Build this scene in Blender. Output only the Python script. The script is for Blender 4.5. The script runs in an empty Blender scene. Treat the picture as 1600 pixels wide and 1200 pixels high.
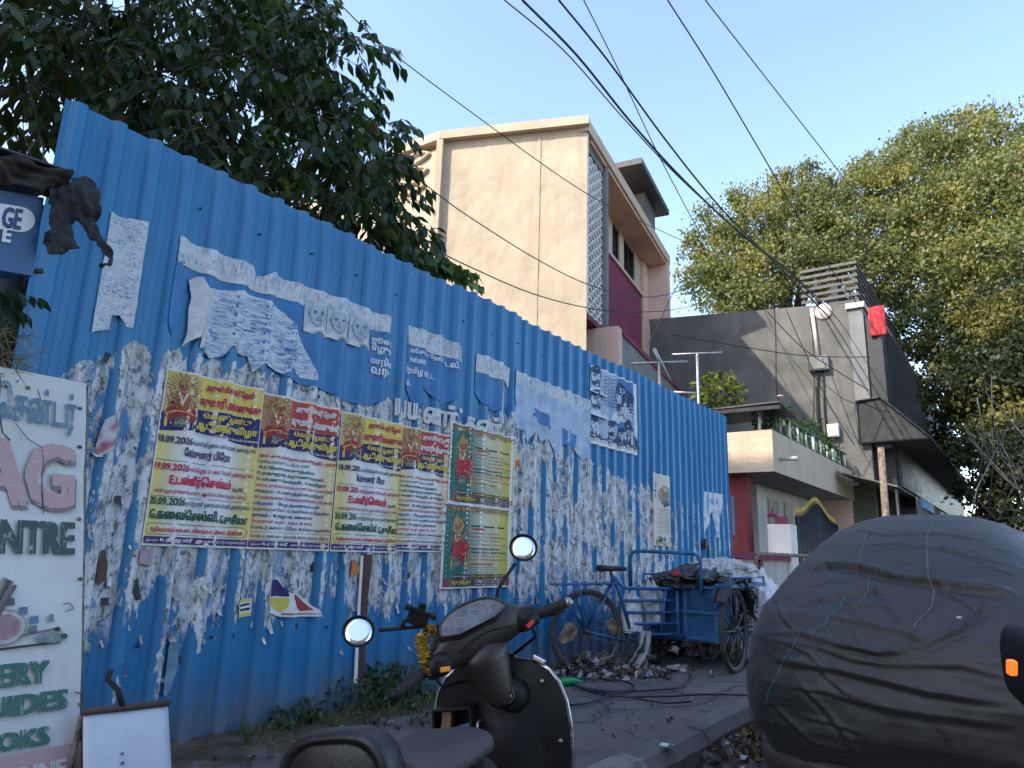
# Street scene: blue corrugated hoarding with posters, parked scooter, cycle cart, covered car
import bpy, bmesh, math, random
import numpy as np
from mathutils import Vector, Matrix, geometry, noise as mnoise

S = bpy.context.scene
COL = S.collection
rnd = random.Random(7)
PI = math.pi

# ------------------------------------------------------------------ camera
RM = ((0.5826, -0.2033, -0.7869), (-0.8122, -0.1105, -0.5728), (0.0295, 0.9729, -0.2295))
CAM = Vector((0.0, 0.0, 1.25))
FPX = 1103.0
_m = Matrix(RM)
_z = _m.col[2].normalized(); _x = (_m.col[0] - _m.col[0].dot(_z) * _z).normalized(); _y = _z.cross(_x)
RM = Matrix((_x, _y, _z)).transposed()
cam_data = bpy.data.cameras.new('camera')
cam_data.sensor_width = 36.0
cam_data.lens = FPX / 1600.0 * 36.0
cam_data.clip_start = 0.05
cam_data.clip_end = 2000.0
cam = bpy.data.objects.new('camera', cam_data)
cam.matrix_world = Matrix.Translation(CAM) @ RM.to_4x4()
COL.objects.link(cam)
S.camera = cam

# ------------------------------------------------------------------ sky, sun, exposure
SUN_AZ = math.radians(153.0)      # measured from +X towards +Y
SUN_EL = math.radians(42.0)
world = bpy.data.worlds.new("World")
S.world = world
world.use_nodes = True
_nt = world.node_tree
_sky = _nt.nodes.new('ShaderNodeTexSky')
_sky.sky_type = 'NISHITA'
_sky.sun_disc = False
_sky.sun_elevation = SUN_EL
_sky.sun_rotation = math.radians(90.0) - SUN_AZ
_sky.air_density = 1.0
_sky.dust_density = 1.3
_sky.ozone_density = 0.7
_bg = _nt.nodes['Background']
_bg.inputs['Strength'].default_value = 0.145
_hs = _nt.nodes.new('ShaderNodeHueSaturation'); _hs.inputs['Saturation'].default_value = 1.02; _hs.inputs['Hue'].default_value = 0.503   # hazy city air
_nt.links.new(_sky.outputs[0], _hs.inputs['Color']); _nt.links.new(_hs.outputs[0], _bg.inputs[0])
sun_data = bpy.data.lights.new('sun', 'SUN')
sun_data.energy = 2.0
sun_data.angle = math.radians(0.6)
sun_data.color = (1.0, 0.91, 0.78)
sun = bpy.data.objects.new('sun', sun_data)
_sd = Vector((math.cos(SUN_AZ) * math.cos(SUN_EL), math.sin(SUN_AZ) * math.cos(SUN_EL), math.sin(SUN_EL)))
sun.rotation_euler = _sd.to_track_quat('Z', 'Y').to_euler()
sun.location = _sd * 60
COL.objects.link(sun)
S.view_settings.view_transform = 'Standard'
S.view_settings.look = 'None'
S.view_settings.gamma = 1.0
S.view_settings.use_curve_mapping = False
S.view_settings.exposure = 1.85
S.render.film_transparent = False
try:
    S.cycles.max_bounces = 8
    S.cycles.transparent_max_bounces = 12
    S.cycles.use_denoising = True
except Exception:
    pass

# ------------------------------------------------------------------ measuring: where a ray of the photograph meets a plane
def ray(px, py):
    return RM @ Vector((px - 800.0, -(py - 600.0), -FPX))
def onX(px, py, x):
    d = ray(px, py); return CAM + d * (x / d.x)
def onY(px, py, y):
    d = ray(px, py); return CAM + d * (y / d.y)
def onZ(px, py, z):
    d = ray(px, py); return CAM + d * ((z - CAM.z) / d.z)
def atD(px, py, dist):
    d = ray(px, py); return CAM + d * (dist / math.hypot(d.x, d.y))

# ------------------------------------------------------------------ objects
def tag(o, label=None, cat=None, group=None, kind=None):
    if label: o['label'] = label
    if cat: o['category'] = cat
    if group: o['group'] = group
    if kind: o['kind'] = kind
    return o
def thing(name, label, cat, loc=(0, 0, 0), rot=(0, 0, 0), group=None):
    o = bpy.data.objects.new(name, None)
    o.empty_display_size = 0.1
    o.location = loc; o.rotation_euler = rot
    COL.objects.link(o)
    return tag(o, label, cat, group)
def link_mesh(name, me, parent=None):
    o = bpy.data.objects.new(name, me)
    COL.objects.link(o)
    if parent is not None: o.parent = parent
    return o

class MB:
    """collects geometry and links it as one mesh object"""
    def __init__(s):
        s.v = []; s.f = []; s.mi = []; s.sm = []; s.col = None
    def add(s, verts, faces, mi=0, smooth=False, col=None):
        b = len(s.v)
        s.v.extend([tuple(p) for p in verts])
        for f in faces:
            s.f.append(tuple(i + b for i in f)); s.mi.append(mi); s.sm.append(smooth)
        if col is not None:
            if s.col is None: s.col = []
            while len(s.col) < b: s.col.append((1, 1, 1))
            if isinstance(col, list): s.col.extend(col)
            else: s.col.extend([col] * len(verts))
        return s
    def box(s, c, d, mi=0, M=None, bev=0.0):
        x, y, z = d[0] / 2, d[1] / 2, d[2] / 2
        if bev <= 0:
            vs = [Vector((sx * x, sy * y, sz * z)) for sz in (-1, 1) for sy in (-1, 1) for sx in (-1, 1)]
            fs = [(0, 2, 3, 1), (4, 5, 7, 6), (0, 1, 5, 4), (2, 6, 7, 3), (0, 4, 6, 2), (1, 3, 7, 5)]
        else:
            bm = bmesh.new(); bmesh.ops.create_cube(bm, size=1.0)
            for v in bm.verts: v.co = Vector((v.co.x * d[0], v.co.y * d[1], v.co.z * d[2]))
            bmesh.ops.bevel(bm, geom=bm.edges[:] , offset=bev, segments=2, affect='EDGES', profile=0.5)
            bm.verts.index_update()
            vs = [v.co.copy() for v in bm.verts]; fs = [tuple(v.index for v in f.verts) for f in bm.faces]; bm.free()
        c = Vector(c)
        if M is not None: vs = [M @ v for v in vs]
        return s.add([v + c for v in vs], fs, mi)
    def b2(s, p0, p1, mi=0, bev=0.0):
        return s.box([(a + b) / 2 for a, b in zip(p0, p1)], [abs(b - a) for a, b in zip(p0, p1)], mi, None, bev)
    def tube(s, pts, r, n=8, mi=0, caps=True, closed=False, flat=None):
        pts = [Vector(p) for p in pts]; k = len(pts)
        rs = r if isinstance(r, (list, tuple)) else [r] * k
        vs = []; prev = None
        for i, p in enumerate(pts):
            if closed: t = pts[(i + 1) % k] - pts[i - 1]
            else: t = pts[min(i + 1, k - 1)] - pts[max(i - 1, 0)]
            if t.length < 1e-9: t = Vector((0, 0, 1))
            t.normalize()
            if prev is None:
                a = Vector((0, 0, 1)) if abs(t.z) < 0.9 else Vector((1, 0, 0))
                u = (a - t * a.dot(t)).normalized()
            else:
                u = prev - t * prev.dot(t)
                u = u.normalized() if u.length > 1e-6 else t.orthogonal().normalized()
            prev = u; w = t.cross(u)
            for j in range(n):
                an = 2 * PI * j / n
                vs.append(p + (u * math.cos(an) * (flat or 1.0) + w * math.sin(an)) * rs[i])
        fs = []
        for i in range(k if closed else k - 1):
            a = i * n; b = ((i + 1) % k) * n
            for j in range(n):
                fs.append((a + j, a + (j + 1) % n, b + (j + 1) % n, b + j))
        if caps and not closed:
            fs.append(tuple(range(n - 1, -1, -1))); fs.append(tuple((k - 1) * n + j for j in range(n)))
        return s.add(vs, fs, mi, True)
    def loft(s, rings, mi=0, caps=True, smooth=True, closed=True):
        n = len(rings[0]); vs = [Vector(p) for r in rings for p in r]; fs = []
        for i in range(len(rings) - 1):
            for j in range(n if closed else n - 1):
                a = i * n + j; b = i * n + (j + 1) % n
                fs.append((a, b, b + n, a + n))
        if caps and closed:
            fs.append(tuple(range(n - 1, -1, -1))); fs.append(tuple((len(rings) - 1) * n + j for j in range(n)))
        return s.add(vs, fs, mi, smooth)
    def lathe(s, prof, n=20, mi=0, M=None, smooth=True, caps=True):
        rings = []
        for r, z in prof:
            ring = [Vector((max(r, 1e-4) * math.cos(2 * PI * j / n), max(r, 1e-4) * math.sin(2 * PI * j / n), z)) for j in range(n)]
            rings.append([M @ p for p in ring] if M is not None else ring)
        return s.loft(rings, mi, caps, smooth)
    def prism(s, poly, d, mi=0, M=None):
        """poly in xy (ccw), extruded from z=0 to z=d, placed by M"""
        n = len(poly)
        vs = [Vector((p[0], p[1], 0)) for p in poly] + [Vector((p[0], p[1], d)) for p in poly]
        if M is not None: vs = [M @ v for v in vs]
        fs = [tuple(range(n - 1, -1, -1)), tuple(range(n, 2 * n))]
        fs += [(i, (i + 1) % n, n + (i + 1) % n, n + i) for i in range(n)]
        return s.add(vs, fs, mi)
    def grid(s, fn, nu, nv, mi=0, smooth=True):
        vs = [fn(i / nu, j / nv) for j in range(nv + 1) for i in range(nu + 1)]
        fs = [(j * (nu + 1) + i, j * (nu + 1) + i + 1, (j + 1) * (nu + 1) + i + 1, (j + 1) * (nu + 1) + i) for j in range(nv) for i in range(nu)]
        return s.add(vs, fs, mi, smooth)
    def build(s, name, mats, parent=None, bevel=0.0, solid=0.0):
        me = bpy.data.meshes.new(name)
        me.from_pydata([tuple(p) for p in s.v], [], s.f)
        if not isinstance(mats, (list, tuple)): mats = [mats]
        for m in mats: me.materials.append(m)
        me.polygons.foreach_set('material_index', s.mi)
        me.polygons.foreach_set('use_smooth', s.sm)
        if s.col is not None:
            while len(s.col) < len(s.v): s.col.append((1, 1, 1))
            ca = me.color_attributes.new('tint', 'FLOAT_COLOR', 'POINT')
            ca.data.foreach_set('color', np.hstack([np.array(s.col, dtype=np.float32), np.ones((len(s.v), 1), np.float32)]).ravel())
        me.update()
        o = link_mesh(name, me, parent)
        if bevel > 0:
            md = o.modifiers.new('bevel', 'BEVEL'); md.width = bevel; md.segments = 2; md.limit_method = 'ANGLE'; md.angle_limit = math.radians(40)
        if solid > 0:
            md = o.modifiers.new('solid', 'SOLIDIFY'); md.thickness = solid; md.offset = 0
        return o

def copy_tree(o, parent=None):
    c = o.copy(); COL.objects.link(c); c.parent = parent
    for ch in [x for x in bpy.data.objects if x.parent is o]:
        copy_tree(ch, c)
    return c

def Rz(a): return Matrix.Rotation(a, 3, 'Z')
def Rx(a): return Matrix.Rotation(a, 3, 'X')
def Ry(a): return Matrix.Rotation(a, 3, 'Y')
def nz(x, y=0.0, z=0.0): return mnoise.noise(Vector((x, y, z)))
def fbm(x, y=0.0, z=0.0, o=4):
    a = 0.0; s = 1.0; k = 1.0
    for _ in range(o):
        a += s * mnoise.noise(Vector((x * k, y * k, z * k))); s *= 0.5; k *= 2.03
    return a
def sst(a, b, x):
    t = min(1.0, max(0.0, (x - a) / (b - a))); return t * t * (3 - 2 * t)

# ------------------------------------------------------------------ materials
class NT:
    def __init__(s, name):
        s.m = bpy.data.materials.new(name); s.m.use_nodes = True
        s.t = s.m.node_tree; s.p = s.t.nodes['Principled BSDF']; s.out = s.t.nodes['Material Output']
        s.co = s.t.nodes.new('ShaderNodeTexCoord')
    def n(s, typ, **kw):
        nd = s.t.nodes.new(typ)
        for k, v in kw.items():
            if k in nd.inputs: s.set(nd.inputs[k], v)
            else: setattr(nd, k, v)
        return nd
    def set(s, inp, v):
        if isinstance(v, bpy.types.NodeSocket): s.t.links.new(v, inp)
        elif isinstance(v, (tuple, list)) and len(v) == 3 and inp.type == 'RGBA': inp.default_value = (*v, 1)
        else: inp.default_value = v
    def P(s, **kw):
        for k, v in kw.items(): s.set(s.p.inputs[k.replace('_', ' ')], v)
    def vec(s, scale=(1, 1, 1), loc=(0, 0, 0), src='Object'):
        mp = s.n('ShaderNodeMapping'); s.t.links.new(s.co.outputs[src], mp.inputs['Vector'])
        mp.inputs['Scale'].default_value = scale; mp.inputs['Location'].default_value = loc
        return mp.outputs[0]
    def noise(s, scale=5.0, detail=4.0, rough=0.55, vec=None, dist=0.0):
        nd = s.n('ShaderNodeTexNoise'); nd.inputs['Scale'].default_value = scale; nd.inputs['Detail'].default_value = detail
        nd.inputs['Roughness'].default_value = rough; nd.inputs['Distortion'].default_value = dist
        s.t.links.new(vec if vec is not None else s.co.outputs['Object'], nd.inputs['Vector'])
        return nd.outputs[0]
    def voro(s, scale, vec=None, feat='F1', out=0):
        nd = s.n('ShaderNodeTexVoronoi'); nd.feature = feat; nd.inputs['Scale'].default_value = scale
        s.t.links.new(vec if vec is not None else s.co.outputs['Object'], nd.inputs['Vector'])
        return nd.outputs[out]
    def ramp(s, fac, stops, interp='LINEAR'):
        nd = s.n('ShaderNodeValToRGB'); s.t.links.new(fac, nd.inputs[0]); cr = nd.color_ramp; cr.interpolation = interp
        while len(cr.elements) < len(stops): cr.elements.new(0.5)
        for e, (p, c) in zip(cr.elements, stops):
            e.position = p; e.color = (*c, 1) if isinstance(c, (tuple, list)) else (c, c, c, 1)
        return nd.outputs[0]
    def mix(s, fac, a, b, mode='MIX'):
        nd = s.n('ShaderNodeMix'); nd.data_type = 'RGBA'; nd.blend_type = mode
        s.set(nd.inputs[0], fac); s.set(nd.inputs[6], a); s.set(nd.inputs[7], b)
        return nd.outputs[2]
    def math(s, op, a, b=0.0, clamp=False):
        nd = s.n('ShaderNodeMath'); nd.operation = op; nd.use_clamp = clamp
        s.set(nd.inputs[0], a); s.set(nd.inputs[1], b)
        return nd.outputs[0]
    def attr(s, name, out=0):
        nd = s.n('ShaderNodeAttribute'); nd.attribute_name = name; return nd.outputs[out]
    def sep(s, v=None):
        nd = s.n('ShaderNodeSeparateXYZ'); s.t.links.new(v if v is not None else s.co.outputs['Object'], nd.inputs[0]); return nd.outputs
    def bump(s, h, strength=0.3, dist=0.01):
        nd = s.n('ShaderNodeBump'); nd.inputs['Strength'].default_value = strength; nd.inputs['Distance'].default_value = dist
        s.t.links.new(h, nd.inputs['Height']); s.t.links.new(nd.outputs[0], s.p.inputs['Normal'])

def mat(name, c, rough=0.6, metal=0.0, var=0.25, scale=6.0, bump=0.0, bscale=40.0, spec=0.5, c2=None, coat=0.0):
    """plain surface with uneven colour and a little relief"""
    t = NT(name)
    f = t.noise(scale, 5, 0.6)
    lo = tuple(x * (1 - var) for x in c); hi = tuple(min(1, x * (1 + var)) for x in c)
    col = t.ramp(f, [(0.3, lo), (0.7, c2 or hi)])
    t.P(Base_Color=col, Metallic=metal, Specular_IOR_Level=spec, Coat_Weight=coat)
    r = t.noise(scale * 2.3, 4, 0.6)
    t.P(Roughness=t.ramp(r, [(0.3, max(0.03, rough - 0.12)), (0.7, min(1, rough + 0.12))]))
    if bump > 0: t.bump(t.noise(bscale, 5, 0.65), bump, 0.01)
    return t.m
def tint_mat(name, rough=0.6, trans=0.0, var=0.2, scale=8.0, bump=0.0, bscale=30):
    """base colour from the mesh's own print/leaf colour, broken up by noise"""
    t = NT(name)
    f = t.noise(scale, 4, 0.6)
    c = t.mix(1.0, t.attr('tint'), t.ramp(f, [(0.25, 1 - var), (0.75, 1.0)]), 'MULTIPLY')
    t.P(Base_Color=c, Roughness=rough)
    if bump > 0: t.bump(t.noise(bscale, 4, 0.6), bump, 0.01)
    if trans > 0:
        tr = t.n('ShaderNodeBsdfTranslucent'); t.t.links.new(c, tr.inputs['Color'])
        mx = t.n('ShaderNodeMixShader'); mx.inputs[0].default_value = trans
        t.t.links.new(t.p.outputs[0], mx.inputs[1]); t.t.links.new(tr.outputs[0], mx.inputs[2])
        t.t.links.new(mx.outputs[0], t.out.inputs['Surface'])
    return t.m
# ================================================================== MATERIALS OF THE SETTING
def asphalt():
    t = NT('asphalt')
    a = t.noise(1.3, 5, 0.6); b = t.noise(90, 3, 0.7)
    c = t.mix(t.ramp(b, [(0.4, 0.0), (0.62, 1.0)]), t.ramp(a, [(0.3, (0.032, 0.031, 0.030)), (0.7, (0.070, 0.064, 0.057))]), (0.11, 0.105, 0.1))
    t.P(Base_Color=c, Roughness=0.9); t.bump(b, 0.5, 0.01); return t.m
def pavement():
    t = NT('pavement_concrete')
    a = t.noise(0.8, 6, 0.65); b = t.noise(60, 4, 0.7); c3 = t.noise(4.0, 5, 0.7)
    c = t.ramp(a, [(0.25, (0.075, 0.07, 0.066)), (0.55, (0.105, 0.099, 0.093)), (0.8, (0.14, 0.132, 0.123))])
    c = t.mix(t.ramp(c3, [(0.50, 0.0), (0.68, 0.65)]), c, (0.045, 0.042, 0.038))
    d4 = t.noise(1.7, 6, 0.7, t.vec((1, 1, 1), (5, 2, 0))); c = t.mix(t.ramp(d4, [(0.50, 0.0), (0.66, 0.6)]), c, (0.17, 0.15, 0.125))
    e5 = t.noise(22.0, 5, 0.8); c = t.mix(t.ramp(e5, [(0.60, 0.0), (0.68, 0.6)]), c, (0.05, 0.046, 0.042))
    w = t.n('ShaderNodeMapping'); t.t.links.new(t.co.outputs['Object'], w.inputs[0])
    wn = t.n('ShaderNodeVectorMath'); wn.operation = 'ADD'; t.t.links.new(w.outputs[0], wn.inputs[0])
    nn = t.n('ShaderNodeTexNoise'); nn.inputs['Scale'].default_value = 2.5; nn.inputs['Detail'].default_value = 6
    t.t.links.new(t.co.outputs['Object'], nn.inputs['Vector'])
    sc = t.n('ShaderNodeVectorMath'); sc.operation = 'SCALE'; sc.inputs[3].default_value = 0.5; t.t.links.new(nn.outputs[1], sc.inputs[0])
    t.t.links.new(sc.outputs[0], wn.inputs[1])
    crack = t.voro(0.55, wn.outputs[0], 'DISTANCE_TO_EDGE')
    cm = t.ramp(crack, [(0.0, 1.0), (0.006, 0.8), (0.012, 0.0)])
    c = t.mix(t.math('MULTIPLY', cm, 0.75), c, (0.02, 0.02, 0.02))
    t.P(Base_Color=c, Roughness=0.88)
    h = t.math('SUBTRACT', t.math('MULTIPLY', b, 0.5), cm)
    t.bump(h, 0.4, 0.01); return t.m
def plaster(name, c, dirt=(0.2, 0.17, 0.13), streak=0.35, bump=0.35, bscale=7, var=0.12):
    t = NT(name)
    a = t.noise(1.1, 6, 0.6)
    lo = tuple(x * (1 - var) for x in c); hi = tuple(min(1, x * (1 + var)) for x in c)
    col = t.ramp(a, [(0.3, lo), (0.7, hi)])
    st = t.noise(1.0, 5, 0.65, t.vec((4.0, 4.0, 0.45)))
    col = t.mix(t.ramp(st, [(0.5, 0.0), (0.78, streak)]), col, dirt)
    sp = t.noise(14, 6, 0.75)
    col = t.mix(t.ramp(sp, [(0.62, 0.0), (0.75, streak * 0.7)]), col, dirt)
    t.P(Base_Color=col, Roughness=0.85, Specular_IOR_Level=0.3)
    h = t.math('ADD', t.noise(bscale, 6, 0.6), t.math('MULTIPLY', t.noise(bscale * 9, 3, 0.6), 0.25))
    t.bump(h, bump, 0.03); return t.m

M = {}
M['asphalt'] = asphalt(); M['pave'] = pavement()
M['kerb'] = plaster('kerb_stone', (0.13, 0.128, 0.124), (0.05, 0.048, 0.045), 0.6, 0.5, 25, 0.3)
M['kerb2'] = plaster('kerb_stone_worn', (0.20, 0.195, 0.185), (0.07, 0.065, 0.06), 0.7, 0.6, 25, 0.35)
M['dirt'] = mat('dirt', (0.085, 0.066, 0.047), 0.95, 0, 0.45, 5, 0.8, 30, 0.2)
M['cream'] = plaster('cream_plaster', (0.50, 0.405, 0.295), (0.33, 0.26, 0.19), 0.4, 0.45, 3.0)
M['cream2'] = plaster('peach_plaster', (0.54, 0.41, 0.30), (0.45, 0.30, 0.2), 0.2, 0.2, 5)
M['peach'] = plaster('pink_plaster', (0.62, 0.43, 0.34), (0.4, 0.27, 0.2), 0.2, 0.15, 5)
M['soffit'] = plaster('soffit_plaster', (0.66, 0.43, 0.29), (0.4, 0.25, 0.15), 0.2, 0.15, 5)
M['maroon'] = plaster('maroon_paint', (0.20, 0.042, 0.075), (0.28, 0.1, 0.11), 0.3, 0.4, 18)
M['redcol'] = plaster('red_column_paint', (0.17, 0.034, 0.04), (0.42, 0.22, 0.18), 0.35, 0.2, 10)
M['white'] = plaster('white_plaster', (0.66, 0.64, 0.60), (0.35, 0.32, 0.28), 0.3, 0.2, 9)
M['stucco'] = plaster('rough_stucco', (0.46, 0.42, 0.39), (0.24, 0.2, 0.18), 0.45, 1.0, 14)
M['greywall'] = plaster('grey_cement', (0.135, 0.133, 0.122), (0.085, 0.086, 0.083), 0.65, 0.3, 3.5, 0.3)
M['greypale'] = plaster('pale_grey_cement', (0.19, 0.19, 0.19), (0.10, 0.10, 0.10), 0.4, 0.2, 5, 0.2)
M['dark'] = mat('dark_cladding', (0.022, 0.024, 0.027), 0.5, 0, 0.3, 5, 0.1)
M['darkmetal'] = mat('dark_metal', (0.03, 0.032, 0.036), 0.45, 0.4, 0.3, 9, 0.1)
M['black'] = mat('black_paint', (0.012, 0.012, 0.013), 0.5, 0, 0.3, 8)
M['slat'] = mat('grey_brown_slats', (0.075, 0.068, 0.062), 0.6, 0, 0.35, 9, 0.1)
M['steel'] = mat('galvanised_tube', (0.36, 0.36, 0.35), 0.45, 0.6, 0.3, 14)
M['rust'] = mat('rusty_steel', (0.13, 0.075, 0.05), 0.85, 0.2, 0.4, 14, 0.5, 60, c2=(0.30, 0.23, 0.18))
M['gold'] = mat('gold_paint', (0.62, 0.44, 0.12), 0.4, 0.5, 0.25, 20)
M['green'] = mat('green_paint', (0.05, 0.11, 0.06), 0.55, 0, 0.4, 12)
M['railwhite'] = mat('white_painted_bar', (0.5, 0.54, 0.48), 0.6, 0, 0.3, 12)
M['shutter'] = mat('shutter_steel', (0.06, 0.062, 0.064), 0.5, 0.4, 0.3, 5)
M['glass'] = mat('window_glass', (0.02, 0.024, 0.03), 0.1, 0, 0.2, 3)
M['redflag'] = mat('red_cloth', (0.36, 0.018, 0.03), 0.7, 0, 0.35, 6, 0.3, 9)
M['net'] = mat('dark_netting', (0.028, 0.03, 0.03), 0.8, 0, 0.4, 5, 0.2)
M['bluetarp'] = mat('blue_sheet', (0.05, 0.22, 0.50), 0.5, 0, 0.25, 7)
M['whitepl'] = mat('white_plastic', (0.75, 0.75, 0.74), 0.4, 0, 0.1, 5)
M['pvc'] = mat('pvc_pipe', (0.52, 0.46, 0.40), 0.5, 0, 0.2, 9)

SW = 0.15           # pavement height
FY = 3.87           # plane of the hoarding

# ================================================================== GROUND
m = MB()
m.grid(lambda u, v: (-400 + 800 * u, -400 + 800 * v, 0.0), 8, 8)
tag(m.build('road', M['asphalt']), kind='structure')
m = MB()
m.grid(lambda u, v: (-12 + 60 * u, 1.98 + 2.02 * v, SW + 0.012 * fbm((-12 + 60 * u) * 0.8, v * 2.5) ), 300, 14)
m.grid(lambda u, v: (-12 + 60 * u, 1.99, SW * v), 300, 1)
tag(m.build('pavement', M['pave']), kind='structure')
m = MB()
m.b2((-12, 4.0, -0.05), (48, 30, 0.14))
tag(m.build('vacant_ground', M['dirt']), kind='structure')
# earth heaped along the foot of the hoarding
m = MB()
def _dirt(u, v):
    x = 0.6 + 11.0 * u; w = 0.55 - 0.25 * sst(0.15, 0.6, u) + 0.12 * nz(x * 1.5, 3)
    y = FY + 0.02 - w * (1 - v)
    return (x, y, SW - 0.02 + (0.06 + 0.03 * nz(x * 2.2, 9)) * v + 0.028 * fbm(x * 6, y * 6) * sst(0, 0.3, v) + 0.012 * fbm(x * 25, y * 25))
m.grid(_dirt, 320, 22)
tag(m.build('earth_verge', M['dirt']), kind='structure')
# kerb stones laid end to end
m = MB()
x = -8.0
while x < 46:
    L = rnd.uniform(0.86, 0.98); dy = rnd.uniform(-0.012, 0.012); dz = rnd.uniform(-0.012, 0.01)
    mi = 1 if rnd.random() < 0.4 else 0
    prof = [(1.80 + dy, -0.02), (1.80 + dy, 0.095 + dz), (1.85 + dy, SW + 0.01 + dz), (1.985 + dy, SW + 0.02 + dz), (1.985 + dy, -0.02)]
    k = 7
    rings = []
    for i in range(k + 1):
        xx = x + (L - 0.012) * i / k
        e = 0.012 if i in (0, k) else 0.0
        rings.append([Vector((xx, y + (0.012 if j < 3 else -0.004) * (1 if e else 0) + 0.006 * nz(xx * 9, j * 3.1), z - e * (1 if 0 < j < 4 else 0) + 0.006 * nz(xx * 7, j * 5.7 + 2))) for j, (y, z) in enumerate(prof)])
    m.loft(rings, mi, True, False)
    x += L
tag(m.build('kerb', [M['kerb'], M['kerb2']]), kind='structure')

# ================================================================== CREAM HOUSE ON THE FAR SIDE OF THE HOARDING
ZT = 11.3
K = onZ(918, 186, ZT); B1 = onZ(693, 210, ZT); C1 = onZ(597, 245, ZT); F1 = onZ(1045, 400, ZT)
e_f = (F1 - K); LF = math.hypot(e_f.x, e_f.y); e_f = Vector((e_f.x / LF, e_f.y / LF, 0)); n_f = Vector((-e_f.y, e_f.x, 0))
def FP(s, d, z):
    return Vector((K.x, K.y, 0)) + e_f * s + n_f * d + Vector((0, 0, z))
def onF(px, py, dd):
    d = ray(px, py); t = ((K - CAM).dot(n_f) + dd) / d.dot(n_f); P = CAM + d * t
    return (P - K).dot(e_f), P.z
def fbox(mb, s0, s1, d0, d1, z0, z1, mi=0):
    vs = [FP(s, d, z) for z in (z0, z1) for d in (d0, d1) for s in (s0, s1)]
    mb.add(vs, [(0, 2, 3, 1), (4, 5, 7, 6), (0, 1, 5, 4), (2, 6, 7, 3), (0, 4, 6, 2), (1, 3, 7, 5)], mi)
house = thing('cream_house', 'tall cream plastered house with lattice screen and maroon spandrel', 'house', (K.x, K.y, 0))
def hb(mb, name, mats, parent=house, **kw):
    o = mb.build(name, mats, parent, **kw)
    o.matrix_parent_inverse = Matrix.Translation((-K.x, -K.y, 0)); return o
c_dir = (C1 - B1).normalized()
C2 = C1 + c_dir * 8
b_dir = (B1 - K).normalized(); b_nrm = Vector((b_dir.y, -b_dir.x, 0)) * -1   # outward, towards the camera side
if b_nrm.dot(CAM - K) < 0: b_nrm = -b_nrm
RD = 0.75     # depth of the recess behind the frame
m = MB()
back = [FP(LF, 9.0, 0), Vector((C2.x + 3, C2.y + 1, 0))]
# body: recessed front wall, side walls
def wall(mb, p, q, z0, z1, th, inward, mi=0):
    p = Vector((p.x, p.y, 0)); q = Vector((q.x, q.y, 0)); w = inward * th
    mb.add([p + Vector((0, 0, z0)), q + Vector((0, 0, z0)), q + w + Vector((0, 0, z0)), p + w + Vector((0, 0, z0)),
            p + Vector((0, 0, z1)), q + Vector((0, 0, z1)), q + w + Vector((0, 0, z1)), p + w + Vector((0, 0, z1))],
           [(0, 3, 2, 1), (4, 5, 6, 7), (0, 1, 5, 4), (1, 2, 6, 5), (2, 3, 7, 6), (3, 0, 4, 7)], mi)
# side wall with uneven plaster: a fine sheet
def sideB(u, v):
    p = K.lerp(B1, u); z = 0.1 + (ZT - 0.25) * v
    h = 0.010 * fbm(u * 6, z * 1.4, 1.0) + 0.005 * fbm(u * 22, z * 5, 4.0)
    return Vector((p.x, p.y, z)) + b_nrm * h
m.grid(lambda u, v: sideB(1 - u, v), 110, 200)
wall(m, B1, C1, 0.1, ZT - 0.35, 0.25, -Vector((c_dir.y, -c_dir.x, 0)) if Vector((c_dir.y, -c_dir.x, 0)).dot(CAM - B1) > 0 else Vector((c_dir.y, -c_dir.x, 0)))
wall(m, C1, C2, 0.1, ZT - 0.9, 0.25, Vector((1, 0, 0)))
fbox(m, 0.3, LF, 8.8, 9.0, 0.1, ZT - 0.3)
fbox(m, LF - 0.25, LF - 0.01, 1.3, 8.8, 0.1, ZT - 0.3)
hb(m, 'side_wall', M['cream'])
m = MB()       # raised corner strips and coping
for q, wd, th in ((0.31, 0.07, 0.014), (0.985, 0.16, 0.16)):
    a = K.lerp(B1, q); p2 = a + b_dir * wd
    wall(m, a + b_nrm * th, p2 + b_nrm * th, 0.1, ZT - 0.20, th + 0.02, -b_nrm)
hb(m, 'pilaster', M['cream'])
m = MB()
for p, q, zz in ((K, B1, ZT), (B1, C1, ZT)):
    dd = (q - p).normalized(); nn = Vector((dd.y, -dd.x, 0)); nn = nn if nn.dot(CAM - p) > 0 else -nn
    wall(m, p + nn * 0.17 - dd * 0.05, q + nn * 0.17 + dd * 0.05, zz - 0.22, zz, 0.5, -nn)
fbox(m, -0.05, LF + 0.02, -0.04, RD + 0.6, ZT - 0.33, ZT - 0.02)
hb(m, 'parapet', M['cream2'])
m = MB(); fbox(m, 0.35, LF - 0.1, 0.02, RD + 0.4, ZT - 0.42, ZT - 0.335); fbox(m, 0.3, LF, RD + 0.3, 8.9, ZT - 0.6, ZT - 0.34)
hb(m, 'roof_soffit', M['soffit'])
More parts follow.
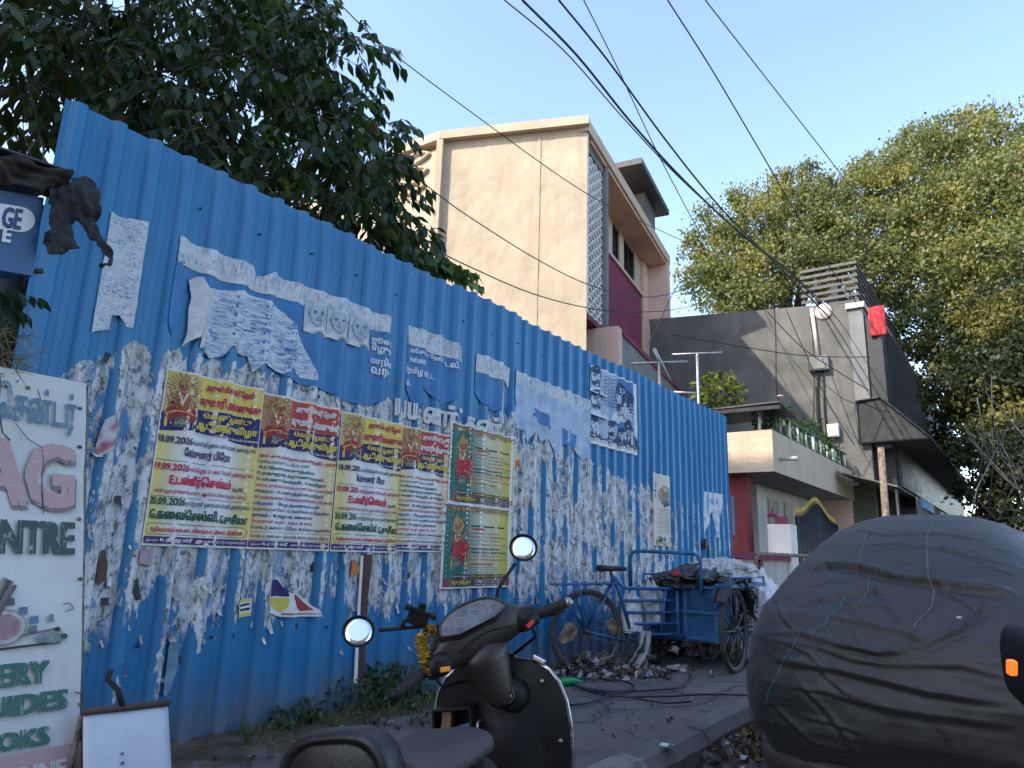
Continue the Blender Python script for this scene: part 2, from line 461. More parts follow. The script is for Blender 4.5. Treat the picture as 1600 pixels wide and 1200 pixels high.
# lattice screen
s_l, _ = onF(945, 300, 0.1); _, zl0 = onF(915, 470, 0.05); zl0 = onF(943, 512, 0.1)[1]; zl1 = ZT - 0.62
m = MB()
fbox(m, 0.02, 0.10, 0.0, 0.30, zl0 - 0.1, ZT - 0.36)
cw = (s_l - 0.26) / 4.0; nzr = int((zl1 - zl0) / 0.255); ch = (zl1 - zl0) / nzr
for i in range(4):
    for j in range(nzr):
        cx_, cz_ = 0.13 + cw * (i + 0.5) , zl0 + ch * (j + 0.5)
        off = 0.0
        # each block: a diamond ring between the cell edges
        for (a, b) in (((-1, 0), (0, 1)), ((0, 1), (1, 0)), ((1, 0), (0, -1)), ((0, -1), (-1, 0))):
            p = FP(cx_ + a[0] * cw / 2, 0.16, cz_ + a[1] * ch / 2); q = FP(cx_ + b[0] * cw / 2, 0.16, cz_ + b[1] * ch / 2)
            m.tube([p, q], 0.042, 4, 0, True)
hb(m, 'lattice_screen', M['white'])
m = MB(); fbox(m, s_l - 0.12, s_l + 0.06, 0.02, 0.30, zl0 - 0.1, ZT - 0.36); fbox(m, 0.10, s_l - 0.12, 0.1, 0.30, zl1, ZT - 0.37); fbox(m, 0.1, s_l - 0.12, 0.29, 0.33, zl0, zl1)
hb(m, 'lattice_frame', M['greypale'])
# recessed front
zsill = onF(958, 410, RD)[1]; zled = onF(1000, 600, RD)[1]
w1 = (onF(957, 380, RD)[0], onF(968, 380, RD)[0]); w2 = (onF(975, 420, RD)[0], onF(992, 420, RD)[0])
zw1 = onF(960, 350, RD)[1]
m = MB()
sL, sR = s_l + 0.06, LF - 0.02
segs = sorted([(sL, w1[0]), (w1[1], w2[0]), (w2[1], sR)])
for a, b in segs: fbox(m, a, b, RD, RD + 0.25, zsill, ZT - 0.43)
for a, b in (w1, w2): fbox(m, a, b, RD, RD + 0.25, zw1, ZT - 0.43)
hb(m, 'front_wall', M['cream2'])
m = MB(); fbox(m, sL, sR, RD - 0.03, RD + 0.25, zled - 1.6, zsill)
hb(m, 'spandrel', M['maroon'])
m = MB(); fbox(m, sL, sR - 1.0, RD - 0.10, RD + 0.02, zsill - 0.0, zsill + 0.1); hb(m, 'sill_ledge', M['peach'])
for a, b in (w1, w2):
    m = MB()
    fbox(m, a, a + 0.06, RD + 0.04, RD + 0.12, zsill + 0.1, zw1); fbox(m, b - 0.06, b, RD + 0.04, RD + 0.12, zsill + 0.1, zw1)
    fbox(m, (a + b) / 2 - 0.03, (a + b) / 2 + 0.03, RD + 0.04, RD + 0.12, zsill + 0.1, zw1); fbox(m, a, b, RD + 0.05, RD + 0.11, zw1 - 0.07, zw1 - 0.004)
    for k in range(1, 5):
        zz = zsill + 0.1 + (zw1 - zsill - 0.1) * k / 5; fbox(m, a + 0.06, b - 0.06, RD + 0.05, RD + 0.065, zz - 0.008, zz + 0.008)
    wf = hb(m, 'window', M['dark'])
    m = MB(); fbox(m, a + 0.05, b - 0.05, RD + 0.13, RD + 0.15, zsill + 0.08, zw1 - 0.03)
    o = m.build('pane', M['glass'], wf)
m = MB()      # right hand fin of the frame
fbox(m, LF - 0.32, LF, -0.02, RD + 0.3, 0.1, ZT - 0.33); fbox(m, LF - 1.0, LF - 0.33, RD - 0.1, RD + 0.1, zled - 1.0, ZT - 0.45)
hb(m, 'frame_fin', M['peach'])
# balcony below
sb0, zb1 = onF(972, 517, -0.5); sb1, _ = onF(1092, 640, -0.5)
m = MB(); fbox(m, sb0, LF + 0.6, -0.5, -0.36, zb1 - 0.95, zb1 - 0.12); hb(m, 'balcony_parapet', M['greypale'])
m = MB(); fbox(m, sb0 - 0.02, LF + 0.62, -0.54, -0.32, zb1 - 0.12, zb1); fbox(m, sb0, LF + 0.6, -0.52, RD, zb1 - 1.1, zb1 - 0.95); hb(m, 'balcony_coping', M['maroon'])
m = MB(); fbox(m, sb0 - 0.30, sb0, -0.5, 0.9, zb1 - 1.6, zb1 + 0.03); fbox(m, 0.02, sb0 - 0.3, 0.95, 1.1, 0.1, zl0 - 0.1); hb(m, 'balcony_end', M['peach'])
m = MB(); fbox(m, 0.0, s_l + 0.4, 0.02, 0.95, zl0 - 0.22, zl0 - 0.1); hb(m, 'lattice_base', M['maroon'])
# oval vents in the set-back wall
dC = c_dir; nC = Vector((dC.y, -dC.x, 0)); nC = nC if nC.dot(CAM - B1) > 0 else -nC
def onC(px, py):
    d = ray(px, py); t = (B1 - CAM).dot(nC) / d.dot(nC); return CAM + d * t
for px, py in ((653, 248), (650, 272), (646, 295), (612, 257), (608, 282)):
    P = onC(px, py) + nC * 0.03
    m = MB(); ring = []
    for (ra, rb, dd) in ((0.44, 0.2, 0.0), (0.40, 0.17, 0.06), (0.34, 0.115, 0.06), (0.30, 0.09, -0.08)):
        rr = []
        for k in range(24):
            a = 2 * PI * k / 24; rr.append(P + dC * (ra * math.cos(a)) + Vector((0, 0, rb * math.sin(a) * (1 - 0.35 * abs(math.cos(a)))) ) + nC * dd)
        ring.append(rr)
    m.loft(ring[:], 0, False)
    v = hb(m, 'oval_vent', M['cream'])
    m = MB(); m.add(ring[3], [tuple(range(24))]); m.build('vent_opening', M['black'], v)
# water tank slab on the roof
s_t, z_t = onF(985, 300, 1.0)
tank = thing('roof_tank_shelter', 'dark concrete slab shelter standing on the cream house roof', 'roof shelter', FP(s_t, 1.5, ZT))
m = MB(); s1_, z1_ = onF(1030, 325, 0.6)
def tb(mb, name, mats):
    o = mb.build(name, mats, tank); o.matrix_parent_inverse = Matrix.Translation(-FP(s_t, 1.5, ZT)); return o
fbox(m, 3.9, 7.4, -0.3, 1.7, ZT + 0.92, ZT + 1.10); tb(m, 'slab', M['dark'])
m = MB(); fbox(m, 5.6, 6.9, 0.06, 1.5, ZT - 0.019, ZT + 0.92); tb(m, 'housing', M['greywall'])

# ================================================================== GREY BUILDING
GX = 21.0
gz0 = onX(1045, 495, GX); gz1 = onX(1325, 478, GX)
grey = thing('grey_building', 'grey cement building with dark slatted street front', 'building', (GX, gz1.y, 0))
def gb(mb, name, mats, parent=grey, **kw):
    o = mb.build(name, mats, parent, **kw)
    if parent is grey: o.matrix_parent_inverse = Matrix.Translation((-GX, -gz1.y, 0))
    return o
m = MB()
yA, yB = gz0.y + 1.5, gz1.y
def gwall(u, v):
    y = yA + (yB - yA) * u; zt = gz0.z + (gz1.z - gz0.z) * (yA - y) / (yA - yB) + 0.1
    return (GX + 0.012 * fbm(y * 1.5, v * 6), y, zt * v)
m.grid(lambda u, v: gwall(1 - u, v) if False else gwall(u, v), 60, 60)
m.b2((GX + 0.03, yB, 0), (GX + 0.4, yA, 0.2)); 
zt0, zt1 = gwall(0, 1)[2], gwall(1, 1)[2]
m.add([(GX, yA, zt0), (GX, yB, zt1), (GX + 0.3, yB, zt1), (GX + 0.3, yA, zt0), (GX + 0.3, yA, zt0 - 0.8), (GX + 0.3, yB, zt1 - 0.8)], [(0, 1, 2, 3), (3, 2, 5, 4)])
m.add([(GX + 0.3, yA, zt0 - 0.8), (GX + 0.3, yB, zt1 - 0.8), (48, yB, zt1 - 0.8), (48, yA, zt1 - 0.8)], [(0, 1, 2, 3)])
gb(m, 'side_wall', M['greywall'])
y_s = onX(1358, 600, GX - 0.08).y; y_d = onX(1384, 600, GX - 0.08).y; z_lo = onX(1350, 690, GX).z
z_sl = onX(1345, 482, GX).z
m = MB(); m.b2((GX - 0.08, y_s, z_lo), (GX + 0.5, yB - 0.002, z_sl)); gb(m, 'corner_slab', M['greypale'])
m = MB(); m.b2((GX - 0.16, y_s - 0.06, z_sl), (GX + 0.6, yB + 0.05, z_sl + 0.16)); gb(m, 'slab_cap', M['pvc'])
zd1 = onX(1385, 488, GX).z
m = MB(); m.b2((GX + 0.0, y_d, z_lo - 0.2), (GX + 0.7, y_s - 0.01, zd1 - 0.02)); m.b2((GX + 0.7, y_d + 0.05, 0.0), (46, yB, zd1 - 0.05)); gb(m, 'street_front', M['dark'])
m = MB()
for k in range(90):
    xx = GX + 0.9 + k * 0.26; m.b2((xx, y_d - 0.03, z_lo + 0.4), (xx + 0.07, y_d + 0.05, zd1 - 0.06))
gb(m, 'front_slats', M['darkmetal'])
m = MB(); m.b2((GX + 0.02, yB + 0.004, 0.0), (46, yB + 0.05, z_lo)); gb(m, 'ground_floor', M['dark'])
m = MB(); m.b2((GX, y_s + 0.1, 0), (GX + 0.25, yB + 0.02, z_lo - 0.002)); gb(m, 'corner_wall', M['greywall'])
# canopy over the shop
ca = onX(1332, 632, GX - 0.02); 
yc = onX(1378, 640, GX).y
zc1 = onX(1332, 630, GX).z; zc2 = onX(1378, 622, GX).z; yf = onX(1455, 697, GX).y; zc0 = onX(1332, 694, GX).z
m = MB(); sec = [(yB - 0.02, zc1), (yc, zc2), (yf, zc0 + 0.06), (yf, zc0), (yB - 0.02, zc0)]
m.loft([[Vector((xx, y, z + 0.03 * nz(xx * 0.7, i))) for i, (y, z) in enumerate(sec)] for xx in [GX - 0.12 + 0.8 * k for k in range(24)]], 0, True, False)
gb(m, 'canopy', M['net'])
m = MB()
pp = [Vector((GX - 0.15, y, z)) for y, z in sec]; m.tube(pp + [pp[0]], 0.035, 6); m.tube([(GX - 0.14, yf, zc0 + 0.03), (GX + 18, yf, zc0 + 0.03)], 0.04, 6); gb(m, 'canopy_frame', M['darkmetal'])
# sign band under the canopy
ysb = 2.75
zs_hi = onY(1420, 712, ysb).z; zs_lo_ = zs_hi - 1.15; xs0 = GX + 1.2
m = MB(); m.b2((xs0, ysb - 0.06, zs_lo_), (xs0 + 13, ysb + 0.1, zs_hi)); sgn = gb(m, 'sign_band', mat('slate_sign_panel', (0.06, 0.065, 0.075), 0.5, 0, 0.2, 3))
# shutters
for k in range(3):
    x0 = GX + 0.5 + k * 3.2
    m = MB()
    for j in range(26):
        m.b2((x0, yB - 0.13, 0.16 + j * 0.095), (x0 + 2.7, yB - 0.10 , 0.16 + j * 0.095 + 0.082))
    gb(m, 'roller_shutter', M['shutter'])
# pipes, box and lamp on the side wall
m = MB()
p0 = onX(1268, 482, GX - 0.06); p1 = onX(1279, 562, GX - 0.06); p2 = onX(1279, 575, GX - 0.06); p3 = onX(1293, 690, GX - 0.06)
m.tube([p0, p1], 0.055, 8); gb(m, 'drain_pipe', M['pvc'])
m = MB(); q = [onX(px, py, GX - 0.07) for px, py in ((1278, 575), (1276, 610), (1278, 650), (1284, 690))]
m.tube(q, 0.035, 6); m.tube([onX(1285, 572, GX - 0.06), onX(1288, 640, GX - 0.06), p3], 0.022, 6); gb(m, 'cable', M['black'])
for (px, py, w, h, mm) in ((1279, 568, 0.55, 0.42, 'greypale'), (1302, 673, 0.30, 0.36, 'whitepl')):
    p = onX(px, py, GX - 0.1); m = MB(); m.box(p, (0.16, w, h), 0, None, 0.02); m.box(p + Vector((-0.09, 0, 0)), (0.02, w * 0.8, h * 0.8)); gb(m, 'meter_box', M[mm])
p = onX(1286, 487, GX - 0.03); m = MB(); m.lathe([(0.001, 0.03), (0.22, 0.02), (0.24, 0.0), (0.24, -0.03)], 16, 0, Matrix.Translation(p) @ Matrix.Rotation(-PI / 2, 4, 'Y')); gb(m, 'round_plate', M['pvc'])
# slatted screen on its roof
ss = thing('slatted_roof_screen', 'brown grey slatted enclosure standing on the grey roof', 'roof screen', (GX + 0.8, yB, zt1))
yl = onX(1250, 440, GX + 0.8).y; yr = onX(1340, 440, GX + 0.8).y; zs1 = onX(1300, 416, GX + 0.8).z
def sb(mb, name, mt):
    o = mb.build(name, mt, ss); o.matrix_parent_inverse = Matrix.Translation((-(GX + 0.8), -yB, -zt1)); return o
m = MB()
nsl = 11
for j in range(nsl):
    z = zt1 - 0.5 + (zs1 - zt1 + 0.5) * j / (nsl - 1)
    m.b2((GX + 0.8, yr, z - 0.045), (GX + 0.84, yl, z + 0.045)); m.b2((GX + 0.84, yr, z - 0.045), (GX + 12, yr + 0.04, z + 0.045))
sb(m, 'slats', M['slat'])
m = MB()
for yy in (yr + 0.05, (yr + yl) / 2, yl - 0.05): m.b2((GX + 0.85, yy - 0.03, zt1 - 0.6), (GX + 0.91, yy + 0.03, zs1))
for k in range(1, 6): m.b2((GX + 0.9 + k * 2.0, yr + 0.05, zt1 - 0.6), (GX + 0.98 + k * 2.0, yr + 0.11, zs1))
m.b2((GX + 1.6, yr + 0.7, zt1 - 0.6), (GX + 9, yl - 0.7, zs1 - 0.25))
sb(m, 'frame', M['darkmetal'])
# red cloth on the corner
pa = onX(1356, 481, GX - 0.03); pb = onX(1386, 523, GX - 0.03)
m = MB(); m.grid(lambda u, v: (GX - 0.05 - 0.05 * abs(nz(u * 4, v * 3)) - 0.03 * math.sin(u * 9 + v * 3), pa.y + (pb.y - pa.y) * u, pb.z + (pa.z - pb.z) * v), 14, 16)
tag(m.build('red_banner', M['redflag'], solid=0.006), 'small red cloth banner fixed to the grey building corner', 'banner')

# ================================================================== BALCONY HOUSE AT THE END OF THE HOARDING
HY = 3.75; HX = onY(1206, 671, HY).x; HX2 = onY(1331, 733, HY).x
hz1 = onY(1206, 671, HY).z; hz0 = onY(1206, 735, HY).z
bal = thing('balcony_house', 'low house with cream balcony parapet over a red column', 'house', (HX, HY, 0))
def bb(mb, name, mt, parent=bal, **kw):
    o = mb.build(name, mt, parent, **kw)
    if parent is bal: o.matrix_parent_inverse = Matrix.Translation((-HX, -HY, 0))
    return o
m = MB()
def par(u, v, side):
    z = hz0 + (hz1 - hz0) * v
    if side: return (HX - 0.006 * fbm(u * 9, v * 4, 2) - 0.004 * fbm(u * 30, v * 15), HY + 3.0 * (1 - u), z)
    return (HX + (HX2 - HX) * u, HY - 0.008 * fbm(u * 20, v * 3, 5), z)
m.grid(lambda u, v: par(u, v, True), 90, 40); m.grid(lambda u, v: par(u, v, False), 120, 20)
m.add([(HX, HY, hz1), (HX2, HY, hz1), (HX2, HY + 0.14, hz1), (HX + 0.14, HY + 0.14, hz1), (HX + 0.14, HY + 3, hz1), (HX, HY + 3, hz1),
       (HX2, HY + 0.14, hz1 - 0.6), (HX + 0.14, HY + 0.14, hz1 - 0.6), (HX + 0.14, HY + 3, hz1 - 0.6)], [(0, 1, 2, 3), (0, 3, 4, 5), (3, 2, 6, 7), (4, 3, 7, 8)])
m.b2((HX2, HY, hz0), (HX2 + 0.02, HY + 3, hz1))
bb(m, 'balcony_parapet', M['cream'])
m = MB(); m.b2((HX + 0.01, HY + 0.01, hz0 - 0.0), (HX2 - 0.01, HY + 5, hz0 + 0.1)); bb(m, 'balcony_slab', M['greypale'])
cxp = onX(1142, 800, HX + 0.3).y; cxq = onX(1167, 800, HX + 0.3).y
m = MB(); m.b2((HX + 0.3, cxq, 0.2), (HX + 0.65, cxp + 0.15, hz0 - 0.002)); bb(m, 'column', M['redcol'])
m = MB()
m.b2((HX + 0.5, HY + 2.2, 0.1), (HX2, HY + 2.4, hz0 - 0.003)); m.b2((HX2 - 0.3, HY + 0.03, 0.1), (HX2 - 0.1, HY + 2.2, hz0 - 0.004))
m.b2((HX + 0.4, HY + 2.4, 0.1), (HX + 0.6, HY + 5, hz0 - 0.004))
bb(m, 'porch_wall', M['peach'])
m = MB(); m.b2((HX + 0.5, HY + 2.18, 0.1), (HX2 - 0.3, HY + 2.198, 1.05)); bb(m, 'dado', M['maroon'])
m = MB(); m.b2((HX + 2.2, HY + 1.0, 0.1), (HX + 2.36, HY + 2.17, hz0 - 0.004)); m.b2((HX + 2.38, HY + 1.02, 0.1), (HX2 - 0.31, HY + 1.2, hz0 - 0.005)); bb(m, 'inner_wall', M['white'])
for xx in (HX + 3.0, HX + 4.3):
    m = MB(); m.b2((xx, HY + 0.98, 1.3), (xx + 0.75, HY + 1.015, hz0 - 0.25)); bb(m, 'window', M['pvc'])
# terrace rail, sheet and pipes
m = MB()
m.tube([(HX + 0.4, HY + 0.07, hz1 + 0.42), (HX2 - 0.3, HY + 0.07, hz1 + 0.42)], 0.03, 6); m.tube([(HX + 0.4, HY + 0.07, hz1 + 0.06), (HX2 - 0.3, HY + 0.07, hz1 + 0.06)], 0.02, 6)
bb(m, 'hand_rail', M['green'])
for k in range(20):
    xx = HX + 0.5 + k * (HX2 - HX - 1.0) / 19
    m = MB(); m.tube([(xx, HY + 0.07, hz1 - 0.01), (xx, HY + 0.07, hz1 + 0.41)], 0.024 if k % 3 else 0.034, 6); bb(m, 'baluster', M['railwhite'] if k % 2 else M['green'])
m = MB(); m.box((HX + 0.45, HY + 1.15, hz1 + 0.42), (1.15, 2.7, 0.03), 0, Ry(0.09) @ Rx(-0.02)); m.box((HX - 0.1, HY + 1.15, hz1 + 0.40), (0.06, 2.7, 0.07))
bb(m, 'terrace_sheet', M['darkmetal'])
for yy in (HY + 0.25, HY + 1.25):
    m = MB(); m.tube([(HX + 0.1, yy, hz1 - 0.02), (HX + 0.1, yy, hz1 + 0.42)], 0.03, 6); bb(m, 'sheet_post', M['steel'])
for px, py in ((1219, 716), (1320, 755)):
    p = onY(px, py, HY); m = MB(); m.tube([p + Vector((0, 0.05, 0)), p + Vector((0, -0.32, -0.02))], 0.045, 8); bb(m, 'spout', M['pvc'])
m = MB(); m.box((HX + 0.2, HY + 1.5, hz1 + 0.52), (0.14, 0.16, 0.13), 0, None, 0.02)
tag(m.build('white_pot', M['whitepl']), 'small white pot standing on the dark terrace sheet', 'pot')

# compound wall, pillar, gate, railing
WY = 3.72
wx1 = onY(1236, 860, WY - 0.06).x; wz = onY(1160, 862, WY).z
cw_ = thing('compound_wall', 'low stucco compound wall with maroon coping beside the gate', 'wall', (11.5, WY, 0))
def cb(mb, name, mt, root, off):
    o = mb.build(name, mt, root); o.matrix_parent_inverse = Matrix.Translation(-Vector(off)); return o
m = MB(); m.grid(lambda u, v: (11.42 + (wx1 - 11.42) * u, WY - 0.02 * abs(fbm(u * 40, v * 14)), 0.1 + (wz - 0.22) * v), 130, 40); m.b2((11.42, WY + 0.01, 0.1), (wx1, WY + 0.2, wz - 0.1)); cb(m, 'stucco_face', M['stucco'], cw_, (11.5, WY, 0))
m = MB(); m.b2((11.42, WY - 0.06, wz - 0.12), (wx1, WY + 0.24, wz)); xx = onY(1184, 880, WY).x; m.b2((xx, WY - 0.05, 0.1), (xx + 0.14, WY + 0.02, wz - 0.122)); cb(m, 'coping', M['maroon'], cw_, (11.5, WY, 0))
px0 = onY(1237, 860, WY - 0.08).x; px1 = px0 + 0.3; pyb = onX(1201, 860, px0).y; pz = onY(1220, 817, WY - 0.05).z
gp = thing('gate_pillar', 'square white gate pillar with maroon block on top', 'gate pillar', ((px0 + px1) / 2, WY, 0))
m = MB(); m.b2((px0, WY - 0.08, 0.1), (px0 + 0.45, pyb, pz)); m.b2((px0 + 0.451, WY - 0.02, 0.1), (px0 + 0.62, pyb, pz - 0.08)); cb(m, 'shaft', M['white'], gp, ((px0 + px1) / 2, WY, 0))
m = MB(); m.b2((px0 + 0.08, WY + 0.06, pz), (px0 + 0.38, pyb - 0.12, pz + 0.15)); cb(m, 'cap', M['maroon'], gp, ((px0 + px1) / 2, WY, 0))
m = MB(); m.lathe([(0.0, 0.0), (0.10, 0.0), (0.08, 0.05), (0.02, 0.07), (0.015, 0.16), (0.0, 0.17)], 10, 0, Matrix.Translation((px0 + 0.23, WY + 0.30, pz + 0.15))); cb(m, 'finial', M['maroon'], gp, ((px0 + px1) / 2, WY, 0))
gx0, gx1 = onY(1246, 830, WY + 0.15).x, onY(1318, 830, WY).x
gate = thing('iron_gate', 'black iron gate with arched gold scroll trim', 'gate', (gx0, WY + 0.15, 0))
m = MB(); tops = []
nb = 36
for k in range(nb + 1):
    u = k / nb; xx = gx0 + (gx1 - gx0) * u
    zt = onY(1246, 806, WY).z + 0.38 * math.exp(-((u - 0.47) / 0.25) ** 2); tops.append((xx, WY + 0.15, zt))
    m.tube([(xx, WY + 0.15, 0.2), (xx, WY + 0.15, zt)], 0.016 if k % 18 else 0.04, 5)
for zz in (0.3, 0.95): m.tube([(gx0, WY + 0.15, zz), (gx1, WY + 0.15, zz)], 0.02, 5)
m.tube(tops, 0.03, 6); m.tube([(p[0], p[1], p[2] - 0.25) for p in tops], 0.016, 5)
m.b2((gx0 + 0.02, WY + 0.17, 0.25), (gx1 - 0.02, WY + 0.18, 1.0))
cb(m, 'bars', M['black'], gate, (gx0, WY + 0.15, 0))
m = MB()
for k in range(0, nb, 1):
    p = tops[k]; r = 0.07
    m.tube([(p[0] + r * math.cos(a), p[1], p[2] + 0.09 + r * math.sin(a)) for a in [i * PI / 5 for i in range(9)]], 0.012, 5)
for k in range(3, nb, 5):
    for zz in (0.7, 1.2): m.tube([(tops[k][0] + 0.06 * math.cos(i), WY + 0.13, zz + 0.08 * math.sin(i)) for i in range(5)], 0.012, 4)
cb(m, 'gold_scrolls', M['gold'], gate, (gx0, WY + 0.15, 0))
m = MB()
rx0 = onY(1181, 870, 3.3).x; rx1 = onY(1250, 868, 3.3).x; rz = onY(1200, 866, 3.3).z
m.tube([(rx0, 3.3, 0.12), (rx0, 3.3, rz - 0.06), (rx0 + 0.06, 3.3, rz), (rx1 + 1.5, 3.3, rz), (rx1 + 1.56, 3.3, rz - 0.06), (rx1 + 1.56, 3.3, 0.12)], 0.03, 8)
tag(m.build('pipe_railing', M['rust']), 'brown pipe railing in front of the compound wall', 'railing')
# shop awnings next door
aw = thing('tin_awning', 'grey tin awning with blue strip over the shop shutters', 'awning', (GX - 0.6, 3.2, 2.6))
a0 = onY(1322, 747, 3.5); a1 = onY(1378, 765, 3.0)
m = MB()
m.add([(a0.x, 3.7, 3.4), (a0.x + 9, 3.7, 3.4), (a0.x + 9, 2.4, 3.0), (a0.x, 2.4, 3.0), (a0.x, 3.7, 3.36), (a0.x + 9, 3.7, 3.36), (a0.x + 9, 2.4, 2.96), (a0.x, 2.4, 2.96)], [(0, 3, 2, 1), (4, 5, 6, 7), (0, 4, 7, 3), (3, 7, 6, 2), (1, 2, 6, 5), (0, 1, 5, 4)])
cb(m, 'sheet', M['greywall'], aw, (GX - 0.6, 3.2, 2.6))
m = MB(); m.b2((a0.x + 3.6, 2.3, 2.72), (a0.x + 6.5, 2.36, 2.98)); cb(m, 'blue_strip', M['bluetarp'], aw, (GX - 0.6, 3.2, 2.6))
m = MB(); m.b2((a0.x + 3.0, 2.34, 2.35), (a0.x + 8.9, 2.39, 2.96)); cb(m, 'valance', M['greywall'], aw, (GX - 0.6, 3.2, 2.6))
for xx in (0.1, 8.8):
    m = MB(); m.tube([(a0.x + xx, 2.45, 0.0), (a0.x + xx, 2.45, 2.97)], 0.04, 6); cb(m, 'post', M['darkmetal'], aw, (GX - 0.6, 3.2, 2.6))
# rusty pole by the kerb
p = onY(1378, 700, 2.15); q = onY(1384, 812, 2.15)
m = MB(); m.tube([(q.x, 2.15, 0.0), (q.x, 2.15, 1.5), (p.x, 2.17, p.z)], [0.068, 0.066, 0.062], 12)
tag(m.build('rusty_pole', M['rust']), 'short rusty steel pole standing behind the covered car', 'pole')
# tv aerials on the terrace
for (px, py, px2, py2, lab) in ((1030, 566, 1033, 600, 'thin tv aerial mast close to the cream house balcony'), (1089, 552, 1088, 640, 'taller tv aerial mast beside the terrace plant')):
    a = onY(px, py, 5.0); b = onY(px2, py2, 5.0)
    t_ = thing('aerial', lab, 'aerial', (a.x, 5.0, 2.9), group='tv aerials above the hoarding')
    m = MB(); m.tube([(0, 0, 0), (0, 0, a.z - 2.9)], 0.028, 8); m.build('mast', M['steel'], t_)
    m = MB(); m.tube([(-0.26, 0.42, a.z - 2.93), (0.26, -0.42, a.z - 2.88)], 0.02, 6)
    if px > 1050: m.tube([(-0.25, 0.4, a.z - 3.7), (0, 0, a.z - 3.72)], 0.025, 6)
    else: m.tube([(-0.2, 0, a.z - 2.7), (0.2, -0.1, a.z - 3.2)], 0.03, 6)
    m.build('boom', M['steel'], t_)
# far wall glimpsed beyond the trees
m = MB(); p = onX(1560, 800, 42); m.b2((42, -3.2, 0), (42.4, 2.2, 3.6))
for k in range(3): m.b2((41.96, -2.8 + k * 1.6, 1.2), (42.0, -2.0 + k * 1.6, 2.6))
tag(m.build('far_wall', M['cream']), 'sunlit cream wall glimpsed under the far trees', 'wall')
# ================================================================== BLUE HOARDING
FX0, FX1, FZ0, FZ1 = 1.25, 11.3, 0.13, 3.5
PITCH = 0.2085; RIB0 = 1.25 + 0.020
RH = 0.038
def rib(x, soft=0.0):
    """how far the sheet stands out towards the street at x"""
    t = ((x - RIB0) / PITCH) % 1.0
    if soft > 0:
        return RH * (0.5 + 0.5 * math.cos(2 * PI * (t - 0.22))) * (1 - 0.3 * soft)
    a, b, c, d = 0.03, 0.16, 0.36, 0.47
    if t < a: return 0.0
    if t < b: return RH * (t - a) / (b - a)
    if t < c: return RH
    if t < d: return RH * (d - t) / (d - c)
    for k in (0.64, 0.84):
        if abs(t - k) < 0.022: return 0.0013 * (1 - abs(t - k) / 0.022)
    return 0.0
RT = (0.0, 0.03, 0.095, 0.16, 0.26, 0.36, 0.415, 0.47, 0.55, 0.618, 0.64, 0.662, 0.75, 0.818, 0.84, 0.862, 0.93)
def residue(x, z):
    """how much torn paper is left on the sheet"""
    j = 0.10 * nz(x * 5, 1) + 0.06 * nz(x * 17, 2)
    if x < 4.9:
        top = 2.33 - 0.28 * sst(1.9, 1.3, x) + j
        d = 0.68 * sst(top + 0.04, top - 0.06, z)
        low = 0.92 + 0.14 * nz(x * 4, 7)
        d *= 0.34 + 0.66 * sst(low - 0.28, low + 0.10, z)
        d *= sst(0.34, 0.62, z + 0.1 * nz(x * 9, 4))
        if x < 1.95: d *= 0.9 + 0.1 * sst(1.6, 1.95, x)
        if x < 1.5: d *= sst(1.36, 1.5, x)
    else:
        k = sst(4.9, 5.6, x)
        top = 2.55 - 0.38 * sst(6.2, 7.4, x) - 0.1 * sst(7.5, 9.5, x) + j * 1.6
        d = (0.62 + 0.08 * k) * sst(top + 0.05, top - 0.10, z)
        low = 0.95 - 0.2 * sst(5.5, 8.0, x)
        d *= 0.30 + 0.70 * sst(low - 0.45, low + 0.15, z)
        d *= sst(0.3, 0.6, z)
        d *= 1 - 0.35 * sst(8.3, 9.5, x)
    d += 0.26 * nz(x * 2.6, z * 2.2, 5)* (1 if d > 0.05 else 0)
    t = ((x - RIB0) / PITCH) % 1.0
    d += 0.10 * math.exp(-((t - 0.30) / 0.12) ** 2) * (1 if d > 0.08 else 0)
    n_ = math.floor((x - RIB0) / PITCH); s_ = 0.5 + 0.5 * math.sin(n_ * 12.9898 + 4.1)        # long strips that stay on single ribs
    if 1.5 < x < 10.8 and 0.34 + 0.3 * s_ < z < 1.35: d = max(d, (0.58 - 0.10 * s_) * math.exp(-((t - 0.18 - 0.5 * s_) / 0.10) ** 2) * (0.7 + 0.6 * nz(x * 3, z * 5, 2)))
    if t < 0.17: d -= 0.30 * sst(0.0, 0.04, t) * (0.65 + 1.3 * nz(x * 3.3, z * 3.0, 9))       # the sloping side of a rib keeps little paper
    elif 0.37 < t < 0.47: d -= 0.2
    return max(0.0, min(1.0, d))
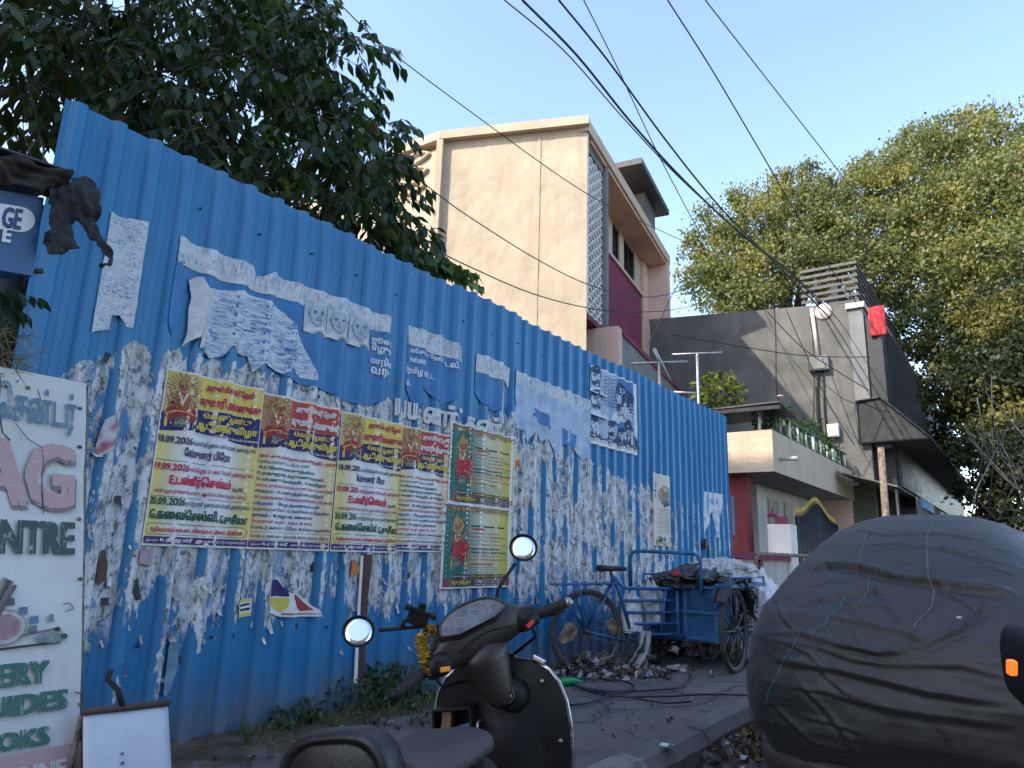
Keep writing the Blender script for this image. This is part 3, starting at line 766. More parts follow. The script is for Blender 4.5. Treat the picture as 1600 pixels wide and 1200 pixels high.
def blue_sheet_mat():
    t = NT('blue_painted_sheet')
    s = t.sep()
    big = t.noise(0.9, 4, 0.6); st = t.noise(1.0, 5, 0.7, t.vec((9, 9, 0.5)))
    blue = t.ramp(big, [(0.3, (0.012, 0.150, 0.330)), (0.7, (0.020, 0.195, 0.400))])
    blue = t.mix(t.ramp(st, [(0.45, 0.0), (0.8, 0.28)]), blue, (0.10, 0.22, 0.36))
    # scuffs
    sc = t.noise(1.0, 3, 0.8, t.vec((60, 60, 5)))
    blue = t.mix(t.ramp(sc, [(0.69, 0.0), (0.72, 0.5)]), blue, (0.32, 0.42, 0.52))
    # mud splashed up from the ground
    mud = t.math('ADD', s[2], t.math('MULTIPLY', t.noise(3.0, 5, 0.7), -0.55))
    blue = t.mix(t.ramp(mud, [(0.02, 0.6), (0.14, 0.25), (0.30, 0.0)]), blue, (0.14, 0.12, 0.10))
    # torn paper left behind
    v1 = t.vec((1.15, 1.15, 0.30))
    n1 = t.noise(8.0, 7, 0.68, v1, 0.4); n2 = t.noise(38.0, 4, 0.75, t.vec((1, 1, 0.35)))
    f = t.math('ADD', t.math('MULTIPLY', n1, 0.62), t.math('MULTIPLY', n2, 0.38))
    f = t.math('ADD', f, t.math('MULTIPLY', t.math('SUBTRACT', t.attr('paper', 2), 0.5), 0.62))
    mask = t.ramp(f, [(0.497, 0.0), (0.509, 1.0)])
    t.out.label = 'sheet'
    pv = t.noise(13.0, 6, 0.78, t.vec((1, 1, 0.4), (4, 0, 2)))
    pc = t.ramp(pv, [(0.30, (0.16, 0.16, 0.16)), (0.42, (0.40, 0.39, 0.38)), (0.50, (0.60, 0.60, 0.60)), (0.66, (0.72, 0.72, 0.72)), (0.8, (0.50, 0.56, 0.63))])
    dk = t.noise(26.0, 6, 0.75, t.vec((1, 1, 0.6), (9, 3, 1)))
    pc = t.mix(t.ramp(dk, [(0.515, 0.0), (0.60, 0.85)]), pc, (0.07, 0.07, 0.075))
    ye = t.voro(26.0, t.vec((1, 1, 0.4), (2, 2, 2)), 'F1', 1)
    yr = t.n('ShaderNodeSeparateColor'); t.t.links.new(ye, yr.inputs[0])
    pc = t.mix(t.ramp(yr.outputs[0], [(0.9, 0.0), (0.92, 0.4)]), pc, (0.42, 0.35, 0.26))
    pc = t.mix(t.ramp(yr.outputs[1], [(0.88, 0.0), (0.90, 0.6)]), pc, (0.10, 0.22, 0.40))
    col = t.mix(mask, blue, pc)
    t.P(Base_Color=col, Specular_IOR_Level=0.4, Roughness=t.mix(mask, (0.42, 0.42, 0.42), (0.85, 0.85, 0.85)))
    h = t.math('ADD', t.math('MULTIPLY', mask, 0.6), t.math('MULTIPLY', t.math('MULTIPLY', pv, mask), 1.2))
    h = t.math('ADD', h, t.math('MULTIPLY', big, 0.4))
    t.bump(h, 0.55, 0.006)
    return t.m
M['sheet'] = blue_sheet_mat()
fence = thing('hoarding_fence', 'long blue corrugated sheet hoarding covered in torn paper along the pavement', 'fence', (FX0, FY, 0))
xs = []
k = -1
while True:
    base = RIB0 + k * PITCH
    if base > FX1: break
    xs += [base + q * PITCH for q in RT if FX0 <= base + q * PITCH <= FX1]
    k += 1
xs = sorted(set([FX0] + xs + [FX1]))
seams = [FX0] + [RIB0 + PITCH * (5 * i - 0.05) for i in range(1, 10)] + [FX1]
_srnd = random.Random(11)
SHEET = [(_srnd.uniform(-0.018, 0.014), _srnd.uniform(-0.006, 0.006) - 0.004 * (i % 2), _srnd.uniform(-0.008, 0.008)) for i in range(len(seams))]
def dent(x, z):
    i = 0
    while i < len(seams) - 2 and x > seams[i + 1]: i += 1
    top, dy, bow = SHEET[i]; w = (z - FZ0) / (FZ1 - FZ0)
    return dy + 0.010 * nz(x * 1.3, z * 1.2, 3) + bow * math.sin(PI * min(1, max(0, w))) + 0.004 * nz(x * 5, z * 4, 8)
NZ = 64
for si in range(len(seams) - 1):
    a, b = seams[si], seams[si + 1]
    if b - a < 0.05: continue
    cx = [x for x in xs if a < x < b]; cx = [a] + cx + [b + (0.012 if si < len(seams) - 2 else 0)]
    top = FZ1 + SHEET[si][0]
    vs = []; den = []
    for j in range(NZ + 1):
        w = j / NZ
        for x in cx:
            z = FZ0 + (top - FZ0) * w
            if j == NZ: z += 0.006 * nz(x * 8, si)
            vs.append((x - FX0, -rib(x) + dent(min(x, b - 1e-4), z), z)); den.append(residue(x, z))
    n = len(cx); fs = [(j * n + i, j * n + i + 1, (j + 1) * n + i + 1, (j + 1) * n + i) for j in range(NZ) for i in range(n - 1)]
    me = bpy.data.meshes.new('metal_sheet'); me.from_pydata(vs, [], fs); me.materials.append(M['sheet'])
    at = me.attributes.new('paper', 'FLOAT', 'POINT'); at.data.foreach_set('value', den); me.update()
    o = link_mesh('metal_sheet', me, fence)
    md = o.modifiers.new('solid', 'SOLIDIFY'); md.thickness = 0.0012; md.offset = 1
m = MB()
for zz in (0.7, 2.0, 3.2): m.b2((0.05, 0.012, zz - 0.03), (FX1 - FX0 - 0.05, 0.06, zz + 0.03))
for k in range(6): m.b2((0.1 + k * 1.95, 0.062, 0.05), (0.16 + k * 1.95, 0.13, 3.4))
m.build('back_frame', M['darkmetal'], fence)
# bolts
m = MB()
for k in range(3, 48, 2):
    for zz in (2.02, 3.21, 0.72):
        xx = RIB0 + (k + 0.72) * PITCH - FX0
        if xx < FX1 - FX0: m.lathe([(0.009, 0), (0.009, 0.004), (0.005, 0.008), (0.0, 0.009)], 8, 0, Matrix.Translation((xx, -0.012, zz + rnd.uniform(-0.02, 0.02))) @ Matrix.Rotation(PI / 2, 4, 'X'))
o = m.build('bolt_heads', M['darkmetal'], fence); o['kind'] = 'stuff'
# latch and bent end strip
m = MB(); p = onY(1102, 852, FY - 0.05) - Vector((FX0, FY, 0))
m.box(p, (0.22, 0.03, 0.05)); m.box(p + Vector((0.04, -0.03, -0.12)), (0.035, 0.02, 0.24)); m.box(p + Vector((-0.05, -0.02, 0.02)), (0.05, 0.04, 0.14))
m.build('latch', M['black'], fence)
m = MB(); q = onY(1143, 810, FY) - Vector((FX0, FY, 0)); 
m.box(q + Vector((0.03, -0.02, 0.05)), (0.16, 0.012, 0.62), 0, Rz(0.5)); m.build('end_flap', M['sheet'], fence)

# ------------------------------------------------------------------ sheets of paper that follow the ribs
def inside(poly, x, y):
    c = False; n = len(poly); j = n - 1
    for i in range(n):
        xi, yi = poly[i]; xj, yj = poly[j]
        if (yi > y) != (yj > y) and x < (xj - xi) * (y - yi) / (yj - yi) + xi: c = not c
        j = i
    return c
def cdt(poly, step=0.0):
    """triangles of a closed outline, with inner points on a grid"""
    P = [Vector(p) for p in poly]
    n = len(P); E = [(i, (i + 1) % n) for i in range(n)]
    if step > 0:
        x0 = min(p[0] for p in poly); x1 = max(p[0] for p in poly); y0 = min(p[1] for p in poly); y1 = max(p[1] for p in poly)
        nx = int((x1 - x0) / step) + 1; ny = int((y1 - y0) / step) + 1
        for i in range(1, nx):
            for j in range(1, ny):
                q = (x0 + i * step + 0.13 * step * ((j % 2) * 2 - 1), y0 + j * step)
                if inside(poly, *q): P.append(Vector(q))
    V, _, F, *_r = geometry.delaunay_2d_cdt(P, E, [list(range(n))], 1, 1e-6)
    return [(v.x, v.y) for v in V], [tuple(f) for f in F]
def rough_edge(poly, step, amp, seed=0.0):
    """an outline broken up like torn paper"""
    out = []
    n = len(poly)
    for i in range(n):
        a = Vector(poly[i]); b = Vector(poly[(i + 1) % n]); L = (b - a).length; k = max(1, int(L / step))
        nrm = Vector((-(b - a).y, (b - a).x)).normalized() if L > 0 else Vector((0, 0))
        for q in range(k):
            p = a.lerp(b, q / k)
            if q: p = p + nrm * amp * (nz(p.x * 30 + seed, p.y * 30) + 0.6 * nz(p.x * 90, p.y * 90 + seed))
            out.append((p.x, p.y))
    return out
def paper_y(x, z, off, soft=0.35):
    r = max(rib(x) * (1 - soft) + rib(x, 1.0) * soft, rib(x) - 0.002)
    return -(r + off) + dent(x, z) - 0.002 * nz(x * 14, z * 9, 4) - 0.001 * nz(x * 30, z * 26, 7)
def sheet(mb, poly, off, mi=0, step=0.022, col=None, soft=0.35, org=(0, 0), back=0.0):
    V, F = cdt(poly, step)
    vs = []
    for x, z in V:
        vs.append((x - org[0], paper_y(x, z, off, soft), z - org[1]))
    cols = None
    if col is not None: cols = [col(x, z) if callable(col) else col for x, z in V]
    # faces must look towards the street (-y)
    FF = []
    for f in F:
        a, b, c = V[f[0]], V[f[1]], V[f[2]]
        ar = (b[0] - a[0]) * (c[1] - a[1]) - (b[1] - a[1]) * (c[0] - a[0])
        FF.append(f if ar > 0 else tuple(reversed(f)))
    mb.add(vs, FF, mi, True, cols)
def fpt(px, py):
    p = onY(px, py, FY - 0.03); return (p.x, p.z)

# ------------------------------------------------------------------ lettering: outlines of the built-in typeface, filled by winding
def visual(s):
    """Tamil vowel signs that stand before their consonant, put in the order they are drawn"""
    out = []
    for ch in s:
        if ch in '\u0bc6\u0bc7\u0bc8' and out: out.insert(len(out) - 1, ch)
        elif ch == '\u0bca' and out: out.insert(len(out) - 1, '\u0bc6'); out.append('\u0bbe')
        elif ch == '\u0bcb' and out: out.insert(len(out) - 1, '\u0bc7'); out.append('\u0bbe')
        else: out.append(ch)
    return ''.join(out)
_glyphs = {}
def letters(s, bold=0.0):
    key = (s, bold)
    if key in _glyphs: return _glyphs[key]
    c = bpy.data.curves.new('lettering', 'FONT'); c.body = visual(s); c.size = 1.0; c.dimensions = '2D'; c.fill_mode = 'NONE'; c.resolution_u = 2
    o = bpy.data.objects.new('lettering', c)
    me = bpy.data.meshes.new_from_object(o)
    V = [(v.co.x, v.co.y) for v in me.vertices]; Ed = [tuple(e.vertices) for e in me.edges]
    bpy.data.objects.remove(o); bpy.data.curves.remove(c); bpy.data.meshes.remove(me)
    nxt = {}
    for a, b in Ed:
        if b == a + 1: nxt[a] = b
        elif a == b + 1: nxt[b] = a
        else: nxt[max(a, b)] = min(a, b)
    E = list(nxt.items())
    if bold > 0:
        n = len(V); V2 = []; E2 = []
        for dx, dy in ((-bold, -bold * 0.5), (bold, -bold * 0.5), (-bold, bold * 0.5), (bold, bold * 0.5)):
            b = len(V2); V2 += [(x + dx, y + dy) for x, y in V]; E2 += [(p + b, q + b) for p, q in E]
        V, E = V2, E2
    if not E:
        _glyphs[key] = ([], [], (0, 0, 1, 1)); return _glyphs[key]
    # groups of outlines that overlap sideways are filled together
    nx_ = dict(E); seen = set(); loops = []
    for st in nx_:
        if st in seen: continue
        lp = []; q = st
        while q not in seen and q in nx_: seen.add(q); lp.append(q); q = nx_[q]
        xs_ = [V[i][0] for i in lp]; loops.append((min(xs_), max(xs_), lp))
    loops.sort(); groups = []
    for lo, hi, lp in loops:
        if groups and lo < groups[-1][0]: groups[-1][0] = max(groups[-1][0], hi); groups[-1][1].append(lp)
        else: groups.append([hi, [lp]])
    Vo = []; tris = []
    for _h, lps in groups:
        P = []; EE = []
        for lp in lps:
            b0 = len(P); P += [V[i] for i in lp]; EE += [(b0 + i, b0 + (i + 1) % len(lp)) for i in range(len(lp))]
        ev = np.array([[*P[a], *P[b]] for a, b in EE])
        Vg, _, Fg, *_r = geometry.delaunay_2d_cdt([Vector(p) for p in P], EE, [], 0, 1e-5)
        if not Fg: continue
        Va = np.array([(v.x, v.y) for v in Vg]); Fa = np.array([tuple(f)[:3] for f in Fg]); ce = Va[Fa].mean(1)
        px, py = ce[:, 0:1], ce[:, 1:2]; x1, y1, x2, y2 = ev.T
        isl = (x2 - x1) * (py - y1) - (px - x1) * (y2 - y1)
        w = ((y1 <= py) & (y2 > py) & (isl > 0)).sum(1) - ((y1 > py) & (y2 <= py) & (isl < 0)).sum(1)
        b0 = len(Vo); Vo += [tuple(v) for v in Va.tolist()]
        for f in Fa[w != 0].tolist():
            p, q, r = Va[f[0]], Va[f[1]], Va[f[2]]
            ar = (q[0] - p[0]) * (r[1] - p[1]) - (q[1] - p[1]) * (r[0] - p[0])
            tris.append((f[0] + b0, f[1] + b0, f[2] + b0) if ar > 0 else (f[2] + b0, f[1] + b0, f[0] + b0))
    us = sorted(set(i for f in tris for i in f)); mp = {u: i for i, u in enumerate(us)}
    Vk = [Vo[u] for u in us]; tris = [tuple(mp[i] for i in f) for f in tris]
    xsv = [p[0] for p in Vk]; ysv = [p[1] for p in Vk]
    _glyphs[key] = (Vk, tris, (min(xsv), min(ysv), max(xsv), max(ysv)))
    return _glyphs[key]
def text_fit(s, x0, z0, w, h, bold=0.0, skew=0.0):
    """lettering stretched into a box; yields points and faces in the plane"""
    V, F, (a, b, c, d) = letters(s, bold)
    sx = w / max(1e-6, c - a); sz = h / max(1e-6, d - b)
    return [(x0 + (x - a) * sx + skew * (y - b) * sz, z0 + (y - b) * sz) for x, y in V], F
def fence_text(mb, s, x0, z0, w, h, off, mi=0, bold=0.0, col=None, org=(0, 0), soft=0.35):
    V, F = text_fit(s, x0, z0, w, h, bold)
    mb.add([(x - org[0], paper_y(x, z, off, soft), z - org[1]) for x, z in V], F, mi, False, col)

# raised letters on the shop sign under the canopy
V, F = text_fit("TOWNHAUS", 0.0, 0.0, 4.2, 0.62, 0.02)
q0 = onY(1424, 745, 2.68); m = MB(); m.add([(q0.x + x, 2.68, zs_lo_ + 0.35 + z) for x, z in V], F); o = m.build('sign_letters', M['whitepl'], sgn); o.matrix_parent_inverse = Matrix.Translation((-GX, -gz1.y, 0))
# ================================================================== POSTERS PASTED ON THE HOARDING
def print_mat():
    t = NT('printed_paper')
    f = t.noise(5, 5, 0.65); g = t.noise(40, 4, 0.7, t.vec((1, 1, 0.3)))
    c = t.mix(1.0, t.attr('tint'), t.ramp(f, [(0.25, 0.84), (0.75, 1.0)]), 'MULTIPLY')
    c = t.mix(t.ramp(g, [(0.60, 0.0), (0.80, 0.45)]), c, (0.55, 0.55, 0.54))
    w = t.noise(2.2, 4, 0.6, t.vec((1.6, 1, 0.35)))
    t.P(Base_Color=c, Roughness=0.62, Specular_IOR_Level=0.35)
    h = t.math('ADD', t.noise(16, 5, 0.6, t.vec((1.5, 1, 0.5))), t.math('MULTIPLY', w, 2.0))
    t.bump(h, 0.6, 0.014)
    return t.m
M['print'] = print_mat()
WHITE = (0.78, 0.78, 0.77); YEL = (0.72, 0.57, 0.10); RED = (0.50, 0.055, 0.05); NAVY = (0.025, 0.022, 0.13); MAG = (0.50, 0.012, 0.10)
PURP = (0.075, 0.03, 0.17); GRN = (0.01, 0.09, 0.05); BLK = (0.02, 0.02, 0.02); ORG = (0.75, 0.26, 0.03)
def mixc(a, b, k): return tuple(x + (y - x) * k for x, y in zip(a, b))
class Poster:
    """a printed sheet with its own u,v; u to the right, v up, both 0..1"""
    def __init__(s, name, x0, z0, w, h, label, shear=0.0, group=None, lift=0.012, col=None, edge=0.0):
        s.x0, s.z0, s.w, s.h, s.sh, s.lift, s.n = x0, z0, w, h, shear, lift, 0
        s.org = (x0, z0)
        mb = MB()
        poly = [s.P(0, 0), s.P(1, 0), s.P(1, 1), s.P(0, 1)]
        sheet(mb, rough_edge(poly, 0.022, 0.0025, x0 * 7), lift, 0, 0.02, (lambda x, z: WHITE) if edge > 0 or col is None else col, 1.0, s.org)
        if edge > 0:
            eu, ev = edge / w, edge / h
            sheet(mb, rough_edge([s.P(eu, ev), s.P(1 - eu, ev), s.P(1 - eu, 1 - ev), s.P(eu, 1 - ev)], 0.022, 0.0, 1), lift + 0.0012, 0, 0.02, col, 1.0, s.org)
        s.o = mb.build(name, M['print']); s.o.location = (x0, FY, z0)
        tag(s.o, label, 'poster', group)
        s.pic = MB(); s.txt = MB()
    def P(s, u, v): return (s.x0 + u * s.w, s.z0 + v * s.h + u * s.sh)
    def off(s, k): return s.lift + 0.0022 + 0.0005 * k
    def poly(s, pts, col, k=0, step=0.024):
        n = len(pts); q = []
        for i in range(n):
            a, b = pts[i], pts[(i + 1) % n]; c = max(1, int(math.hypot((b[0] - a[0]) * s.w, (b[1] - a[1]) * s.h) / 0.022))
            q += [(a[0] + (b[0] - a[0]) * j / c, a[1] + (b[1] - a[1]) * j / c) for j in range(c)]
        pts = q
        sheet(s.pic, [s.P(*p) for p in pts], s.off(k), 0, step, col if not callable(col) else (lambda x, z: col((x - s.x0) / s.w, (z - s.z0) / s.h)), 1.0, s.org)
    def rect(s, u0, v0, u1, v1, col, k=0): s.poly([(u0, v0), (u1, v0), (u1, v1), (u0, v1)], col, k)
    def ell(s, u, v, ru, rv, col, k=0, n=18, a0=0.0):
        s.poly([(u + ru * math.cos(a0 + 2 * PI * i / n), v + rv * math.sin(a0 + 2 * PI * i / n)) for i in range(n)], col, k, 0.03)
    def line(s, pts, wd, col, k=0):
        for (u0, v0), (u1, v1) in zip(pts, pts[1:]):
            a = Vector((u0 * s.w, v0 * s.h)); b = Vector((u1 * s.w, v1 * s.h)); d = (b - a)
            if d.length < 1e-6: continue
            nn = Vector((-d.y, d.x)).normalized() * wd / 2; d = d.normalized() * wd * 0.3
            s.poly([((p.x) / s.w, (p.y) / s.h) for p in (a - d - nn, b + d - nn, b + d + nn, a - d + nn)], col, k, 0.03)
    def text(s, st, u0, v0, u1, v1, col, bold=0.0, k=3):
        x, z = s.x0 + u0 * s.w, s.z0 + v0 * s.h
        V, F = text_fit(st, x, z, (u1 - u0) * s.w, (v1 - v0) * s.h, bold)
        s.txt.add([(px - s.x0, paper_y(px, pz + (px - s.x0) / s.w * s.sh, s.off(k) + 0.004, 1.0), pz - s.z0 + (px - s.x0) / s.w * s.sh) for px, pz in V], F, 0, False, col)
    def done(s):
        if s.pic.v: s.pic.build('picture', M['print'], s.o)
        if s.txt.v: s.txt.build('lettering', M['print'], s.o)

def seated_figure(p, u, v, w, h):
    """small printed seated figure in red with a rayed halo"""
    def q(a, b): return (u + a * w, v + b * h)
    def el(a, b, ra, rb, c, k, n=14): p.ell(u + a * w, v + b * h, ra * w, rb * h, c, k, n)
    for i in range(13):
        a = PI * i / 12
        p.line([q(0.5 + 0.1 * math.cos(a), 0.70 + 0.08 * math.sin(a)), q(0.5 + 0.46 * math.cos(a), 0.66 + 0.33 * math.sin(a))], 0.006, (0.08, 0.10, 0.07) if i % 2 else (0.32, 0.20, 0.08), 1)
    el(0.5, 0.76, 0.20, 0.14, (0.50, 0.36, 0.12), 2)
    el(0.5, 0.77, 0.145, 0.105, (0.36, 0.10, 0.05), 3)
    for sx in (-1, 1):
        for (dx, dy) in ((0.33, 0.64), (0.36, 0.48), (0.28, 0.36)):
            p.line([q(0.5 + 0.1 * sx, 0.58), q(0.5 + dx * 0.75 * sx, dy - 0.05), q(0.5 + dx * sx, dy + 0.07)], 0.012, (0.42, 0.17, 0.10), 3)
    p.poly([q(0.36, 0.34), q(0.64, 0.34), q(0.62, 0.64), q(0.38, 0.64)], (0.40, 0.10, 0.06), 4)
    p.line([q(0.42, 0.62), q(0.5, 0.44), q(0.58, 0.62)], 0.01, (0.75, 0.68, 0.5), 5)
    p.line([q(0.40, 0.60), q(0.5, 0.38), q(0.60, 0.60)], 0.006, (0.7, 0.45, 0.1), 5)
    el(0.5, 0.73, 0.085, 0.075, (0.36, 0.15, 0.09), 5)
    p.poly([q(0.41, 0.78), q(0.59, 0.78), q(0.55, 0.93), q(0.5, 0.98), q(0.45, 0.93)], (0.42, 0.26, 0.09), 5)
    p.poly([q(0.12, 0.18), q(0.30, 0.10), q(0.44, 0.20), q(0.56, 0.20), q(0.72, 0.10), q(0.88, 0.18), q(0.80, 0.34), q(0.62, 0.40), q(0.38, 0.40), q(0.20, 0.34)], (0.33, 0.03, 0.035), 4)
    p.line([q(0.16, 0.22), q(0.4, 0.30), q(0.6, 0.30), q(0.84, 0.22)], 0.008, (0.7, 0.42, 0.1), 5)
    p.poly([q(0.36, 0.02), q(0.64, 0.02), q(0.60, 0.20), q(0.40, 0.20)], (0.12, 0.13, 0.12), 5)
    for i in range(4): el(0.43 + 0.05 * i, 0.08 + 0.03 * (i % 2), 0.03, 0.025, (0.36, 0.33, 0.28), 6, 8)
    p.line([q(0.2, 0.02), q(0.2, 0.2)], 0.02, (0.65, 0.48, 0.1), 4); p.line([q(0.8, 0.02), q(0.8, 0.2)], 0.02, (0.65, 0.48, 0.1), 4)

def _ornate(p, u, v, w, h):
    # jewellery, flowers and folds: many small flecks of print
    r_ = random.Random(int(u * 977 + p.x0 * 131))
    for i in range(64):
        a = 0.5 + r_.gauss(0, 0.19); b = r_.uniform(0.04, 0.92)
        if abs(a - 0.5) > 0.42 - 0.25 * abs(b - 0.3): continue
        p.ell(u + a * w, v + b * h, w * r_.uniform(0.012, 0.035), h * r_.uniform(0.006, 0.02), r_.choice([(0.55, 0.38, 0.10), (0.30, 0.05, 0.04), (0.08, 0.06, 0.05), (0.60, 0.52, 0.36), (0.10, 0.20, 0.10), (0.42, 0.16, 0.07), (0.20, 0.10, 0.06)]), 7 + 0.3 * (i % 3), 6, r_.uniform(0, 3))
    for sx in (-1, 1): p.ell(u + (0.5 + 0.035 * sx) * w, v + 0.745 * h, 0.018 * w, 0.008 * h, (0.04, 0.02, 0.02), 9, 6)
    p.ell(u + 0.5 * w, v + 0.70 * h, 0.025 * w, 0.006 * h, (0.35, 0.03, 0.03), 9, 6)

def festival(x0, z0, w, h, red, label, shear, cutl=0.0):
    def base(x, z):
        u, v = (x - x0) / w, (z - z0 - (x - x0) / w * shear) / h
        e = max(abs(u - 0.5) * 2, abs(v - 0.38) * 1.5)
        k = sst(0.35, 1.0, e)
        return mixc((0.78, 0.78, 0.76), (0.74, 0.58, 0.12) if not red else (0.72, 0.50, 0.15), k)
    p = Poster('festival_poster', x0, z0, w, h, label, shear, 'yellow and red festival posters in a row', 0.012, base, 0.008)
    p.rect(0.015, 0.725, 0.37, 0.985, lambda u, v: mixc((0.62, 0.46, 0.10), (0.5, 0.36, 0.2), 0.5 + 0.5 * nz(u * 9, v * 9)) if not red else mixc((0.55, 0.16, 0.06), (0.4, 0.25, 0.12), 0.5 + 0.5 * nz(u * 9, v * 9)), 0)
    p.rect(0.37, 0.80, 0.985, 0.985, YEL if not red else RED, 0)
    # navy wave
    top = [(u, 0.825 - 0.10 * sst(0, 0.5, u) + 0.055 * math.sin(u * 5.5)) for u in [0.985 - 0.097 * i for i in range(11)]]
    p.poly([(0.015, 0.635), (0.3, 0.66), (0.6, 0.645), (0.985, 0.615)] + [(0.985, 0.80)] + [(0.37, 0.80 - 0.005), (0.34, 0.77), (0.2, 0.74), (0.015, 0.755)], NAVY, 0.6)
    seated_figure(p, 0.0, 0.665, 0.40, 0.33); _ornate(p, 0.0, 0.665, 0.40, 0.33)
    c1 = MAG if not red else WHITE
    p.text("அருள்மிகு ஸ்ரீ தேவி", 0.42, 0.905, 0.90, 0.965, c1, 0.035); p.text("கருமாரி அம்மனுக்கு", 0.37, 0.812, 0.975, 0.885, c1, 0.04)
    p.text("43வது ஆண்டு", 0.42, 0.735, 0.90, 0.79, (0.80, 0.55, 0.08), 0.03); p.text("ஆடித்திருவிழா", 0.36, 0.668, 0.96, 0.735, YEL, 0.05)
    p.text("ஐ.ஓ கோட்டையம்மன் கோவில் தெரு, சேலையூர், சென்னை-24", 0.35, 0.638, 0.975, 0.66, WHITE, 0.01)
    if not red:
        rows = [("18.09.2026", 0.03, 0.575, 0.33, 0.615, (0.03, 0.03, 0.10), 0.03), ("வெள்ளிக்கிழமை பகல் 12.00 மணி அன்னதானம்", 0.35, 0.57, 0.97, 0.61, (0.03, 0.03, 0.10), 0.015),
                ("கேர்குமார் பிரேமா", 0.26, 0.495, 0.74, 0.56, (0.05, 0.03, 0.11), 0.04),
                ("19.09.2026", 0.03, 0.42, 0.33, 0.46, MAG, 0.03), ("சனிக்கிழமை பகல் 12.00 மணி அன்னதானம்", 0.35, 0.415, 0.97, 0.455, MAG, 0.015),
                ("E.பன்னீர்செல்வம்", 0.18, 0.33, 0.78, 0.405, (0.62, 0.01, 0.06), 0.05), ("Ex.MC", 0.80, 0.335, 0.90, 0.36, BLK, 0.02),
                ("பகுதி கழக துணை செயலாளர், ஆயிரம் விளக்கு தெற்கு பகுதி", 0.06, 0.285, 0.92, 0.318, MAG, 0.015),
                ("20.09.2026", 0.03, 0.225, 0.33, 0.268, GRN, 0.03), ("ஞாயிற்றுக்கிழமை பகல் 12.00 மணி அன்னதானம்", 0.35, 0.22, 0.97, 0.26, GRN, 0.015),
                ("G.கலைச்செல்வி,", 0.05, 0.14, 0.66, 0.21, GRN, 0.05), ("G.சுசீலா", 0.69, 0.14, 0.96, 0.20, GRN, 0.04),
                ("நல்லாசி வழங்குபவர்கள்", 0.33, 0.112, 0.66, 0.127, (0.6, 0.4, 0.02), 0.01), ("B.திவாகர்-கல்பனா, விஷ்வா, தீஷ்வர், நிதிஷ்", 0.08, 0.07, 0.92, 0.105, (0.55, 0.03, 0.02), 0.03)]
        for vv in (0.475, 0.273): p.line([(0.03, vv), (0.97, vv)], 0.003, GRN, 1)
        rr = [(0.08 + 0.05 * math.cos(a), 0.0925 + 0.03 * math.sin(a)) for a in [PI / 2 + PI * i / 6 for i in range(7)]] + [(0.92 + 0.05 * math.cos(a), 0.0925 + 0.03 * math.sin(a)) for a in [-PI / 2 + PI * i / 6 for i in range(7)]]
        p.line(rr + [rr[0]], 0.003, GRN, 1)
    else:
        T = [("ஓம் சுடர்-விநாயகமூர்த்தி, ஹரி", 0.05, 0.98, RED, 0.035), ("உதவியாளர்கள் : டெம்போ மணி", 0.03, 0.62, GRN, 0.01), ("B.S.மோகனசுந்தரம்,", 0.06, 0.74, GRN, 0.03), ("K.ரகுநாத் கருணாகரன்,", 0.04, 0.86, GRN, 0.03), ("E.பானு-செல்வி, S.சங்கீதா", 0.04, 0.88, GRN, 0.03),
             ("மலர் உருக்கை : செங்கம்மாள்-வினு, N.கார்த்திக்", 0.03, 0.99, MAG, 0.015), ("சக்கரம் : K.முனிரத்தினம்-ஸ்ரீதர்", 0.03, 0.86, (0.03, 0.03, 0.10), 0.02), ("பூ அலங்காரம் : செல்வமாள்குமார்.பிரகாஷ்", 0.03, 0.98, RED, 0.025), ("பந்தல் : வேழ-தனலட்சுமி", 0.03, 0.82, (0.02, 0.10, 0.42), 0.03),
             ("நாதஸ்வரம் மேளம் : G.மணிகண்டன்-கீர்த்திகா", 0.03, 0.94, (0.03, 0.03, 0.08), 0.015), ("நாமம் : K.ராஜா-உமையாள்", 0.03, 0.76, (0.03, 0.03, 0.10), 0.03), ("பொருள் உதவி : ரதா & சன்ஸ்", 0.03, 0.76, MAG, 0.02), ("போஸ்டர் அமைப்பு : பிரேம், B.கௌதம், B.தன்விகா", 0.03, 0.98, (0.03, 0.03, 0.10), 0.02)]
        rows = []
        for i, (st, a, b, c, bo) in enumerate(T):
            v1 = 0.605 - i * 0.038; rows.append((st, a, v1 - 0.03, b, v1, c, bo))
        rows.append(("போஸ்டர் அன்பளிப்பு : திவாகர்-கல்பனா, தீஷ்வர், நிதிஷ்", 0.04, 0.066, 0.95, 0.095, (0.06, 0.03, 0.05), 0.015))
        p.line([(0.03, 0.108), (0.97, 0.108)], 0.003, (0.3, 0.1, 0.05), 1); p.line([(0.03, 0.058), (0.97, 0.058)], 0.003, (0.3, 0.1, 0.05), 1)
    for st, a, b, c, d, col, bo in rows: p.text(st, a, b, c, d, col, bo)
    p.rect(0.012, 0.012, 0.988, 0.052, PURP, 0)
    p.text("இவண்", 0.05, 0.022, 0.16, 0.036, WHITE, 0.01); p.text("K.ராஜா ஸ்ரீ", 0.17, 0.018, 0.47, 0.046, WHITE, 0.03); p.text("தலைமையில் மற்றும் விழா குழுவினர்கள்", 0.5, 0.02, 0.96, 0.042, WHITE, 0.01)
    p.done(); return p
_a = fpt(258, 572); _b = fpt(413, 610); _c = fpt(222, 852); _d = fpt(383, 856)
X1 = (_a[0] + _c[0]) / 2; X2 = (_b[0] + _d[0]) / 2; zt_ = _a[1]; zb_ = _c[1]
PW = X2 - X1
festival(X1, zb_, PW - 0.004, zt_ - zb_, False, 'yellow festival poster at the left end of the row above the folding board', -0.006)
festival(X2, zb_ - 0.006, PW - 0.004, zt_ - zb_ - 0.012, True, 'red topped festival poster between two yellow ones in the row', -0.004)
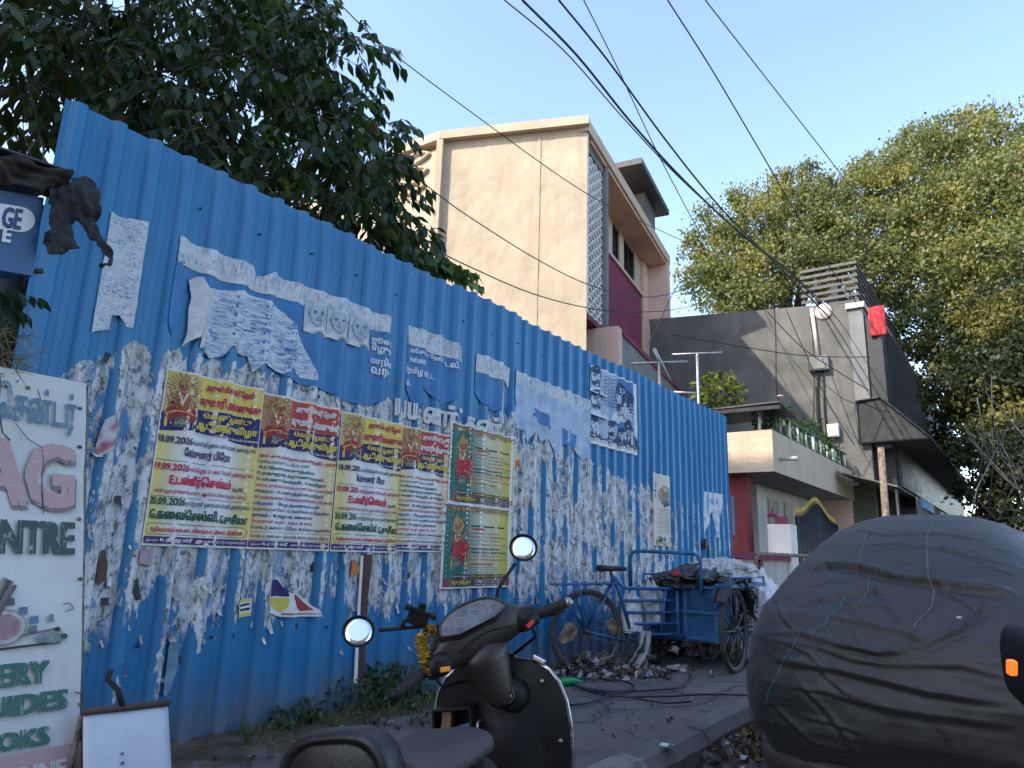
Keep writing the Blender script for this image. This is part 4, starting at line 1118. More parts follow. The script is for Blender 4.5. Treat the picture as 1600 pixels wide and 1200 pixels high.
X3 = fpt(537, 640)[0]; X4 = fpt(632, 660)[0]; X5 = fpt(702, 668)[0]
festival(X3 - 0.01, zb_ - 0.01, PW - 0.006, zt_ - zb_ - 0.015, False, 'second yellow festival poster right of a red topped one', -0.003)
p4 = festival(X4 - 0.03, zb_ + 0.0, PW - 0.02, zt_ - zb_ - 0.03, True, 'red topped festival poster partly covered by green yellow posters', 0.0)

def temple_poster(x0, z0, w, h, label, shear):
    def base(x, z):
        u, v = (x - x0) / w, (z - z0 - (x - x0) / w * shear) / h
        k = sst(0.25, 0.6, u); c = mixc((0.03, 0.16, 0.13), (0.62, 0.60, 0.40), k)
        c = mixc(c, (0.60, 0.50, 0.10), sst(0.6, 0.95, u))
        if v > 0.9: c = mixc(c, (0.20, 0.10, 0.05), 0.75 * sst(0.88, 0.93, v + 0.02 * math.sin(u * 60)))
        return mixc(c, (0.3, 0.2, 0.05), 0.4 * sst(0.9, 0.98, u) * (0.5 + nz(u * 40, v * 40)))
    p = Poster('temple_poster', x0, z0, w, h, label, shear, 'green yellow temple posters one above the other', 0.022, base, 0.011)
    seated_figure(p, 0.02, 0.22, 0.34, 0.68); _ornate(p, 0.02, 0.22, 0.34, 0.68)
    p.poly([(0.0 + 0.08, 0.44), (0.2, 0.38), (0.34, 0.46), (0.30, 0.56), (0.1, 0.54)], (0.45, 0.03, 0.04), 7)
    for i in range(16):
        u0 = 0.06 + i * 0.057; p.poly([(u0, 0.955), (u0 + 0.05, 0.955), (u0 + 0.025, 0.905)], (0.42, 0.25, 0.10), 1)
    L = [("ஸ்ரீதேவி கருமாரியம்மன்", 0.38, 0.84, 0.85, 0.875, RED, 0.02), ("ஆண்டு திருவிழா", 0.36, 0.765, 0.92, 0.83, (0.05, 0.03, 0.25), 0.05)]
    p.rect(0.38, 0.735, 0.92, 0.755, GRN, 1); p.rect(0.42, 0.70, 0.62, 0.722, RED, 1)
    words = ["அனைவரும் வருக வருக", "பால்குடம் எடுத்தல் விழா", "காலை 9.00 மணிக்கு அபிஷேகம்", "தீச்சட்டி ஊர்வலம் நடைபெறும்", "முளைப்பாலிகை ஊர்வலம்", "மாலை சிறப்பு அலங்காரம்", "அம்மன் வீதி உலா வருகை", "இரவு கச்சேரி நடைபெறும்"]
    cols = [MAG, (0.03, 0.06, 0.25), (0.02, 0.16, 0.30), MAG, (0.05, 0.03, 0.12), (0.05, 0.03, 0.12), RED, MAG]
    for i, wd in enumerate(words):
        b_ = 0.03 if i in (4, 5) else 0.012; v1 = 0.675 - i * 0.046
        p.text(wd, 0.36, v1 - (0.036 if b_ > 0.02 else 0.026), 0.84 + 0.1 * (i % 2), v1, cols[i], b_)
    p.text("அன்னக்கூட பக்தர்", 0.34, 0.265, 0.72, 0.305, (0.40, 0.15, 0.02), 0.03)
    for i in range(3): p.text("விழா குழுவினர் மற்றும் ஊர் பொதுமக்கள்", 0.38, 0.235 - i * 0.028, 0.78 + 0.08 * (i % 2), 0.252 - i * 0.028, (0.03, 0.12, 0.2), 0.01)
    p.rect(0.08, 0.115, 0.94, 0.165, (0.09, 0.055, 0.04), 1); p.text("நாள் அன்னதானம் கலை நிகழ்ச்சி", 0.40, 0.125, 0.92, 0.155, YEL, 0.02); p.text("நாள் அன்னதானம்", 0.1, 0.13, 0.36, 0.15, WHITE, 0.01)
    p.rect(0.08, 0.025, 0.94, 0.112, (0.10, 0.06, 0.08), 1); p.text("ஜோதிதாசா", 0.12, 0.04, 0.42, 0.10, (0.55, 0.45, 0.05), 0.04)
    for i in range(3): p.text("விழா குழுவினர் தெரு சேலையூர்", 0.46, 0.033 + i * 0.026, 0.92, 0.05 + i * 0.026, WHITE, 0.01)
    p.rect(0.02, 0.02, 0.075, 0.12, (0.35, 0.05, 0.08), 1); p.rect(0.945, 0.02, 0.98, 0.12, (0.35, 0.05, 0.08), 1)
    p.done(); return p
a = fpt(705, 659); b = fpt(800, 682); c = fpt(702, 785); d = fpt(690, 920)
temple_poster(X5, c[1], b[0] - X5, a[1] - c[1] + 0.0, 'upper green yellow poster with seated red figure', -0.01)
temple_poster(X5 - 0.02, d[1], b[0] - X5, c[1] - d[1] - 0.002, 'lower green yellow poster behind the scooter mirror', -0.004)

# ------------------------------------------------------------------ torn blue white poster
def fur_mat(name, wave, lo, hi, sc=(18, 18, 60), ang=0.6):
    t = NT(name)
    mp = t.vec(sc); w = t.n('ShaderNodeTexNoise'); w.inputs['Scale'].default_value = 1.0; w.inputs['Detail'].default_value = 4; w.inputs['Distortion'].default_value = wave
    t.t.links.new(mp, w.inputs['Vector'])
    big = t.noise(4.5, 4, 0.6)
    f = t.math('ADD', t.math('MULTIPLY', w.outputs[0], 0.72), t.math('MULTIPLY', big, 0.30))
    c = t.ramp(f, [(0.38, lo), (0.47, mixc(lo, hi, 0.5)), (0.56, hi), (0.75, hi)])
    t.P(Base_Color=c, Roughness=0.7); t.bump(t.noise(18, 4, 0.6), 0.2, 0.01); return t.m
M['fur'] = fur_mat('white_hair_print', 1.2, (0.045, 0.14, 0.31), (0.56, 0.60, 0.64), (13, 13, 60))
M['ripple'] = fur_mat('rippled_print', 1.6, (0.15, 0.24, 0.37), (0.60, 0.62, 0.65), (34, 34, 66))
M['band'] = fur_mat('grey_band_print', 1.5, (0.20, 0.28, 0.37), (0.60, 0.61, 0.62), (40, 40, 12))
t_ = mat('blue_print', (0.022, 0.155, 0.37), 0.55, 0, 0.18, 4, 0.25, 22); M['bprint'] = t_
M['paperback'] = mat('paper_back', (0.55, 0.55, 0.54), 0.8, 0, 0.2, 9, 0.4, 24)
M['bluepale'] = mat('pale_blue_print', (0.36, 0.46, 0.58), 0.7, 0, 0.25, 6, 0.3, 22)
torn = thing('torn_poster', 'big torn blue poster with white hair print and three portraits high on the hoarding', 'poster', (2.2, FY, 2.2))
TO = (2.2, 2.2)
def piece(name, px, mt, off, seed=0.0, amp=0.006, step=0.035, parent=torn, org=TO, col=None, soft=0.7):
    mb = MB(); poly = [fpt(*p) for p in px]
    ar = sum(poly[i][0] * poly[(i + 1) % len(poly)][1] - poly[(i + 1) % len(poly)][0] * poly[i][1] for i in range(len(poly)))
    if ar < 0: poly.reverse()
    sheet(mb, rough_edge(poly, step, amp, seed), off, 0, 0.03, col, soft, org)
    return mb.build(name, mt, parent)
piece('blue_sheet', [(275, 404), (330, 425), (400, 447), (477, 478), (545, 500), (580, 514), (613, 522), (611, 575), (604, 592), (618, 604), (606, 625), (570, 634), (540, 626), (500, 606), (470, 600), (440, 585), (400, 560), (330, 500), (312, 470), (300, 440), (290, 455), (283, 500), (268, 530), (262, 500), (268, 450)], M['bprint'], 0.010, 1)
piece('white_hair', [(331, 451), (380, 455), (420, 470), (447, 490), (465, 515), (482, 555), (497, 596), (470, 590), (458, 578), (440, 584), (412, 567), (395, 582), (388, 556), (372, 553), (362, 540), (350, 556), (330, 560), (312, 543), (318, 500), (326, 460)], M['fur'], 0.0125, 2)
piece('white_edge', [(327, 452), (333, 450), (318, 540), (310, 545)], M['paperback'], 0.014, 3)
piece('paper_curl', [(297, 437), (308, 432), (318, 433), (324, 450), (327, 453), (318, 500), (312, 526), (297, 533), (286, 541), (294, 520), (297, 480), (301, 462)], M['paperback'], 0.022, 4)
piece('upper_band', [(280, 368), (300, 378), (320, 386), (345, 395), (370, 405), (398, 414), (402, 430), (412, 432), (427, 425), (445, 436), (470, 444), (490, 450), (510, 458), (540, 467), (562, 476), (580, 485), (614, 496), (612, 522), (580, 514), (545, 500), (510, 489), (477, 476), (440, 462), (410, 455), (382, 442), (350, 432), (315, 420), (292, 410), (275, 402)], M['band'], 0.0125, 5)
piece('band_edge', [(275, 399), (315, 417), (350, 429), (382, 439), (410, 451), (440, 459), (477, 473), (477, 478), (440, 465), (410, 459), (382, 447), (350, 438), (315, 426), (276, 409)], M['paperback'], 0.0135, 5.5, 0.004)
for i, (pl, lo) in enumerate((([(640, 507), (665, 516), (690, 524), (722, 541), (722, 567), (690, 552), (665, 540), (640, 530)], [(640, 530), (665, 540), (690, 552), (722, 566), (716, 600), (718, 622), (690, 632), (676, 618), (660, 600), (668, 632), (650, 640), (636, 600)]),
                      ([(745, 552), (770, 560), (796, 575), (794, 606), (786, 590), (770, 584), (744, 574)], [(744, 574), (770, 584), (787, 590), (783, 640), (770, 642), (752, 630), (742, 612)]))):
    piece('band', pl, M['band'], 0.0125, 6 + i); piece('blue_sheet', lo, M['bprint'], 0.010, 8 + i)
    piece('band_edge', [pl[-1], pl[-2], pl[-3], (pl[-3][0], pl[-3][1] + 6), (pl[-2][0], pl[-2][1] + 6), (pl[-1][0], pl[-1][1] + 6)], M['paperback'], 0.0138, 9 + i, 0.003)
piece('white_edge', [(783, 590), (788, 592), (786, 660), (782, 660)], M['paperback'], 0.013, 10)
# portraits
def face(mb, x, z, w, h, off, skin, dark, hair=None, beard=False, org=TO, shirt=None, jacket=None):
    def E(cx, cz, rx, rz, col, k, n=16, a0=0, a1=2 * PI):
        sheet(mb, [(x + w * (cx + rx * math.cos(a0 + (a1 - a0) * i / n)), z + h * (cz + rz * math.sin(a0 + (a1 - a0) * i / n))) for i in range(n if a1 - a0 > 6 else n + 1)], off + 0.0006 * k, 0, 0.02, col, 1.0, org)
    if shirt: sheet(mb, [(x + w * u, z + h * v) for u, v in ((0.02, 0), (0.98, 0), (0.92, 0.16), (0.66, 0.26), (0.34, 0.26), (0.08, 0.16))], off, 0, 0.02, shirt, 1.0, org)
    if jacket:
        for q in ([(0.0, 0), (0.38, 0), (0.48, 0.06), (0.36, 0.25), (0.08, 0.17)], [(0.62, 0), (1.0, 0), (0.92, 0.17), (0.64, 0.25), (0.52, 0.06)]):
            sheet(mb, [(x + w * u, z + h * v) for u, v in q], off + 0.0006, 0, 0.02, jacket, 1.0, org)
        sheet(mb, [(x + w * u, z + h * v) for u, v in ((0.46, 0.0), (0.54, 0.0), (0.53, 0.22), (0.47, 0.22))], off + 0.001, 0, 0.02, jacket, 1.0, org)
    sheet(mb, [(x + w * u, z + h * v) for u, v in ((0.38, 0.2), (0.62, 0.2), (0.6, 0.36), (0.4, 0.36))], off + 0.001, 0, 0.02, mixc(skin, dark, 0.35), 1.0, org)
    if hair: E(0.5, 0.66, 0.30, 0.31, hair, 2)
    E(0.5, 0.58, 0.26, 0.31, skin, 3)
    E(0.235, 0.58, 0.045, 0.08, mixc(skin, dark, 0.3), 3); E(0.765, 0.58, 0.045, 0.08, mixc(skin, dark, 0.3), 3)
    if hair: E(0.5, 0.80, 0.27, 0.13, hair, 4)
    if beard: E(0.5, 0.42, 0.21, 0.16, dark, 4, 16, PI, 2 * PI)
    E(0.66, 0.56, 0.09, 0.24, mixc(skin, dark, 0.22), 4)
    for sx in (-1, 1):
        E(0.5 + 0.11 * sx, 0.645, 0.075, 0.016, dark, 5); E(0.5 + 0.11 * sx, 0.60, 0.055, 0.022, mixc(skin, dark, 0.75), 5); E(0.5 + 0.11 * sx, 0.60, 0.02, 0.02, dark, 6, 8)
    E(0.51, 0.52, 0.035, 0.07, mixc(skin, dark, 0.3), 5); E(0.5, 0.47, 0.06, 0.018, mixc(skin, dark, 0.5), 5)
    E(0.5, 0.405, 0.09, 0.018, mixc(skin, dark, 0.7), 6)
    if beard: E(0.5, 0.445, 0.10, 0.02, dark, 6)
PB = (0.42, 0.50, 0.57); DB = (0.03, 0.07, 0.13)
for (tl, tr, br, bl) in (((479, 464), (512, 476), (509, 524), (475, 516)), ((514, 477), (547, 486), (542, 534), (510, 525)), ((549, 488), (579, 497), (576, 545), (544, 536))):
    a, b, c, d = fpt(*tl), fpt(*tr), fpt(*br), fpt(*bl)
    mb = MB(); sheet(mb, [d, c, b, a], 0.0150, 0, 0.02, lambda x, z: mixc((0.42, 0.50, 0.56), (0.55, 0.6, 0.63), 0.5 + 0.5 * nz(x * 8, z * 8)), 1.0, TO)
    face(mb, d[0] - 0.01, min(c[1], d[1]) - 0.005, (c[0] - d[0]) * 1.14, (a[1] - d[1]) * 1.06, 0.0195, PB, DB, None, False, TO, (0.62, 0.63, 0.64))
    mb.build('portrait', M['print'], torn)
mb = MB()
for st, (px, py), wpx, hz in (("ஜூன் 1", (582, 537), 30, 0.07), ("எழும", (582, 550), 30, 0.06), ("மாநில", (580, 570), 32, 0.075), ("வரு", (580, 586), 28, 0.07),
                              ("அசோகா ஹோட்", (642, 551), 55, 0.055), ("டல்.", (698, 572), 16, 0.06), ("சன்னை.", (642, 564), 24, 0.05), ("ற்றமிழ கூட்ட", (634, 583), 44, 0.075), ("ம்.", (634, 600), 10, 0.05)):
    a = fpt(px, py); b = fpt(px + wpx, py + wpx * 0.25)
    fence_text(mb, st, a[0], a[1], b[0] - a[0], hz, 0.019, 0, 0.03, (0.72, 0.74, 0.76), TO, 0.7)
a = fpt(616, 658); b = fpt(778, 690)
fence_text(mb, "பயனர்ட்கண்", a[0], a[1] + 0.0, b[0] - a[0], 0.24, 0.019, 0, 0.05, (0.62, 0.62, 0.60), TO, 0.7)
mb.build('lettering', M['print'], torn)
# tall strip of the same print further left
s1 = piece('torn_strip', [(172, 331), (190, 338), (208, 341), (231, 348), (226, 380), (222, 400), (219, 430), (214, 455), (210, 490), (206, 512), (197, 512), (188, 492), (178, 492), (174, 514), (152, 516), (142, 520), (150, 470), (158, 420), (166, 375)], M['ripple'], 0.0125, 20, parent=None, org=(1.5, 2.2))
s1.location = (1.5, FY, 2.2); tag(s1, 'tall torn strip of rippled blue white print near the hoarding end', 'poster')
piece('white_edge', [(172, 331), (176, 333), (148, 516), (141, 520)], M['paperback'], 0.0135, 21, 0.002, parent=s1, org=(1.5, 2.2))
piece('white_edge', [(231, 348), (206, 513), (201, 512), (203, 500), (207, 492), (205, 478), (211, 468), (210, 450), (216, 440), (214, 425), (219, 412), (218, 395), (224, 388), (226, 372)], M['paperback'], 0.0135, 22, 0.002, parent=s1, org=(1.5, 2.2))
# pale torn sheet right of the row
s2 = piece('torn_sheet', [(802, 577), (830, 588), (860, 600), (891, 612), (921, 625), (921, 668), (919, 715), (908, 722), (898, 700), (884, 690), (872, 712), (860, 684), (848, 690), (840, 668), (828, 690), (818, 672), (806, 668), (801, 620)], M['bluepale'], 0.0125, 24, 0.008, parent=None, org=(5.5, 2.2))
s2.location = (5.5, FY, 2.2); tag(s2, 'pale torn sheet hanging in shreds left of the group portrait poster', 'poster')
piece('band', [(802, 577), (830, 588), (860, 600), (891, 612), (921, 625), (920, 645), (891, 632), (860, 620), (830, 606), (802, 596)], M['band'], 0.014, 25, parent=s2, org=(5.5, 2.2))
piece('printed_shape', [(836, 636), (862, 650), (864, 672), (850, 664), (834, 650)], M['bprint'], 0.014, 26, parent=s2, org=(5.5, 2.2))
piece('printed_shape', [(880, 668), (902, 680), (900, 700), (882, 694)], M['bprint'], 0.014, 27, parent=s2, org=(5.5, 2.2))
# blue group portrait poster
a, b, c, d = fpt(921, 567), fpt(994, 596), fpt(990, 713), fpt(921, 691)
gx, gz, gw, gh = a[0], d[1], b[0] - a[0], a[1] - d[1]
def gbase(x, z):
    u, v = (x - gx) / gw, (z - gz) / gh
    if u > 0.955 or v > 0.985 or v < 0.03: return WHITE
    if v < 0.10: return (0.55, 0.58, 0.62)
    return mixc((0.40, 0.50, 0.62), (0.05, 0.17, 0.40), sst(0.35, 0.75, u + 0.25 * nz(u * 4, v * 4)))
G = Poster('group_portrait_poster', gx, gz, gw, gh, 'blue poster of several bearded men above the cycle cart', 0.0, None, 0.014, gbase)
LB = (0.50, 0.58, 0.66); KB = (0.015, 0.05, 0.14)
fm = MB()
for (u, v, w, h, jk, bd) in ((-0.03, 0.64, 0.36, 0.38, None, True), (-0.03, 0.35, 0.38, 0.36, None, True), (-0.02, 0.09, 0.30, 0.28, KB, False), (0.44, 0.36, 0.36, 0.58, None, True), (0.54, 0.08, 0.48, 0.80, KB, True), (0.33, 0.08, 0.27, 0.30, KB, True), (0.56, 0.08, 0.22, 0.24, KB, False)):
    face(fm, gx + u * gw, gz + v * gh, w * gw, h * gh, 0.0205 + 0.0050 * (0 if u < 0.5 else 1), LB, KB, KB, bd, (gx, gz), (0.6, 0.65, 0.7), jk)
fm.build('portrait', M['print'], G.o)
for i in range(9): G.text("இனிய நல்வாழ்த்துக்கள்" if i % 2 else "வாழ்த்தும் நெஞ்சங்கள்", 0.29, 0.90 - i * 0.045, 0.55, 0.925 - i * 0.045, (0.04, 0.10, 0.25), 0.02)
G.rect(0.0, 0.085, 0.95, 0.10, (0.02, 0.07, 0.2), 8); G.done()
# memorial notice
a, b, c, d = fpt(1019, 738), fpt(1047, 746), fpt(1046, 855), fpt(1017, 852)
mx, mz, mw, mh = a[0], d[1], b[0] - a[0], a[1] - d[1]
Mp = Poster('memorial_poster', mx, mz, mw, mh, 'cream memorial notice with an oval portrait of an old man', 0.0, None, 0.014, lambda x, z: (0.64, 0.60, 0.52))
Mp.ell(0.60, 0.70, 0.30, 0.155, (0.35, 0.24, 0.10), 1); Mp.ell(0.60, 0.70, 0.27, 0.14, (0.30, 0.32, 0.42), 2)
fm = MB(); face(fm, mx + 0.36 * mw, mz + 0.57 * mh, 0.48 * mw, 0.27 * mh, 0.0205, (0.40, 0.22, 0.14), (0.10, 0.05, 0.04), (0.45, 0.43, 0.42), False, (mx, mz), (0.10, 0.12, 0.28)); fm.build('portrait', M['print'], Mp.o)
for i in range(11): Mp.text("நினைவு அஞ்சலி" if i % 3 else "கண்ணீர் அஞ்சலி", 0.28 + 0.06 * (i % 2), 0.50 - i * 0.032, 0.92 - 0.06 * (i % 2), 0.515 - i * 0.032, (0.10, 0.08, 0.06), 0.01)
for i in range(40):
    Mp.ell(0.06 + 0.9 * rnd.random(), 0.02 + 0.10 * rnd.random(), 0.05, 0.014, rnd.choice([(0.05, 0.06, 0.03), (0.5, 0.45, 0.3), (0.12, 0.13, 0.06)]), 2, 6)
for i in range(14): Mp.ell(0.05 + 0.12 * rnd.random(), 0.66 + 0.3 * rnd.random(), 0.05, 0.016, (0.10, 0.09, 0.06), 2, 6)
Mp.done()
# scraps of older bills
def scrap(name, label, px, col, off=0.012, amp=0.004, group='scraps of old bills'):
    poly = [fpt(*p) for p in px]; cx = sum(p[0] for p in poly) / len(poly); cz = sum(p[1] for p in poly) / len(poly)
    o = piece(name, px, M['print'], off, cx * 9, amp, 0.03, None, (cx, cz), col, 1.0); o.location = (cx, FY, cz); return tag(o, label, 'paper scrap', group), (cx, cz)
def sub(o, org, px, col, off=0.0135): return piece('printed_patch', px, M['print'], off, 1.0, 0.003, 0.03, o, org, col, 1.0)
o, og = scrap('bill_scrap', 'yellow navy and red scrap of a bill low on the hoarding', [(424, 905), (436, 903), (448, 925), (470, 930), (500, 957), (505, 963), (440, 964), (420, 958), (416, 935)], WHITE)
sub(o, og, [(424, 906), (434, 905), (452, 928), (450, 932), (420, 931)], NAVY); sub(o, og, [(418, 934), (450, 934), (452, 945), (440, 957), (420, 945)], YEL); sub(o, og, [(456, 928), (468, 934), (490, 953), (470, 955), (460, 945)], (0.40, 0.05, 0.05)); sub(o, og, [(440, 958), (500, 958), (500, 960), (440, 961)], (0.3, 0.2, 0.1))
o, og = scrap('bill_scrap', 'small black and yellow lettered scrap beside a rib near the ground', [(371, 938), (395, 934), (393, 962), (369, 966)], WHITE)
sub(o, og, [(371, 938), (394, 935), (394, 939), (371, 942)], YEL); sub(o, og, [(370, 960), (393, 956), (393, 961), (369, 965)], YEL); sub(o, og, [(372, 945), (392, 942), (392, 945), (372, 948)], BLK); sub(o, og, [(372, 952), (392, 949), (392, 953), (372, 956)], BLK)
scrap('bill_scrap', 'orange triangular scrap under the second yellow poster', [(553, 874), (559, 875), (566, 890), (562, 897), (550, 902)], (0.55, 0.20, 0.05))
o, og = scrap('bill_scrap', 'tall brown strip of old bill running down a rib', [(570, 866), (581, 866), (574, 930), (570, 1000), (566, 1060), (558, 1068), (563, 1000), (566, 930)], (0.10, 0.045, 0.035), 0.012, 0.003)
scrap('bill_scrap', 'thin white edge strip beside the brown strip', [(566, 868), (569, 868), (561, 1000), (557, 1068), (553, 1066), (560, 960)], WHITE, 0.0135, 0.002)
scrap('bill_scrap', 'brown and black scrap beside the white signboard edge', [(160, 860), (166, 858), (172, 880), (170, 905), (156, 916), (152, 900)], (0.10, 0.05, 0.035))
scrap('bill_scrap', 'pink and white scrap low beside the first yellow poster', [(219, 856), (244, 858), (240, 884), (214, 880)], (0.42, 0.30, 0.32))
scrap('bill_scrap', 'dark oval scrap below the pink white scrap', [(210, 905), (218, 903), (222, 930), (212, 936), (206, 925)], (0.04, 0.045, 0.06))
scrap('bill_scrap', 'striped red white scrap beside the signboard top corner', [(166, 655), (182, 645), (184, 672), (176, 700), (160, 712), (150, 705), (156, 680)], lambda x, z: (0.35, 0.10, 0.14) if int(x * 90 + z * 30) % 3 == 0 else (0.55, 0.53, 0.56))
o, og = scrap('bill_scrap', 'scrap printed with a red and yellow cup', [(804, 707), (817, 704), (814, 724), (809, 731), (803, 727)], (0.60, 0.52, 0.42)); sub(o, og, [(805, 720), (813, 718), (811, 729), (805, 728)], (0.5, 0.12, 0.03))
scrap('bill_scrap', 'red lettered pinkish scrap right of the green posters', [(818, 778), (830, 776), (828, 792), (818, 795)], (0.50, 0.36, 0.36))
scrap('bill_scrap', 'teal printed strip with white edges near the folding board', [(270, 985), (283, 990), (281, 1040), (270, 1075), (262, 1090), (256, 1085), (262, 1040)], lambda x, z: mixc((0.03, 0.14, 0.22), (0.3, 0.45, 0.5), 0.5 + 0.5 * nz(x * 20, z * 14)))
scrap('bill_scrap', 'white torn sheet on the hoarding door beside the latch', [(1101, 768), (1128, 772), (1127, 800), (1124, 838), (1116, 842), (1112, 800), (1107, 812), (1103, 830), (1099, 812)], lambda x, z: mixc((0.6, 0.62, 0.64), (0.15, 0.3, 0.5), sst(0.1, 0.4, nz(x * 9, z * 9))), 0.014, 0.01)

# ------------------------------------------------------------------ loose shreds curling off the sheet
m = MB(); fr = random.Random(23)
cnt = 0
while cnt < 620:
    x = FX0 + 0.2 + (FX1 - FX0 - 0.3) * fr.random() ** 1.3; z = fr.uniform(0.5, 2.6)
    r_ = residue(x, z)
    if r_ < 0.30 or fr.random() > r_ * 1.2: continue
    # keep off the fresh posters
    if X1 - 0.02 < x < b[0] and False: continue
    if X1 - 0.01 < x < X5 + 0.05 and zb_ - 0.01 < z < zt_ + 0.01: continue
    if X5 - 0.05 < x < X5 + 0.95 and 0.98 < z < 2.32: continue
    if gx - 0.02 < x < gx + gw and gz - 0.02 < z: continue
    if mx - 0.02 < x < mx + mw and mz < z < mz + mh: continue
    cnt += 1
    w = fr.uniform(0.008, 0.030) * fr.choice([0.6, 0.8, 1, 1.6]); h = w * fr.uniform(0.7, 2.6); curl = fr.uniform(0.15, 1.5); up = fr.random() < 0.25
    base = -rib(x) + dent(x, z) - 0.003; g = fr.uniform(0.30, 0.72); tint = (g, g * fr.uniform(0.96, 1.0), g * fr.uniform(0.88, 1.04))
    if fr.random() < 0.12: tint = (0.05, 0.05, 0.055)
    if fr.random() < 0.08: tint = (0.10, 0.22, 0.40)
    rot = fr.uniform(-0.4, 0.4); vs = []; nn = 4
    for j in range(nn + 1):
        t = j / nn; a = curl * t
        dz = (math.sin(a) / curl if curl > 0.05 else t) * h; dy = (1 - math.cos(a)) / curl * h if curl > 0.05 else 0
        ww = w * (1 - 0.5 * t * fr.random()) 
        for i in range(3):
            px = (i - 1) * ww / 2 * fr.uniform(0.7, 1.2); pz = dz * (1 if up else -1)
            qx = px * math.cos(rot) - pz * math.sin(rot); qz = px * math.sin(rot) + pz * math.cos(rot)
            vs.append((x - FX0 + qx, base - dy - 0.004 * fr.random() * t, z + qz))
    m.add(vs, [(j * 3 + i, j * 3 + i + 1, j * 3 + i + 4, j * 3 + i + 3) for j in range(nn) for i in range(2)], 0, True, tint)
o = m.build('paper_shreds', tint_mat('paper_shred', 0.85, 0.0, 0.35, 30, 0.3, 60), fence); o['kind'] = 'stuff'
# ================================================================== TREES AND PLANTS
rng = np.random.default_rng(5)
def leaf_mat(name, trans=0.3, rough=0.45):
    t = NT(name)
    f = t.noise(3.0, 3, 0.5)
    c = t.mix(1.0, t.attr('tint'), t.ramp(f, [(0.3, 0.75), (0.7, 1.15)]), 'MULTIPLY')
    t.P(Base_Color=c, Roughness=rough, Specular_IOR_Level=0.35)
    tr = t.n('ShaderNodeBsdfTranslucent')
    c2 = t.mix(1.0, c, (1.25, 1.35, 0.45), 'MULTIPLY'); t.t.links.new(c2, tr.inputs['Color'])
    mx = t.n('ShaderNodeMixShader'); mx.inputs[0].default_value = trans
    t.t.links.new(t.p.outputs[0], mx.inputs[1]); t.t.links.new(tr.outputs[0], mx.inputs[2]); t.t.links.new(mx.outputs[0], t.out.inputs['Surface'])
    return t.m
M['leaf'] = leaf_mat('broad_leaf', 0.35); M['leaf2'] = leaf_mat('small_leaf', 0.4, 0.5)
M['bark'] = mat('bark', (0.10, 0.085, 0.07), 0.9, 0, 0.4, 7, 0.6, 30)
M['twig'] = mat('green_twig', (0.07, 0.075, 0.035), 0.8, 0, 0.3, 9)
LONG = np.array([[0, 0, 0], [-.13, .22, .03], [.13, .22, .03], [0, .25, -.015], [-.20, .48, .02], [.20, .48, .02], [0, .5, -.035], [-.12, .76, -.03], [.12, .76, -.03], [0, .76, -.06], [0, 1.05, -.13]])
LONGF = [(0, 3, 1), (0, 2, 3), (1, 3, 6, 4), (3, 2, 5, 6), (4, 6, 9, 7), (6, 5, 8, 9), (7, 9, 10), (9, 8, 10)]
HEART = np.array([[0, 0, 0], [-.38, -.02, .03], [.38, -.02, .03], [-.46, .30, .03], [.46, .30, .03], [0, .3, -.03], [-.22, .66, 0], [.22, .66, 0], [0, .64, -.05], [0, 1.12, -.1]])
HEARTF = [(0, 5, 3, 1), (0, 2, 4, 5), (3, 5, 8, 6), (5, 4, 7, 8), (6, 8, 9), (8, 7, 9)]
RHOMB = np.array([[0, 0, 0], [-.36, .42, .06], [.36, .42, .06], [0, .45, -.05], [0, 1.0, -.04]])
RHOMBF = [(0, 3, 1), (0, 2, 3), (1, 3, 4), (3, 2, 4)]
def leaf_mesh(name, pos, dirs, nrm, size, tint, tpl, faces, material, parent=None):
    pos = np.asarray(pos, float); d = np.asarray(dirs, float); n = np.asarray(nrm, float); size = np.asarray(size, float)
    d /= np.linalg.norm(d, axis=1, keepdims=True) + 1e-9
    s = np.cross(d, n); s /= np.linalg.norm(s, axis=1, keepdims=True) + 1e-9
    n = np.cross(s, d)
    k = len(pos); m_ = len(tpl)
    V = pos[:, None, :] + size[:, None, None] * (tpl[None, :, 0:1] * s[:, None, :] + tpl[None, :, 1:2] * d[:, None, :] + tpl[None, :, 2:3] * n[:, None, :])
    V = V.reshape(-1, 3)
    me = bpy.data.meshes.new(name)
    lens = np.array([len(f) for f in faces]); flat = np.concatenate([np.array(f) for f in faces])
    loops = (flat[None, :] + (np.arange(k) * m_)[:, None]).ravel()
    tot = np.tile(lens, k); st = np.concatenate([[0], np.cumsum(tot)[:-1]])
    me.vertices.add(len(V)); me.vertices.foreach_set('co', V.astype(np.float32).ravel())
    me.loops.add(len(loops)); me.loops.foreach_set('vertex_index', loops.astype(np.int32))
    me.polygons.add(len(tot)); me.polygons.foreach_set('loop_start', st.astype(np.int32)); me.polygons.foreach_set('loop_total', tot.astype(np.int32))
    me.materials.append(material)
    ca = me.color_attributes.new('tint', 'FLOAT_COLOR', 'POINT')
    c = np.repeat(np.hstack([np.asarray(tint), np.ones((k, 1))]), m_, axis=0).astype(np.float32)
    ca.data.foreach_set('color', c.ravel()); me.update(calc_edges=True); me.validate()
    return link_mesh(name, me, parent)
def greens(k, palette, weights, var=0.2):
    idx = rng.choice(len(palette), size=k, p=np.array(weights) / sum(weights)); c = np.array(palette)[idx]
    return np.clip(c * (1 + var * rng.normal(size=(k, 1))), 0.004, 1)
